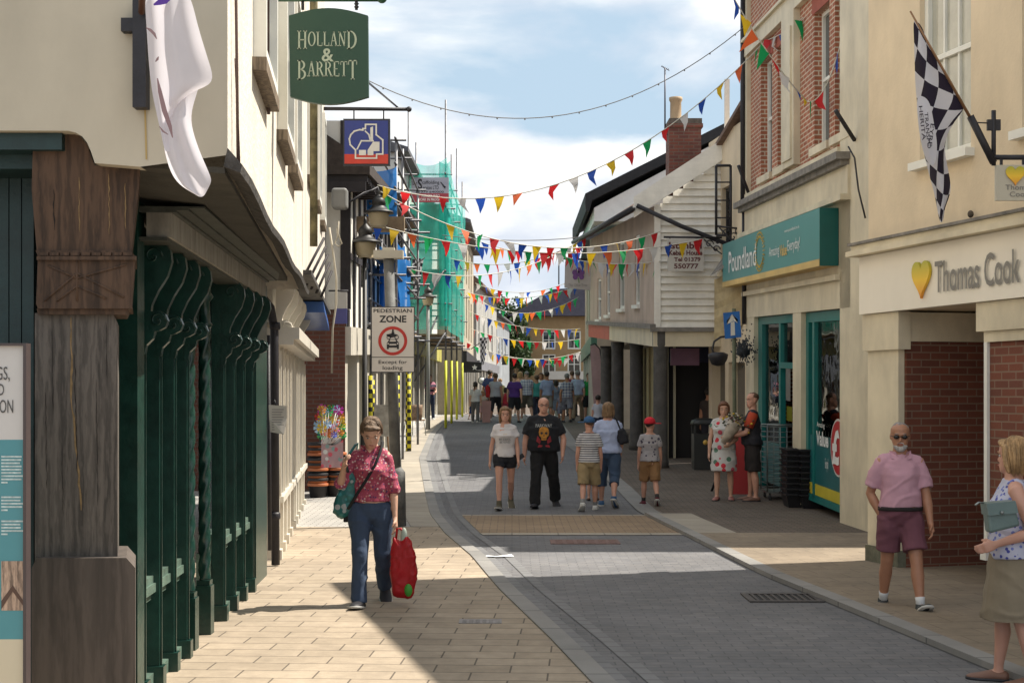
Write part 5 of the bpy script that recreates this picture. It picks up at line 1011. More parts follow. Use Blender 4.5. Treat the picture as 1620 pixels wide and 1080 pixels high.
# trees between the houses
leaf = mat('leaf_green', (.035, .065, .018), .7, .5, 1.5, 0, trans=.25)
def tree(x, y, h, r, lab, seed, n=5200):
    random.seed(seed); t = thing('broadleaf_tree', lab, 'tree', (x, y, gz(y)), 'dark trees at the far end of the street'); g = gz(y)
    mb = MB(); mb.tube([(x, y, g), (x+.1, y, g+h*.35), (x-.1, y, g+h*.7)], [.25, .18, .08], 8)
    for k in range(6): a = k*1.05; mb.tube([(x, y, g+h*.35+k*.2), (x+r*.6*math.cos(a), y+r*.6*math.sin(a), g+h*.6+k*.25)], [.1, .03], 5)
    mb.build('trunk', mat('bark', (.06, .045, .03), .9), t)
    cl = [(Vector((random.uniform(-1, 1)*r*.65, random.uniform(-1, 1)*r*.65, random.uniform(.32, .9)*h)), random.uniform(.3, .5)*r) for _ in range(16)]
    mb = MB()
    for i in range(n):
        c_, rr = random.choice(cl); d = Vector((random.gauss(0, 1), random.gauss(0, 1), random.gauss(0, 1))).normalized()*rr*random.random()**.35; p = c_+d+Vector((x, y, g)); s = random.uniform(.10, .22)
        a = Vector((random.gauss(0, 1), random.gauss(0, 1), random.gauss(0, 1))).normalized(); b = a.cross(Vector((random.gauss(0, 1), random.gauss(0, 1), random.gauss(0, 1)))).normalized()
        mb.add([p-a*s, p+b*s*.6, p+a*s, p-b*s*.6], [(0, 1, 2, 3)])
    mb.build('crown', leaf, t)
tree(-.1, 109.5, 7.2, 2.0, 'dark green tree beside the pale end house, leftmost of the far trees', 1)
tree(2.2, 126, 10.0, 3.4, 'taller dark tree rising behind the brown block, second from the left', 2)
tree(-1.2, 128, 9.8, 3, 'dark tree showing over the roof of the pale end house', 4)
# ---------------------------------------------------------------- hanging signs, lamps, posts
def stroke_letters(s, o, u, w, h, m, par, big=(0,)):
    """roman capitals with thick and thin strokes and serifs"""
    def bar(x0, y0, x1, y1, t): dx, dy = x1-x0, y1-y0; l_ = math.hypot(dx, dy); nx, ny = -dy/l_*t/2, dx/l_*t/2; return [(x0+nx, y0+ny), (x1+nx, y1+ny), (x1-nx, y1-ny), (x0-nx, y0-ny)]
    def hs(x, y, w_=.26): return [(x-w_/2, y-.03), (x+w_/2, y-.03), (x+w_/2, y+.03), (x-w_/2, y+.03)]
    def bowl(cx, cy, rx, ry, a0, a1, tx, ty, n_=14):
        out = []
        for k in range(n_):
            q = []
            for a, inn in ((a0+(a1-a0)*k/n_, 0), (a0+(a1-a0)*(k+1)/n_, 0), (a0+(a1-a0)*(k+1)/n_, 1), (a0+(a1-a0)*k/n_, 1)): q.append((cx+(rx-inn*tx)*math.cos(a), cy+(ry-inn*ty)*math.sin(a)))
            out.append(q)
        return out
    pi = math.pi
    G = {'H': (.74, [bar(.15, 0, .15, 1, .13), bar(.59, 0, .59, 1, .13), bar(.15, .5, .59, .5, .06), hs(.15, .03), hs(.15, .97), hs(.59, .03), hs(.59, .97)]),
         'O': (.78, bowl(.39, .5, .36, .5, 0, 2*pi, .14, .05, 28)), 'L': (.6, [bar(.15, 0, .15, 1, .13), bar(.1, .03, .56, .03, .06), bar(.545, 0, .545, .25, .05), hs(.15, .97)]),
         'A': (.74, [bar(.12, 0, .36, 1, .06), bar(.36, 1, .62, 0, .13), bar(.2, .36, .52, .36, .05), hs(.12, .03), hs(.62, .03)]), 'N': (.78, [bar(.14, 0, .14, 1, .06), bar(.14, 1, .62, 0, .13), bar(.62, 0, .62, 1, .06), hs(.12, .97, .2), hs(.14, .03), hs(.62, .97)]),
         'D': (.78, [bar(.15, 0, .15, 1, .13), hs(.15, .03), hs(.15, .97)]+bowl(.2, .5, .53, .5, -pi/2, pi/2, .15, .06)), 'B': (.68, [bar(.15, 0, .15, 1, .13), hs(.15, .03), hs(.15, .97)]+bowl(.2, .75, .36, .25, -pi/2, pi/2, .13, .05)+bowl(.2, .27, .42, .27, -pi/2, pi/2, .14, .05)),
         'R': (.72, [bar(.15, 0, .15, 1, .13), hs(.15, .03), hs(.15, .97), bar(.36, .5, .64, 0, .12), hs(.66, .03, .16)]+bowl(.2, .74, .38, .26, -pi/2, pi/2, .13, .05)),
         'E': (.62, [bar(.15, 0, .15, 1, .13), bar(.1, .03, .56, .03, .06), bar(.1, .97, .54, .97, .06), bar(.15, .5, .42, .5, .05), bar(.55, 0, .55, .22, .045), bar(.53, .8, .53, 1, .045)]),
         'T': (.66, [bar(.33, 0, .33, 1, .13), bar(.03, .97, .63, .97, .06), hs(.33, .03), bar(.05, .76, .05, 1, .05), bar(.61, .76, .61, 1, .05)])}
    x = 0; polys = []
    for i, ch in enumerate(s):
        wd, ps = G[ch]; k = 1.28 if (i in big or i-len(s) in big) else 1.0
        for p in ps: polys.append([(x+a*k, (b-.5)*k if False else b*k-(k-1)*.72) for a, b in p])
        x += wd*k+.03
    mb = MB(); o, u, w = Vector(o), Vector(u), Vector(w); sc = h/x
    for p in polys: mb.add([o+u*(a*sc)+w*(b*sc*1.35) for a, b in p], [(0, 1, 2, 3)])
    me = mb.mesh('lettering', [m], wloc(par), recalc=False); ob = bpy.data.objects.new('lettering', me); C.objects.link(ob); ob.parent = par; return ob
yh = 10.4; hb = thing('green_hanging_sign', 'large dark green shop sign with arched top and pale serif lettering hanging over the pavement', 'sign', P(520, 88, yh))
def arc_px(x0, x1, y0, bulge, n=12): return [(x0+(x1-x0)*k/n, y0+bulge*math.sin(math.pi*k/n)) for k in range(n+1)]
out_ = arc_px(457, 582, 25, -12)+arc_px(583, 459, 153, 12)
mb = MB(); poly_px(mb, out_, yh, .05); mb.build('board', mat('sign_green', (.018, .062, .038), .45, .06, 3), hb)
mb = MB(); pale = mat('pale_gold', (.42, .48, .36), .5, .05)
a = P(470, 75, yh-.004); b = P(566, 75, yh-.004); stroke_letters('HOLLAND', (a.x, yh-.004, P(0, 73.5, yh).z), (1, 0, 0), (0, 0, 1), b.x-a.x, pale, hb, (0, -1)); stroke_letters('BARRETT', (a.x, yh-.004, P(0, 121.5, yh).z), (1, 0, 0), (0, 0, 1), b.x-a.x, pale, hb, (0, -1))
text('lettering', '&', (0, yh, 0), (1, 0, 0), (0, 0, 1), (P(509, 0, yh).x, P(528, 0, yh).x, P(0, 98, yh).z, P(0, 77, yh).z), pale, hb, .004, .015)
mb = MB()
for px in (479, 564): mb.tube([P(px, 16, yh+.02), P(px, 2, yh+.02)], .012, 5)
for px in (564,):
    for k in range(3): mb.lathe(P(px, 4+k*5, yh+.02), [(.008, 0), (.02, .012), (.008, .024)], 6)
mb.build('chain', ironb, hb); mb = MB(); mb.tube([P(440, -3, yh+.02), P(603, -3, yh+.02)], .028, 8); mb.ell(P(604, -3, yh+.02), (.04, .04, .04)); mb.build('arm', mat('green_iron', (.02, .08, .04), .5), hb)
# building society sign
yl = 22.8; ls = thing('blue_and_red_hanging_sign', 'square blue hanging sign with red foot and white line emblem of roofs and a dome', 'sign', P(580, 225, yl))
mb = MB(); poly_px(mb, [(543, 188), (617, 188), (617, 262), (543, 262)], yl, .08); mb.build('frame', mat('sign_frame', (.02, .022, .03), .4), ls)
mb = MB(); poly_px(mb, [(545, 191), (614, 191), (614, 244), (545, 244)], yl-.012, .01); mb.build('blue_panel', mat('sign_blue', (.018, .035, .22), .35), ls)
mb = MB(); poly_px(mb, [(545, 244), (614, 244), (614, 259), (545, 259)], yl-.012, .01); mb.build('red_panel', mat('sign_red2', (.55, .04, .02), .35), ls)
def pxline(mb, pts, wd, y, close=False):
    pts = pts+[pts[0]] if close else pts
    for (x0, y0), (x1, y1) in zip(pts, pts[1:]):
        y -= .0006; dx, dy = x1-x0, y1-y0; l_ = math.hypot(dx, dy) or 1; ex, ey = dx/l_*wd*.5, dy/l_*wd*.5; nx, ny = -dy/l_*wd/2, dx/l_*wd/2
        mb.add([P(x0-ex+nx, y0-ey+ny, y), P(x1+ex+nx, y1+ey+ny, y), P(x1+ex-nx, y1+ey-ny, y), P(x0-ex-nx, y0-ey-ny, y)], [(0, 1, 2, 3)])
def Q(x, y_): return (380+x/5.4, 180+y_/5.4)
mb = MB(); ye = yl-.016
pxline(mb, [Q(*p) for p in [(985, 310), (940, 265), (932, 215), (945, 180), (975, 150), (1020, 137), (1048, 140), (1048, 128), (1070, 128), (1070, 92), (1162, 92), (1162, 180), (1218, 225), (1218, 345), (1165, 345), (1165, 380), (985, 380), (985, 310)]], 2.4, ye)
pxline(mb, [Q(*p) for p in [(1000, 300), (1035, 232), (1135, 232)]], 2.2, ye); pxline(mb, [Q(*p) for p in [(1070, 150), (1100, 180), (1110, 225)]], 2.2, ye)
for pl in ([(1015, 310), (1075, 310), (1075, 355), (1015, 355)], [(1088, 355), (1088, 312), (1135, 240), (1190, 240), (1190, 320), (1138, 320), (1138, 355)], [(1112, 118), (1135, 110), (1135, 232), (1112, 232)]): mb.add([P(*Q(*p), ye) for p in pl], [tuple(range(len(pl)))])
mb.build('emblem', mat('emblem_white', (.66, .64, .58), .4), ls)
mb = MB(); mb.tube([P(510, 172, yl), P(644, 173, yl)], .03, 6); mb.ell(P(647, 173, yl), (.045, .045, .045)); mb.tube([P(583, 130, yl+.3), P(630, 170, yl)], .008, 4); mb.tube([P(578, 128, yl+.3), P(628, 170, yl)], .008, 4)
for px in (560, 607): mb.tube([P(px, 188, yl+.03), P(px, 173, yl)], .012, 5)
mb.build('arm', ironb, ls)
# pedestrian zone sign on its post
yz = yfor(833); xz = (637-810)/F*yz; zs = thing('pedestrian_zone_post', 'tall grey post in the left pavement carrying the white pedestrian zone sign', 'sign post', (xz, yz, gz(yz)))
mb = MB(); zt = P(0, 410, yz).z; xt = (615-810)/F*yz; x1 = (626-810)/F*yz
mb.tube([(x1+.02, yz, 0), (x1+.02, yz, .75), (x1+.0, yz, .8)], [.125, .11, .075], 12); mb.tube([(x1, yz, .78), (xt, yz, zt)], [.075, .072], 12); mb.build('post', [mat('peeling_grey_paint', (.11, .11, .105), .7, .45, 5, .4)], zs)
mb = MB(); zq = P(0, 403, yz).z; mb.box((xt, yz, zq), (.40, .22, .11)); mb.box((xt, yz, zq+.075), (.16, .14, .04)); mb.build('sign_lamp', mat('lamp_beige', (.42, .39, .32), .6, .1), zs)
ysn = yz-.14; mb = MB(); poly_px(mb, [(587, 485), (656, 485), (656, 589), (587, 589)], ysn, .015); o = mb.build('plate', mat('sign_edge', (.02, .02, .022), .5), zs)
mb = MB(); poly_px(mb, [(588.3, 486.3), (654.7, 486.3), (654.7, 564.3), (588.3, 564.3)], ysn-.004, .003); poly_px(mb, [(588.3, 565.5), (654.7, 565.5), (654.7, 587.8), (588.3, 587.8)], ysn-.004, .003); mb.build('white_face', mat('sign_face', (.66, .61, .55), .45, .05, 3), zs)
def sg2(s, x0, x1, y0, y1, bold=.02): text('lettering', s, (0, ysn-.0, 0), (1, 0, 0), (0, 0, 1), (P(x0, 0, ysn).x, P(x1, 0, ysn).x, P(0, y0, ysn).z, P(0, y1, ysn).z), bk_, zs, .006, bold)
sg2('PEDESTRIAN', 591, 651.5, 494.5, 488.5); sg2('ZONE', 600, 643, 510, 499, .03); sg2('Except for', 599, 644, 577, 569.5, .01); sg2('loading', 605.5, 637, 586.5, 578.5, .01)
mb = MB(); ys_ = ysn-.007
def ring(mb, cx, cy, r1, r0, y, n=40):
    vs = [P(cx+r*math.cos(t), cy+r*math.sin(t), y) for r in (r1, r0) for t in (2*math.pi*k/n for k in range(n))]; mb.add(vs, [(k, (k+1) % n, n+(k+1) % n, n+k) for k in range(n)])
ring(mb, 621.3, 539, 23, 18.2, ys_); mb.build('red_ring', mat('ring_red', (.50, .03, .02), .4), zs)
mb = MB(); ys_ -= .003   # motorcycle over a car
ring(mb, 615, 533.2, 3.5, 2.4, ys_, 16); ring(mb, 627.5, 533.2, 3.5, 2.4, ys_, 16)
for pl in ([(611, 529), (618, 527.5), (625, 528), (630, 530), (626, 532), (619, 534), (613, 532)], [(619, 528), (620, 524), (622, 523), (624, 526), (623, 529)], [(614, 540), (616, 536.5), (627, 536.5), (629, 540), (631, 542), (631, 552), (628, 552), (628, 549.5), (615, 549.5), (615, 552), (612, 552), (612, 542)]): mb.add([P(*p, ys_) for p in pl], [tuple(range(len(pl)))])
mb.add([P(621.5+1.7*math.cos(t), 522.5+1.7*math.sin(t), ys_) for t in (k*.628 for k in range(10))], [tuple(range(10))]); mb.build('pictogram', bk_, zs)
mb = MB(); ys_ -= .003
for pl in ([(616, 540), (617.5, 537.5), (625.5, 537.5), (627, 540)], [(616, 544), (616, 546), (627, 546), (627, 544)]): mb.add([P(*p, ys_) for p in pl], [(0, 1, 2, 3)])
for cx in (614, 629): mb.add([P(cx+1.2*math.cos(t), 543.5+1.2*math.sin(t), ys_) for t in (k*.785 for k in range(8))], [tuple(range(8))])
mb.build('pictogram_detail', MC['sign_face'], zs)
# lanterns
shade_m = mat('lantern_glass', (.50, .42, .28), .35, .06, 3, trans=.3); blk = mat('lantern_black', (.02, .019, .018), .5, .2)
def lantern(t, px, py, y, w_px):   # py = rim row
    c = P(px, py, y); k = w_px/2/F*y; mb = MB(); mb.lathe(c, [(k*.55, -k*.95), (k*.42, -k*1.02), (k*.62, -k*.75), (k*.72, -k*.1), (k*.75, 0)], 18); mb.build('bowl', shade_m, t)
    mb = MB(); mb.lathe(c, [(k*.75, 0), (k*1.05, -.01), (k*1.0, .03), (k*.72, k*.18), (k*.5, k*.42), (k*.42, k*.55), (k*.5, k*.6), (k*.42, k*.95), (k*.2, k*1.15), (k*.1, k*1.3), (k*.14, k*1.4), (.005, k*1.75)], 18); mb.build('hood', blk, t)
l1 = thing('wall_lantern', 'black hooded cream lantern on a wall bracket, highest of the lanterns on the left', 'street lamp', P(599, 340, 24.5)); lantern(l1, 599, 337, 24.5, 46)
mb = MB(); mb.tube([P(548, 322, 24.4), P(575, 308, 24.4), P(598, 296, 24.5)], .018, 6); mb.tube([P(598, 296, 24.5), P(599, 312, 24.5)], .02, 6); mb.build('bracket', ironb, l1)
l2 = thing('lamp_post', 'slim black lamp post with hooded cream lantern just below the wall lantern', 'street lamp', ((577-810)/F*26, 26, gz(26))); lantern(l2, 578, 384, 26, 48)
mb = MB(); x_ = (577-810)/F*26; mb.tube([(x_, 26, gz(26)), (x_, 26, gz(26)+.9), (x_, 26, gz(26)+1.0), (x_, 26, P(0, 404, 26).z)], [.09, .08, .05, .04], 10); mb.build('post', blk, l2)
l3 = thing('lamp_post', 'smaller lamp post with hooded lantern in front of the turquoise netting', 'street lamp', ((678-810)/F*43, 43, gz(43))); lantern(l3, 677, 470, 43, 26)
mb = MB(); x_ = (677-810)/F*43; mb.tube([(x_, 43, gz(43)), (x_, 43, P(0, 480, 43).z)], [.07, .05], 10); mb.build('post', mat('post_grey', (.2, .21, .2), .6), l3)
# one way sign
ya = 25.0; aw = thing('one_way_sign', 'blue sign with a white upward arrow on a thin mossy post at the right', 'sign', ((1158-810)/F*ya, ya, gz(ya)))
mb = MB(); poly_px(mb, [(1144, 495), (1170, 492), (1173, 533), (1147, 536)], ya-.06, .012); mb.build('plate', mat('road_blue', (.015, .13, .42), .4), aw)
mb = MB(); A = [(1156, 531), (1156, 510), (1150, 513), (1150, 507), (1158, 497), (1167, 505), (1167, 511), (1162, 508), (1163, 530)]; mb.add([P(*p, ya-.066) for p in A], [(0, 1, 7, 8), (2, 3, 4), (4, 5, 6)]); mb.add([P(*p, ya-.066) for p in [(1150, 513), (1150, 507), (1158.5, 497), (1167, 505), (1167, 511), (1161, 507)]], [(0, 1, 2, 5), (5, 2, 3, 4)])
mb.build('arrow', MC['emblem_white'], aw)
mb = MB(); mb.tube([((1163-810)/F*ya, ya, gz(ya)), ((1161-810)/F*ya, ya, P(0, 488, ya).z)], .035, 8); mb.build('post', mat('mossy_post', (.12, .13, .08), .8, .4, 6), aw)
# cream sign with violet flower
yfl = 41.0; fs = thing('flower_shop_sign', 'square off white hanging sign with a violet flower, at the end of the pillared house', 'sign', P(915, 432, yfl))
mb = MB(); poly_px(mb, [(894, 413), (936, 415), (934, 459), (893, 455)], yfl, .05); mb.build('board', mat('sign_offwhite', (.46, .43, .40), .5), fs)
mb = MB(); 
for dx, dy in ((0, -6), (6, -2), (5, 5), (-5, 5), (-6, -2), (0, 0)): mb.add([P(915+dx+4*math.cos(t), 433+dy+4.5*math.sin(t), yfl-.01-.002*abs(dx)) for t in (k*.628 for k in range(10))], [tuple(range(10))])
mb.build('flower_emblem', mat('violet_ink', (.16, .06, .22), .6), fs); mb = MB(); pxline(mb, [(915, 440), (916, 447)], 1.2, yfl-.012); mb.build('stem', mat('stem_green', (.1, .2, .05), .6), fs)
text('lettering', 'The Olive Tree', (0, yfl, 0), (1, 0, 0), (0, 0, 1), (P(899, 0, yfl).x, P(929, 0, yfl).x, P(0, 453, yfl).z, P(0, 449, yfl).z), letm, fs, .01)
mb = MB(); mb.tube([P(884, 409, yfl), P(940, 411, yfl)], .03, 5); mb.tube([P(884, 409, yfl), P(884, 450, yfl)], .02, 5); mb.build('bracket', ironb, fs)
ff = thing('feather_banner', 'tall pale feather banner with curved black pole by the pillars on the right', 'banner', P(944, 660, 41.5)); yq = 41.5
mb = MB(); mb.tube([P(952, 664, yq), P(952, 575, yq), P(949, 552, yq), P(941, 543, yq), P(934, 546, yq)], .018, 6); mb.build('pole', ironb, ff)
mb = cloth_sheet([[(934, 547), (941, 545), (949, 553)], [(934, 560), (942, 560, .05), (951, 565)], [(936, 590), (943, 590, -.05), (951, 590)], [(938, 625), (944, 625, .04), (951, 622)], [(940, 652), (945, 652), (951, 650)]], yq); mb.build('cloth', mat('banner_cloth', (.45, .30, .30), .8, .2, 1.5, trans=.3), ff)
# black lantern basket under the narrow house
hl = thing('hanging_basket', 'dark round hanging basket on a hooped bracket left of the blue arrow sign', 'basket', P(1133, 570, 26.6)); c = P(1136, 562, 26.6)
mb = MB(); mb.lathe(c, [(.02, -.2), (.12, -.17), (.18, -.05), (.19, .02), (.1, .06)], 14); mb.build('basket', ironb, hl); mb = MB(); mb.tube([P(1150, 532, 26.6), P(1140, 533, 26.6), P(1130, 540, 26.6), P(1127, 552, 26.6), P(1130, 562, 26.6)], .02, 6); mb.build('hoop', ironb, hl)
for px, py in ((1176, 552),):
    h2 = thing('hanging_basket', 'dark trailing hanging basket just right of the blue arrow sign', 'basket', P(px, py, 25.6)); c = P(px, py, 25.6); random.seed(5); mb = MB()
    for k in range(260): d = Vector((random.gauss(0, .09), random.gauss(0, .09), random.gauss(0, .12))); s = .025; mb.add([c+d, c+d+Vector((s, 0, s)), c+d+Vector((0, s, 2*s))], [(0, 1, 2)])
    mb.lathe(c, [(.02, -.16), (.12, -.1), (.13, 0)], 10); mb.build('foliage', mat('dark_leaf', (.02, .025, .03), .8, .4, 9), h2)

# ---------------------------------------------------------------- things standing on the pavements
yb_ = yfor(742); x0, x1 = (1096-810)/F*yb_, (1131-810)/F*yb_; g = gz(yb_); cx = (x0+x1)/2; w2 = (x1-x0)/2
bn = thing('litter_bin', 'black hooded litter bin with a small gold emblem standing by the stone pillars', 'litter bin', (cx, yb_, g)); bm_ = mat('bin_black', (.018, .02, .02), .45, .15)
mb = MB(); mb.bx(x0, x1, yb_-w2, yb_+w2, g, g+.72); mb.build('body', bm_, bn); mb = MB()
for sx in (x0+.02, x1-.02):
    for sy in (-w2+.02, w2-.02): mb.bx(sx-.02, sx+.02, yb_+sy-.02, yb_+sy+.02, g+.72, g+.90)
mb.build('corner_post', bm_, bn); mb = MB(); mb.rings([[Vector((cx+w2*1.05*math.cos(t)*k if False else cx+max(-1, min(1, 1.5*math.cos(t)))*w2*k, yb_+max(-1, min(1, 1.5*math.sin(t)))*w2*k, g+z)) for t in (2*math.pi*i/20 for i in range(20))] for k, z in ((1.08, .90), (1.1, .93), (1.0, .99), (.6, 1.03), (.1, 1.04))]); mb.build('hood', bm_, bn)
mb = MB(); c = Vector((cx, yb_-w2-.006, g+.55)); mb.lathe(c, [(.05, 0), (.05, .01)], 12, axis=Matrix.Rotation(R(90), 3, 'X')); mb.build('emblem', gl, bn)
# red A-board
yab = yfor(782); ab = thing('red_pavement_board', 'red and black folding pavement board partly hidden behind the couple with flowers', 'sign', P(1162, 782, yab)); g = gz(yab)
mb = MB(); a, b = (1157-810)/F*yab, (1186-810)/F*yab; mb.hexa([(a, yab, g), (b, yab, g), (b, yab+.03, g), (a, yab+.03, g), (a+.02, yab+.22, g+.98), (b-.04, yab+.22, g+.98), (b-.04, yab+.25, g+.98), (a+.02, yab+.25, g+.98)]); mb.build('panel', mat('board_red', (.42, .03, .03), .5, .1), ab)
mb = MB(); k = .6; a0 = Vector((a+.05, yab+.05, g+.22)); b0 = Vector((b-.07, yab+.05, g+.22)); mb.hexa([a0, b0, b0+Vector((0, .01, 0)), a0+Vector((0, .01, 0)), a0+Vector((0.02, .145, .6)), b0+Vector((-.02, .145, .6)), b0+Vector((-.02, .15, .6)), a0+Vector((.02, .15, .6))]); mb.build('dark_print', MC['poster_dark'] if 'poster_dark' in MC else mat('poster_dark', (.02, .02, .025), .4), ab)
mb = MB(); a0 = Vector((a+.05, yab+.01, g+.06)); mb.build; text('lettering', 'SALE NOW ON', (0, yab+.012, 0), (1, 0, 0), (0, .2, 1), (a+.06, b-.06, g+.09, g+.15), wl, ab, .006) if False else None
mb = MB(); mb.tube([(a-.03-.25, yab+.5, g), (a-.1, yab+.2, g+.6)], .022, 6); mb.build('rear_leg', ironb, ab)
# roll cage and shopping baskets
yc = yfor(792); rc = thing('roll_cage', 'grey wire roll cage trolley parked against the teal shopfront', 'roll cage', P(1240, 792, yc)); g = gz(yc); a, b = (1214-810)/F*yc, (1266-810)/F*yc; gm = mat('galvanised', (.22, .24, .23), .4, .2, 10, metal=.6)
for y2, nm in ((yc, 'mesh_side'), (yc+.6, 'mesh_side')):
    mb = MB()
    for k in range(13): z = g+.2+k*.085; mb.tube([(a, y2, z), (b, y2, z)], .006, 4)
    for k in range(6): x_ = a+(b-a)*k/5; mb.tube([(x_, y2, g+.15), (x_, y2, g+1.25)], .014 if k in (0, 5) else .006, 5)
    mb.tube([(a, y2, g+1.25), (b, y2, g+1.25)], .014, 5); mb.build(nm, gm, rc)
mb = MB(); 
for k in range(13): z = g+.2+k*.085; mb.tube([(a, yc, z), (a, yc+.6, z)], .006, 4)
mb.build('mesh_end', gm, rc); mb = MB(); mb.bx(a, b, yc, yc+.6, g+.13, g+.16); mb.build('base', gm, rc)
for x_ in (a+.05, b-.05):
    for y2 in (yc+.05, yc+.55): mb = MB(); mb.tube([(x_-.015, y2, g+.05), (x_+.015, y2, g+.05)], .05, 12); mb.tube([(x_, y2, g+.06), (x_, y2, g+.13)], .015, 6); mb.build('castor', mat('rubber', (.03, .03, .03), .7), rc)
ybk = yfor(803); g = gz(ybk); bp = mat('basket_black', (.012, .012, .016), .5, .2)
for j, (px, pz) in enumerate(((1262, 0), (1282, -.16))):
    cx = (px-810)/F*ybk
    for k in range(9):
        z0 = g+.002+k*.088+(0 if j else .0); y2 = ybk+pz+.15; t = thing('shopping_basket', ('top', 'second', 'third', 'fourth', 'fifth', 'sixth', 'seventh', 'eighth', 'lowest')[8-k]+' basket of the '+('right hand' if j else 'left hand')+' stack of black shopping baskets', 'basket', (cx, y2, z0), 'black shopping baskets stacked by the teal shopfront'); mb = MB()
        q = [[Vector((cx+sx*w_, y2+sy*w_*1.3, z0+z)) for sx, sy in ((-1, -1), (1, -1), (1, 1), (-1, 1))] for w_, z in ((.15, 0), (.19, .20), (.215, .20), (.215, .225), (.185, .225), (.14, .02))]
        mb.rings(q, 0, False, True); mb.build('tub', bp, t); mb = MB()
        for sx in (-1, 1): mb.tube([(cx+sx*.2, y2-.05, z0+.215), (cx+sx*.235, y2-.03, z0+.235), (cx+sx*.235, y2+.03, z0+.235), (cx+sx*.2, y2+.05, z0+.215)], .006, 4)
        mb.build('handle', bp, t)
# garden goods outside the brick shop: stacks of striped tubs, pinwheels
yg = yfor(787); g = gz(yg); orange = mat('tub_orange', (.45, .14, .05), .6, .15); darkt = mat('tub_dark', (.02, .018, .02), .6)
for j, (px, n_, dy, lab) in enumerate(((503, 9, 0, 'front left'), (532, 7, .2, 'front right'), (516, 9, .42, 'rear'))):
    cx = (px-810)/F*(yg+dy)
    for k in range(n_):
        z0 = g+.002+k*.085; t = thing('garden_tub', ('base', 'second', 'third', 'fourth', 'fifth', 'sixth', 'seventh', 'eighth', 'ninth')[k]+' tub up in the '+lab+' stack of orange and black garden tubs', 'tub', (cx, yg+dy, z0), 'orange and black garden tubs stacked on the left pavement')
        mb = MB(); r_ = .17; mb.lathe((cx, yg+dy, z0), [(r_*.78, 0), (r_*.97, .21), (r_*1.04, .21), (r_*1.04, .24), (r_*.96, .24), (r_*.75, .02)], 18); mb.build('tub', orange if k % 3 else darkt, t)
        mb = MB(); mb.lathe((cx, yg+dy, z0+.2), [(r_*1.045, 0), (r_*1.055, .01), (r_*1.055, .035), (r_*1.045, .045)], 18); mb.build('rim', darkt if k % 3 else orange, t)
pwc = [mat('pin_'+str(i), c, .4) for i, c in enumerate([(.6, .03, .02), (.65, .45, .02), (.02, .3, .07), (.03, .06, .45), (.6, .2, .02), (.45, .03, .3), (.35, .55, .75)])]
random.seed(21); pb_ = P(522, 700, yg+.3)
for k in range(70):
    px, py = 503+random.random()*40, 645+random.random()*44; c = P(px, py, yg-.35+random.random()*.7); mi = random.randrange(7); nm = pwc[mi]
    t = thing('pinwheel', 'small foil pinwheel in the bright bunch outside the brick shop', 'pinwheel', c, 'foil pinwheels bunched on sticks outside the brick shop'); mb = MB(); r_ = .05+.04*random.random(); a0 = random.random()*6
    for q in range(6): t0 = a0+q*1.047; mb.add([c, c+Vector((math.cos(t0)*r_, -.01, math.sin(t0)*r_)), c+Vector((math.cos(t0+.7)*r_, .015, math.sin(t0+.7)*r_))], [(0, 1, 2)])
    mb.build('sails', nm, t); mb = MB(); mb.tube([c+Vector((0, .01, 0)), Vector((pb_.x+(c.x-pb_.x)*.3, c.y, pb_.z))], .004, 4); mb.build('stick', wl, t)
pk = thing('display_tub', 'black tub holding the sticks of the bright pinwheels', 'tub', (pb_.x, yg+.35, g)); mb = MB(); mb.lathe((pb_.x, yg+.35, g+.55), [(.12, 0), (.2, .5), (.18, .5)], 16); mb.bx(pb_.x-.2, pb_.x+.2, yg+.15, yg+.55, g, g+.55, 0); mb.build('tub', darkt, pk)
tb = thing('display_sheet', 'pink patterned plastic sheet over goods below the pinwheels', 'sheet', P(520, 740, yg-.2)); mb = MB(); net(mb, tuple(P(508, 0, yg-.25))[:2]+(0,), tuple(P(543, 0, yg-.25))[:2]+(0,), P(0, 738, yg).z, P(0, 694, yg).z, 8, 8, .05); mb.build('sheet', printmat('pink_print', (.40, .25, .27), [(.55, .08, .12), (.6, .6, .6), (.2, .3, .3)], 'floral', .1, .35), tb)
sd_ = thing('display_board', 'white framed display board on an easel further along the left pavement', 'sign', P(604, 690, 28.5)); mb = MB(); a, b = P(590, 690, 28.5), P(618, 640, 28.5); mb.bx(a.x, b.x, 28.48, 28.52, a.z, b.z); mb.build('board', mat('board_print', (.36, .33, .28), .6, .5, 6), sd_); mb = MB(); mb.tube([(a.x+.02, 28.54, gz(28.5)), (a.x+.1, 28.5, b.z)], .018, 5); mb.tube([(b.x-.02, 28.54, gz(28.5)), (b.x-.1, 28.5, b.z)], .018, 5); mb.build('easel', mat('easel_wood', (.25, .14, .07), .7), sd_)
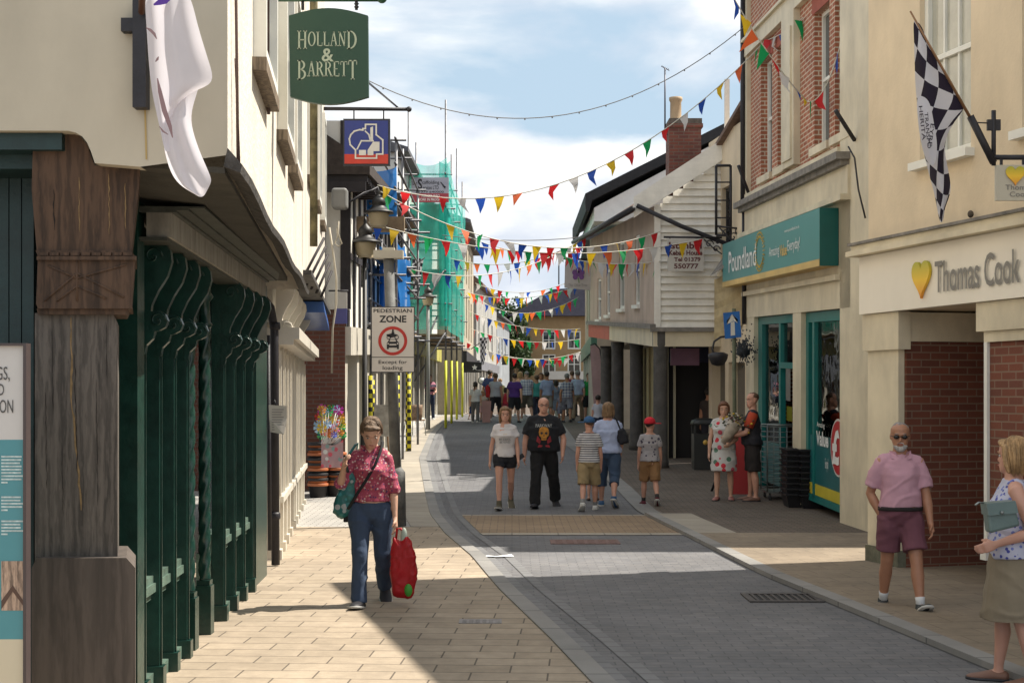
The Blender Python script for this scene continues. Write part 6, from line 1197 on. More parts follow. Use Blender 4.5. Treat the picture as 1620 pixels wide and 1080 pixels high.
# woven cafe chair and table
def chair(px, py, rz, lab):
    y_ = yfor(py); x_ = (px-810)/F*y_; g = gz(y_); t = thing('cafe_chair', lab, 'chair', (x_, y_, g), 'woven cafe chairs on the left pavement'); wv = mat('woven_brown', (.20, .13, .08), .7, .4, 30, .6); M = Matrix.Rotation(rz, 3, 'Z'); o_ = Vector((x_, y_, g))
    mb = MB(); mb.rings([[o_+M@Vector((.22*max(-1, min(1, 1.3*math.cos(a))), .22*max(-1, min(1, 1.3*math.sin(a))), z)) for a in (2*math.pi*k/16 for k in range(16))] for z in (.43, .47)]); mb.build('seat', wv, t)
    mb = MB(); pts = []
    for z, r_ in ((.47, .24), (.62, .26), (.78, .27), (.88, .26)): pts.append([o_+M@Vector((r_*math.cos(a), r_*math.sin(a)*.95, z)) for a in (math.pi*k/12 for k in range(13))])
    mb.add([v for r_ in pts for v in r_], [(i*13+j, i*13+j+1, (i+1)*13+j+1, (i+1)*13+j) for i in range(3) for j in range(12)], 0, True); o = mb.build('backrest', wv, t); so_ = o.modifiers.new('s', 'SOLIDIFY'); so_.thickness = .025
    for sx in (-1, 1):
        for sy in (-1, 1): mb = MB(); mb.tube([o_+M@Vector((sx*.19, sy*.18, .43)), o_+M@Vector((sx*.23, sy*.22, 0))], .013, 6); mb.build('leg', gm, t)
chair(656, 690, 2.6, 'woven brown cafe chair in the sun beside the hazard wrapped scaffold foot'); chair(601, 700, .4, 'woven cafe chair in shade behind the woman with the red bag'); chair(646, 672, 1.2, 'woven cafe chair furthest along the left pavement')
# far shop signs, flags, clock
st = thing('star_shop_sign', 'black fascia board with white star at the far left shops', 'sign', P(748, 580, 58)); mb = MB(); poly_px(mb, [(733, 571), (762, 573), (762, 589), (733, 589)], 58, .1); mb.build('board', MC['shop_black'], st)
mb = MB(); mb.add([P(751+(5 if k % 2 == 0 else 2.2)*math.sin(k*math.pi/5), 581-(5 if k % 2 == 0 else 2.2)*math.cos(k*math.pi/5), 57.95) for k in range(10)]+[P(751, 581, 57.95)], [(k, (k+1) % 10, 10) for k in range(10)]); mb.build('star', wl, st)
ck = thing('round_hanging_sign', 'round white hanging sign with dark rim above the crowd on the far left', 'sign', P(762, 602, 56)); c = P(762, 602, 56); mb = MB(); mb.lathe(c, [(.12, 0), (.12, .05)], 18, axis=Matrix.Rotation(R(90), 3, 'X')); mb.build('face', wl, ck); mb = MB(); mb.lathe(c+Vector((0, .01, 0)), [(.15, 0), (.15, .03)], 18, axis=Matrix.Rotation(R(90), 3, 'X')); mb.tube([c+Vector((0, 0, .15)), c+Vector((0, 0, .4)), c+Vector((-.6, 0, .4))], .015, 5); mb.build('rim', blk, ck)
chk2 = printmat('small_check', (.55, .55, .58), [(.02, .02, .03)], 'uvcheck', 1.0, .8, trans=.3)
for (px, py, y_, lab) in ((662, 425, 42, 'chequered flag hanging before the turquoise netting'), (766, 545, 60, 'chequered flag hanging at the far left shops')):
    t = thing('small_chequered_flag', lab, 'flag', P(px, py, y_)); k = 42/y_; mb = cloth_sheet([[(px-2*k-8*k, py-15*k), (px, py-17*k, .1), (px+8*k, py-14*k)], [(px-9*k, py+5*k), (px-1*k, py+4*k, .15), (px+5*k, py+3*k)], [(px-9*k, py+25*k), (px-2*k, py+24*k, .1), (px+3*k, py+22*k)], [(px-7*k, py+45*k), (px-3*k, py+46*k, .1), (px+1*k, py+42*k)]], y_, uvs=lambda i, j: (j*2, i*3)); mb.build('cloth', chk2, t); mb = MB(); mb.tube([P(px-30*k, py+10*k, y_+.1), P(px+10*k, py-17*k, y_)], .02, 5); mb.build('pole', ironb, t)
gs = thing('street_name_plate', 'small dark square plaque hanging at the far end shops', 'sign', P(799, 572, 92)); mb = MB(); poly_px(mb, [(794, 563), (803, 563), (803, 577), (794, 577)], 92, .1); mb.build('board', MC['shop_black'], gs); mb = MB(); poly_px(mb, [(790, 561), (804, 561), (804, 562), (790, 562)], 92, .1); mb.build('arm', ironb, gs)
# parked silver car beyond the crowd
def car(px, y_, lab):
    x_ = (px-810)/F*y_; g = gz(y_); t = thing('parked_car', lab, 'car', (x_, y_, g)); O = Vector((x_, y_, g)); pm_ = mat('silver_paint', (.45, .48, .52), .3, .03, 2, metal=.5, coat=.5); mb = MB()
    S = [(-2.1, .45, .62, .72), (-2.0, .3, .72, .82), (-1.0, .25, .95, .88), (.9, .25, .98, .88), (1.9, .3, .92, .82), (2.1, .45, .7, .72)]
    mb.rings([[O+Vector((sx*w_, yy_, z)) for sx, z in ((-1, a), (-1.03, (a+b)/2), (-.92, b), (.92, b), (1.03, (a+b)/2), (1, a))] for yy_, a, b, w_ in S]); mb.build('body', pm_, t)
    mb = MB(); mb.rings([[O+Vector((sx*w_, yy_, z)) for sx, z in ((-1, .9), (-.82, b), (.82, b), (1, .9))] for yy_, b, w_ in ((-1.3, .95, .84), (-.6, 1.42, .80), (.9, 1.46, .80), (1.8, .98, .80))], 0, False); cb = mb.build('cabin', dglass, t); mb = MB(); mb.bx(x_-.62, x_+.62, y_-.6, y_+.95, g+1.43, g+1.485); mb.build('roof', pm_, t)
    for sx in (-1, 1):
        for yy_ in (-1.3, 1.3): mb = MB(); mb.tube([O+Vector((sx*.72, yy_, .32)), O+Vector((sx*.9, yy_, .32))], .32, 18); w_ = mb.build('wheel', MC['rubber'], t); mb = MB(); mb.tube([O+Vector((sx*.89, yy_, .32)), O+Vector((sx*.91, yy_, .32))], .2, 12); mb.build('rim', gm, w_)
    for sx in (-.6, .6): mb = MB(); mb.ell(O+Vector((sx, -2.08, .62)), (.13, .05, .07)); mb.build('headlight', mat('headlight', (.6, .6, .6), .1), t)
car(884, 84, 'silver car parked across the end of the street beyond the crowd')

# ---------------------------------------------------------------- bunting and wires
FC = {k: mat('pennant_'+k, c, .7, .05, 4, trans=.45) for k, c in dict(red=(.62, .02, .025), yellow=(.75, .50, .02), green=(.01, .33, .10), blue=(.02, .08, .42), white=(.66, .64, .62), orange=(.75, .14, .04)).items()}
seq = ['yellow', 'red', 'green', 'red', 'white', 'blue', 'yellow', 'orange', 'green', 'red', 'white', 'blue']
corded = mat('bunting_cord', (.6, .58, .5), .8)
def bunting(lab, a, b, sag, size=.30, gap=.40, seed=0, wind=.25, off=0):
    A, B = P(*a), P(*b); d = B-A; n_ = max(4, int(d.length/gap)); random.seed(seed); t = thing('bunting', lab, 'bunting', A, 'lines of bunting across the street')
    pos = lambda s: A+d*s-Vector((0, 0, 4*sag*s*(1-s))); mb = MB(); mb.tube([pos(k/24) for k in range(25)], .007+.00008*A.y, 4); mb.build('cord', corded, t)
    for k in range(n_):
        if random.random() < .06: continue
        s = (k+.5)/n_; p = pos(s); tg = (pos(s+.01)-pos(s-.01)).normalized(); w_ = size*.34; tw = random.gauss(0, .45+.7*wind)
        ax = (Matrix.Rotation(tw, 3, 'Z')@tg) if random.random() < .5 else tg; L_ = size*random.uniform(.9, 1.15); sw = Vector((random.gauss(0, wind)*.5, random.gauss(wind*.3, wind), -1)).normalized()
        a1, b1 = p-ax*w_, p+ax*w_; md_ = (a1+b1)/2+sw*L_*.5+Vector((random.gauss(0, .02), random.gauss(0, .04), 0)); hw = ax*w_*.5; tip = p+sw*L_+Vector((random.gauss(0, .03), random.gauss(0, .03), 0))
        mb = MB(); mb.add([a1, b1, md_+hw, md_-hw, tip], [(0, 1, 2, 3), (3, 2, 4)], 0, True); mb.build('pennant', FC[seq[(k+off) % 12]], t)
bunting('long nearest bunting line rising from the wall lantern up to the brick upper floor', (597, 293, 24.5), (1212, 64, 24.9), 1.15, .27, .34, 1, wind=.4)
bunting('second bunting line running from the lantern to the gable of the weatherboarded house', (602, 303, 25), (1045, 366, 28.6), .62, .28, .32, 2, off=2)
bunting('bunting line from the lamp post to the kebab sign', (583, 352, 26), (1116, 377, 28.4), .42, .29, .32, 3, off=5)
bunting('short bunting line drooping from the flower sign to the weatherboarded house', (893, 406, 40), (1045, 413, 28.7), .12, .34, .55, 4, off=1)
bunting('bunting line crossing between turquoise scaffold and flower sign', (735, 372, 44), (912, 398, 41), .25, .36, .34, 5, off=3)
bunting('bunting line low across the turquoise netting from the blue sheets', (646, 425, 34), (930, 372, 40), .55, .36, .42, 6, off=8)
bunting('bunting line just beyond the turquoise scaffold, topmost of the far lines', (700, 405, 46), (925, 378, 44), .5, .34, .34, 7, off=4)
bunting('far bunting line sagging from the cream house to the slate roofs', (738, 462, 58), (915, 452, 52), .35, .36, .30, 8, off=6, wind=.5)
bunting('far bunting line sloping down from left under the slate roof', (748, 470, 60), (915, 470, 56), .65, .36, .32, 9, off=9)
bunting('far bunting line across the dark tree and the brown block roof', (740, 492, 62), (918, 520, 58), .3, .36, .36, 10, off=2)
bunting('far bunting line along the upper windows of the brown block', (745, 520, 66), (918, 536, 64), .35, .38, .36, 11, off=7)
bunting('far bunting line along the lower windows of the brown block', (735, 540, 64), (920, 556, 66), .55, .38, .34, 12, off=1)
bunting('lowest far bunting line over the heads of the crowd', (760, 556, 72), (915, 566, 72), .25, .42, .36, 13, off=5)
bunting('bunting line high across the far street between pale gable and terrace', (752, 448, 62), (912, 440, 60), .5, .36, .32, 14, off=10, wind=.6)
bunting('tangled bunting blowing down from the top edge onto the brick wall', (1140, -40, 19.5), (1276, 160, 20.9), .12, .30, .26, 15, off=4, wind=.9)
bunting('short bunting end climbing the brick wall between its windows', (1276, 160, 20.9), (1330, 70, 20.2), .25, .34, .36, 16, off=8, wind=.4)
bunting('short bunting end tied across the brick wall to the cream pilaster', (1212, 64, 24.9), (1270, 28, 22.2), .05, .34, .40, 17, off=3)
def wire(lab, a, b, sag, r=.008, beads=0):
    A, B = P(*a), P(*b); t = thing('overhead_wire', lab, 'wire', A); pos = lambda s: A+(B-A)*s-Vector((0, 0, 4*sag*s*(1-s))); mb = MB(); mb.tube([pos(k/30) for k in range(31)], r, 5); mb.build('cable', mat('wire_grey', (.16, .15, .14), .7), t)
    if beads: mb = MB(); [mb.ell(pos((k+.5)/beads)-Vector((0, 0, .015)), (.014, .014, .014), 6, 4) for k in range(beads)]; o = mb.build('lamp_sockets', MC['wire_grey'], t); o['kind'] = 'stuff'
wire('string light cable sagging across the sky from the left signs to the brick gable', (583, 128, 22.6), (1183, 38, 24.5), 1.05, .008, 14)
wire('thin wire crossing low over the street behind the bunting', (700, 372, 40), (945, 372, 40), .15, .012)
# ---------------------------------------------------------------- people
SK = {'fair': mat('skin_fair', (.58, .34, .24), .55, .06, 9, .1), 'tan': mat('skin_tan', (.38, .18, .105), .5, .08, 9, .1), 'pink': mat('skin_pink', (.53, .28, .20), .5, .07, 9, .1)}
def hairm(name, c): return mat(name, c, .65, .5, 55, .8, 60, streak=9)
HR = {'brown': hairm('hair_brown', (.10, .055, .03)), 'blonde': hairm('hair_blonde', (.36, .22, .10)), 'dark': hairm('hair_dark', (.025, .016, .012)), 'grey': hairm('hair_grey', (.22, .20, .19)), 'red': hairm('hair_red', (.14, .055, .025)), 'white': hairm('beard_white', (.38, .36, .34)), 'mid': hairm('hair_mid', (.135, .085, .05)), 'lightbrown': hairm('hair_lightbrown', (.20, .12, .06))}
shoe_d = mat('shoe_dark', (.02, .02, .025), .6); shoe_w = mat('shoe_white', (.55, .55, .53), .6); shoe_b = mat('shoe_blue', (.03, .10, .22), .6); sole_w = mat('sole', (.5, .49, .46), .6); sock_w = mat('sock_white', (.6, .6, .6), .9); sandal = mat('sandal', (.18, .09, .06), .6)
def vdir(f, o, side): f, o = R(f), R(o); return Vector((side*math.sin(o), -math.sin(f)*math.cos(o), -math.cos(f)*math.cos(o)))
def person(px, py, hp, rot, label, top, bottom, hair, skin='fair', y=None, shoe=None, armL=(0, 8, 10, 4), armR=(0, 8, 10, 4), legL=(0, 2, 0), legR=(0, 2, 0), head=(0, 0), belly=1.0, bw=1.0, sleeve=.55, tuck=False, fem=False,
           detail=1, group=None, socks=None, face=True, cap=None, glasses=None, beard=None, hem=.48, loose=1.0, capdir=0, name='person', footL=0, footR=0, neckskin=True, collar=None, belt=None):
    """legX=(thigh forward, outward, shank forward) degrees; armX=(upper forward, outward, fore forward, fore outward); L = image left when facing the camera"""
    y = y or yfor(py); s = F/y; h = hp/s; x = (px-810)/s
    t = thing(name, label, 'person', (x, y, gz(y)), group, R(rot)); J = {}; V = Vector
    for k, sd, lg in (('L', -1, legL), ('R', 1, legR)):
        hip = V((sd*.052*h*(1.08 if fem else 1), 0, .515*h)); kn = hip+vdir(lg[0], lg[1], sd)*.235*h; an = kn+vdir(lg[2], lg[1]*.6, sd)*.235*h; J['hip'+k], J['kn'+k], J['an'+k] = hip, kn, an
    low = min(J['anL'].z, J['anR'].z)-.042*h
    for k in J: J[k].z -= low
    dz = -low; cz = lambda z: z*h+dz
    sh = .094*h*bw*(.93 if fem else 1)
    for k, sd, ar in (('L', -1, armL), ('R', 1, armR)):
        s0 = V((sd*sh, 0.004*h, cz(.790))); e = s0+vdir(ar[0], ar[1], sd)*.172*h; w_ = e+vdir(ar[2], ar[3], sd)*.148*h; J['sh'+k], J['el'+k], J['wr'+k] = s0, e, w_
    def torso(infl, zs=None, flare=0, lo=.47, hi=.84):
        T = [(.455, .045, .04, .005), (.475, .080, .064, .008), (.52, .096, .075, .008), (.56, .093, .07, .004), (.61, .078 if fem else .084, .062, 0), (.67, .082, .064, -.003), (.73, .090, .07, -.006), (.77, .092, .062, -.002), (.797, .080, .050, .002), (.82, .056, .042, .004), (.836, .040, .036, .004), (.86, .034, .034, .004)]
        out = []
        for z, rx, ry, yc in T:
            if z < lo-.001 or z > hi+.001: continue
            b_ = 1+(belly-1)*max(0, 1-abs(z-.6)/.14); m = (bw if z > .7 else 1+(bw-1)*.6)
            if fem and .70 < z < .76: ry *= 1.12; yc -= .008
            out.append([V(((rx*m*infl*(1+(b_-1)*.5))*h*math.cos(a)*(1 if abs(math.cos(a)) < .9 else 1), (yc-(b_-1)*.05)*h+ry*b_*infl*h*math.sin(a), cz(z))) for a in (2*math.pi*k/20 for k in range(20))])
        return out
    body = MB(); body.rings(torso(1.0, lo=.475, hi=.87))
    hh = .140*h*(1.12 if h < 1.4 else 1.0); hc = V((0, .004*h, cz(.86))); M = Matrix.Rotation(R(head[1]), 3, 'Z')@Matrix.Rotation(R(head[0]), 3, 'X')
    HP = lambda a, b, c: hc+M@V((a*hh, b*hh, c*hh))
    body.tube([V((0, .008*h, cz(.815))), V((0, .004*h, cz(.86))), HP(0, .05, .22)], [.036*h*(.85 if fem else 1)]*2+[.034*h*(.85 if fem else 1)], 12)
    HS = [(0, .10, -.34, -.08), (.05, .18, -.385, .02), (.14, .24, -.39, .12), (.26, .285, -.38, .22), (.38, .315, -.37, .31), (.47, .33, -.35, .37), (.55, .335, -.345, .40), (.66, .345, -.37, .42), (.78, .335, -.355, .41), (.89, .265, -.28, .34), (.96, .16, -.16, .22), (1.0, .04, -.02, .08)]
    body.rings([[HP(rx*math.cos(a), (f+b)/2+(b-f)/2*math.sin(a), z) for a in (2*math.pi*k/20 for k in range(20))] for z, rx, f, b in HS])
    if face:
        body.rings([[HP(dx*w_, yy_, z) for dx in (-1, 1)]+[HP(0, yy_-d_, z), ] for z, w_, yy_, d_ in ((.56, .035, -.33, .035), (.44, .05, -.35, .09), (.36, .075, -.35, .13), (.32, .05, -.35, .06))], 0, True)
        body.tube([HP(-.09, -.375, .22), HP(0, -.40, .225), HP(.09, -.375, .22)], .028*hh, 6); body.tube([HP(-.2, -.33, .585), HP(-.1, -.37, .60), HP(0, -.365, .58), HP(.1, -.37, .60), HP(.2, -.33, .585)], .028*hh, 6)
    for sx in (-1, 1): body.ell(HP(sx*.345, .03, .47), (.03*hh, .07*hh, .12*hh), 8, 6)
    lf = 1.0 if not fem else .94
    for sd, k in ((-1, 'L'), (1, 'R')): body.tube([V((sd*.012*h, .006*h, cz(.838))), V((sd*.045*h, .006*h, cz(.812))), J['sh'+k]+V((0, 0, .002*h))], [.026*h, .030*h, .030*h], 10)
    for k, sd in (('L', -1), ('R', 1)):
        S0, E, W2 = J['sh'+k], J['el'+k], J['wr'+k]; ws = h*(.9 if fem else 1)*(.5+.5*bw)
        body.tube([V((sd*.045*h, .004*h, cz(.785))), S0, S0.lerp(E, .35), S0.lerp(E, .8), E, E.lerp(W2, .3), E.lerp(W2, .75), W2, W2+(W2-E).normalized()*.012*h], [.036*ws, .033*ws, .029*ws, .024*ws, .0235*ws, .025*ws, .018*ws, .0155*ws, .015*ws], 12)
        H, K, A_ = J['hip'+k], J['kn'+k], J['an'+k]; wl_ = h*lf*(.7+.3*bw)
        body.tube([H+V((0, 0, .02*h)), H.lerp(K, .15), H.lerp(K, .55), H.lerp(K, .9), K, K.lerp(A_, .12), K.lerp(A_, .32)+V((0, .006*h, 0)), K.lerp(A_, .6)+V((0, .004*h, 0)), K.lerp(A_, .9), A_+V((0, 0, -.01*h))], [.052*wl_, .055*wl_, .043*wl_, .034*wl_, .033*wl_, .031*wl_, .034*wl_, .027*wl_, .020*wl_, .021*wl_], 14)
        # hand: palm, four curled fingers, thumb from the side
        d = (W2-E).normalized(); inn = V((-sd, 0, 0)); inn = (inn-d*inn.dot(d)).normalized(); fw = d.cross(inn)*sd*-1; fw = fw if fw.y < 0 else -fw; p1 = W2+d*.05*h
        body.rings([[c_+fw*a*.021*h*k1+inn*b*.010*h for a, b in ((-1, -1), (-1, 1), (0, 1.2), (1, 1), (1, -1), (0, -1.2))] for c_, k1 in ((W2+d*.002*h, .7), (W2+d*.02*h, .95), (p1, 1.0))], 0, True)
        for q in range(4):
            b0 = p1+fw*(1-q*.66)*.0155*h; L_ = (.034, .042, .045, .040)[3-q]*h; g1 = b0+(d*.9+inn*.25)*L_*.55; g2 = g1+(d*.6+inn*.75)*L_*.5; body.caps(b0-d*.004*h, g1, .0052*h, .005*h, 7, 0, 2); body.caps(g1, g2, .005*h, .0042*h, 7, 0, 2)
        tb0 = W2+d*.018*h+fw*.017*h; tb1 = tb0+(d*.6+fw*.6+inn*.3)*.022*h; body.caps(tb0, tb1, .0068*h, .006*h, 7, 0, 2); body.caps(tb1, tb1+(d*.85+inn*.4)*.02*h, .0058*h, .005*h, 7, 0, 2)
        # foot
        yaw = math.radians(sd*8); ft = {'L': footL, 'R': footR}[k]; fd = V((math.sin(yaw), -math.cos(yaw)*math.cos(R(ft)), math.sin(R(ft)))); A = A_
        J['fd'+k] = fd
        body.rings([[A+fd*(a*h)+V((math.cos(yaw)*w_*h*math.cos(q), 0, -.024*h+z_*h+hh_*h*math.sin(q)*(1 if math.sin(q) > 0 else .9))) for q in (2*math.pi*i/12 for i in range(12))] for a, w_, z_, hh_ in ((-.035, .012, .005, .015), (-.02, .024, .004, .02), (.03, .025, .004, .021), (.07, .03, -.003, .015), (.105, .024, -.008, .009), (.118, .01, -.01, .006))])
    vox = (.0078 if detail == 2 else .0115 if detail == 1 else .024)*h/1.7
    remesh(body, vox, 2 if detail else 1).build('body', SK[skin], t, True)
    # hair
    if hair:
        kind, hm = hair; hb_ = MB()
        if kind != 'bald':
            if kind == 'buzz': hb_.ell(HP(0, .06, .68), (.345*hh, .395*hh, .34*hh), 18, 12, rot=M)
            else:
                hb_.ell(HP(0, .085, .66 if cap else .68), (.36*hh if cap else .385*hh, .41*hh, .33*hh if cap else .395*hh), 20, 14, rot=M)
                if not cap: hb_.tube([HP(-.30, -.18, .82), HP(-.12, -.30, .90), HP(.12, -.30, .89), HP(.30, -.18, .80)], [.07*hh, .09*hh, .09*hh, .07*hh], 8)
            if kind in ('long', 'bob', 'tail'):
                zb = {'long': -.75, 'bob': -.02, 'tail': .3}[kind]
                hb_.rings([[HP(rx*math.cos(a), yc+ry*math.sin(a), z) for a in (2*math.pi*k/18 for k in range(18))] for z, rx, ry, yc in ((.75, .36, .36, .12), (.45, .38, .28, .17), (.2, .37, .22, .20), (zb*.5+.1, .35, .18, .22), (zb, .28, .12, .22))])
                if kind != 'tail':
                    for sx in (-1, 1): hb_.tube([HP(sx*.31, -.10, .8), HP(sx*.36, -.12, .5), HP(sx*.365, -.08, .25), HP(sx*.33, -.03, max(zb, -.25))], [.10*hh, .09*hh, .09*hh, .05*hh], 8)
                else: hb_.tube([HP(0, .45, .6), HP(0, .62, .4), HP(0, .58, .0), HP(0, .5, -.3)], [.1*hh, .12*hh, .10*hh, .04*hh], 8)
            o = remesh(hb_, .02*hh*2.2, 1, .022*hh, 6/hh, seed=px, stretch=(1, 1, .25))
            if detail == 2 and kind != 'buzz':     # separate locks over the mass
                random.seed(px); ze = -.06 if kind == 'bob' else .34
                for k in range(230):
                    a = random.uniform(-2.2, 2.2); s_, c_ = math.sin(a), math.cos(a); j = random.uniform(-.015, .03); e = ze+random.uniform(-.06, .12); fr_ = max(0, -c_)
                    pts = [HP(.08*s_+random.uniform(-.05, .05), .06+.06*c_, 1.07), HP((.29+j)*s_, .085+(.33+j)*c_, .96), HP((.385+j)*s_, .085+(.43+j)*c_*(1-.25*fr_), .72)]
                    if fr_ < .35: pts += [HP((.40+j)*s_, .12+(.38+j)*c_, .42)]
                    if fr_ < .35 and kind == 'bob': pts += [HP((.385+j)*s_+random.uniform(-.03, .03), .13+(.30+j)*c_, e)]
                    o.tube(pts, [.006*hh]+[.016*hh]*(len(pts)-2)+[.004*hh], 5)
            o = o.build('hair', HR[hm], t, True)
    if beard: b_ = MB(); b_.rings([[HP(rx*math.cos(a), yc+ry*math.sin(a), z) for a in (2*math.pi*k/14 for k in range(14))] for z, rx, ry, yc in ((-.06, .10, .09, -.28), (.02, .20, .17, -.24), (.12, .265, .19, -.22), (.19, .29, .12, -.24))]); b_.tube([HP(-.13, -.36, .21), HP(-.07, -.40, .29), HP(0, -.41, .30), HP(.07, -.40, .29), HP(.13, -.36, .21)], .035*hh, 6); remesh(b_, .05*hh, 1, .02*hh, 12/hh).build('beard', HR[beard], t, True)
    if face:
        e = MB(); w_ = MB()
        for sx in (-1, 1): e.ell(HP(sx*.145, -.335, .50), (.035*hh, .03*hh, .028*hh), 8, 6); w_.ell(HP(sx*.145, -.325, .50), (.062*hh, .035*hh, .033*hh), 8, 6)
        if not (glasses == 'dark'):
            w_.build('eyes', mat('eye_white', (.5, .46, .42), .4), t, True); e.build('pupils', mat('pupil', (.02, .015, .012), .2), t, True)
        b_ = MB(); [b_.tube([HP(sx*.07, -.372, .60), HP(sx*.15, -.372, .625), HP(sx*.23, -.33, .595)], [.012*hh, .017*hh, .010*hh], 6) for sx in (-1, 1)]; b_.build('eyebrows', HR[(hair[1] if hair else 'brown')], t, True)
        m_ = MB(); m_.tube([HP(-.10, -.392, .222), HP(-.03, -.42, .232), HP(0, -.422, .226), HP(.03, -.42, .232), HP(.10, -.392, .222)], [.006*hh, .018*hh, .016*hh, .018*hh, .006*hh], 6); m_.build('lips', mat('lips', (.38, .12, .10), .5), t, True)
    if glasses:
        g_ = MB()
        for sx in (-1, 1):
            if glasses == 'dark': g_.rings([[HP(sx*.15+.105*math.cos(a), -.40+.02*abs(math.cos(a))+k1, .50+.075*math.sin(a)) for a in (2*math.pi*k/14 for k in range(14))] for k1 in (0, .02)])
            else: g_.tube([HP(sx*.15+.10*math.cos(a), -.40, .50+.062*math.sin(a)) for a in (2*math.pi*k/12 for k in range(13))], .008*hh, 5)
            g_.tube([HP(sx*.25, -.39, .52), HP(sx*.345, -.1, .52), HP(sx*.35, .02, .5)], .012*hh, 5)
        g_.tube([HP(-.06, -.41, .52), HP(.06, -.41, .52)], .012*hh, 5); g_.build('sunglasses' if glasses == 'dark' else 'glasses', mat('glasses_black', (.008, .008, .009), .12), t, True)
    if cap:
        c_ = MB(); c_.rings([[HP(rx*math.cos(a), .02+ry*math.sin(a), z) for a in (2*math.pi*k/20 for k in range(20))] for z, rx, ry in ((.60, .41, .48), (.72, .42, .485), (.90, .385, .44), (1.03, .27, .31), (1.10, .11, .13), (1.115, .03, .03))]); cp = c_.build('cap', cap, t, True)
        c_ = MB(); Mz = Matrix.Rotation(R(capdir), 3, 'Z'); c_.rings([[HP(*(Mz@V((rx*math.cos(a), yc-.03+ry*math.sin(a), z)))) for a in (2*math.pi*k/16 for k in range(16))] for z, rx, ry, yc in ((.60, .30, .36, -.50), (.63, .32, .38, -.50), (.66, .27, .33, -.47))]); c_.build('brim', cap, t if False else cp, True)
    # clothing
    lo = .55 if tuck else hem
    if top:
        c_ = MB(); c_.rings(torso(1.10*(1+.04*(loose-1)), lo=lo if lo > .475 else .475, hi=.836))
        if not tuck: c_.rings([[p+V((0, 0, 0)) for p in r] for r in torso(1.12*loose, lo=lo if lo > .475 else .475, hi=.73)])
        for k in 'LR':
            S0, E, W2 = J['sh'+k], J['el'+k], J['wr'+k]; sd = -1 if k == 'L' else 1; c_.tube([V((sd*.022*h, .008*h, cz(.824))), V((sd*.048*h, .006*h, cz(.808))), (S0+V((0, 0, .001*h)))*1 if sleeve else V((sd*.062*h, .004*h, cz(.80)))], [.029*h*(.5+.5*bw), .036*h*(.5+.5*bw), .039*h*(.6+.4*bw)], 12)
            if sleeve > 0:
                pts = [V((sd*.04*h, .004*h, cz(.783))), S0+V((0, 0, -.004*h)), S0.lerp(E, min(sleeve, 1)*.6), S0.lerp(E, min(sleeve, 1))]; rr = [q_*(.6+.4*bw) for q_ in (.040*h, .038*h, .037*h*loose, .038*h*loose)]
                if sleeve > 1: pts += [E.lerp(W2, (sleeve-1)*.5), E.lerp(W2, sleeve-1)]; rr = [.040*h, .038*h, .034*h*loose, .033*h*loose, .031*h*loose, .030*h*loose]
                c_.tube(pts, rr, 14)
            else: c_.tube([V((sd*.03*h, .004*h, cz(.79))), V((sd*.068*h, .004*h, cz(.785)))], [.040*h, .034*h], 12)
        remesh(c_, max(vox*1.25, .009), 1, .0095*h/1.7, 8, seed=px*.37, stretch=(1, 1, .8), fold=.9).build('top', top, t, True)
    if collar:
        c_ = MB(); 
        for sd in (-1, 1): c_.add([V((sd*.012*h, -.046*h, cz(.805))), V((sd*.052*h, -.040*h, cz(.815))), V((sd*.056*h, .005*h, cz(.855))), V((sd*.03*h, -.034*h, cz(.85)))], [(0, 1, 2, 3)])
        o = c_.build('collar', collar, t, True); q = o.modifiers.new('s', 'SOLIDIFY'); q.thickness = .008
    if belt: c_ = MB(); c_.rings([[V((v.x*1.01, v.y*1.01, cz(z))) for v in torso(1.105, lo=.56, hi=.56)[0]] for z in (.545, .565)]); c_.build('belt', belt, t, True)
    bk, bm2 = bottom[0], bottom[1]; c_ = MB(); zt = .575
    if bk in ('trousers', 'shorts', 'crop'):
        c_.rings(torso(1.09, lo=.455, hi=.56)); c_.ell((0, .006*h, cz(.475)), (.05*h, .06*h, .035*h)); wd = bottom[2] if len(bottom) > 2 else 1.0
        for k in 'LR':
            H, K, A_ = J['hip'+k], J['kn'+k], J['an'+k]; top_ = H+V((0, 0, .03*h))
            if bk == 'shorts': e_ = bottom[3] if len(bottom) > 3 else .8; pts = [top_, H.lerp(K, .2), H.lerp(K, e_*.6), H.lerp(K, e_)]; rr = [.058*h, .062*h*wd, .056*h*wd, .056*h*wd]
            elif bk == 'crop': pts = [top_, H.lerp(K, .2), H.lerp(K, .6), K, K.lerp(A_, .35)]; rr = [.058*h, .063*h*wd, .052*h*wd, .046*h*wd, .044*h*wd]
            else: pts = [top_, H.lerp(K, .2), H.lerp(K, .6), K, K.lerp(A_, .4), K.lerp(A_, .8), A_+V((0, 0, -.012*h))]; rr = [.058*h, .062*h*wd, .052*h*wd, .045*h*wd, .044*h*wd, .043*h*wd, .043*h*wd]
            c_.tube(pts, rr, 14)
    elif bk in ('skirt', 'dress'):
        zl = bottom[2]; fl_ = bottom[3] if len(bottom) > 3 else 1.2; kx = (J['knL'].y+J['knR'].y)/2
        c_.rings([[V((rx*h*math.cos(a)*bw**.8*belly**.3, yc*h+ry*h*math.sin(a)*belly**(.9 if z > .4 else .3), cz(z))) for a in (2*math.pi*k/22 for k in range(22))] for z, rx, ry, yc in ((zl, .10*fl_, .095*fl_, kx/h*.5), ((zl+.5)/2, .108*fl_**.6, .096*fl_**.5, kx/h*.25), (.5, .108, .086, .004), (.56, .101, .078, .002), (.59 if bk == 'dress' else .565, .09, .072, 0))])
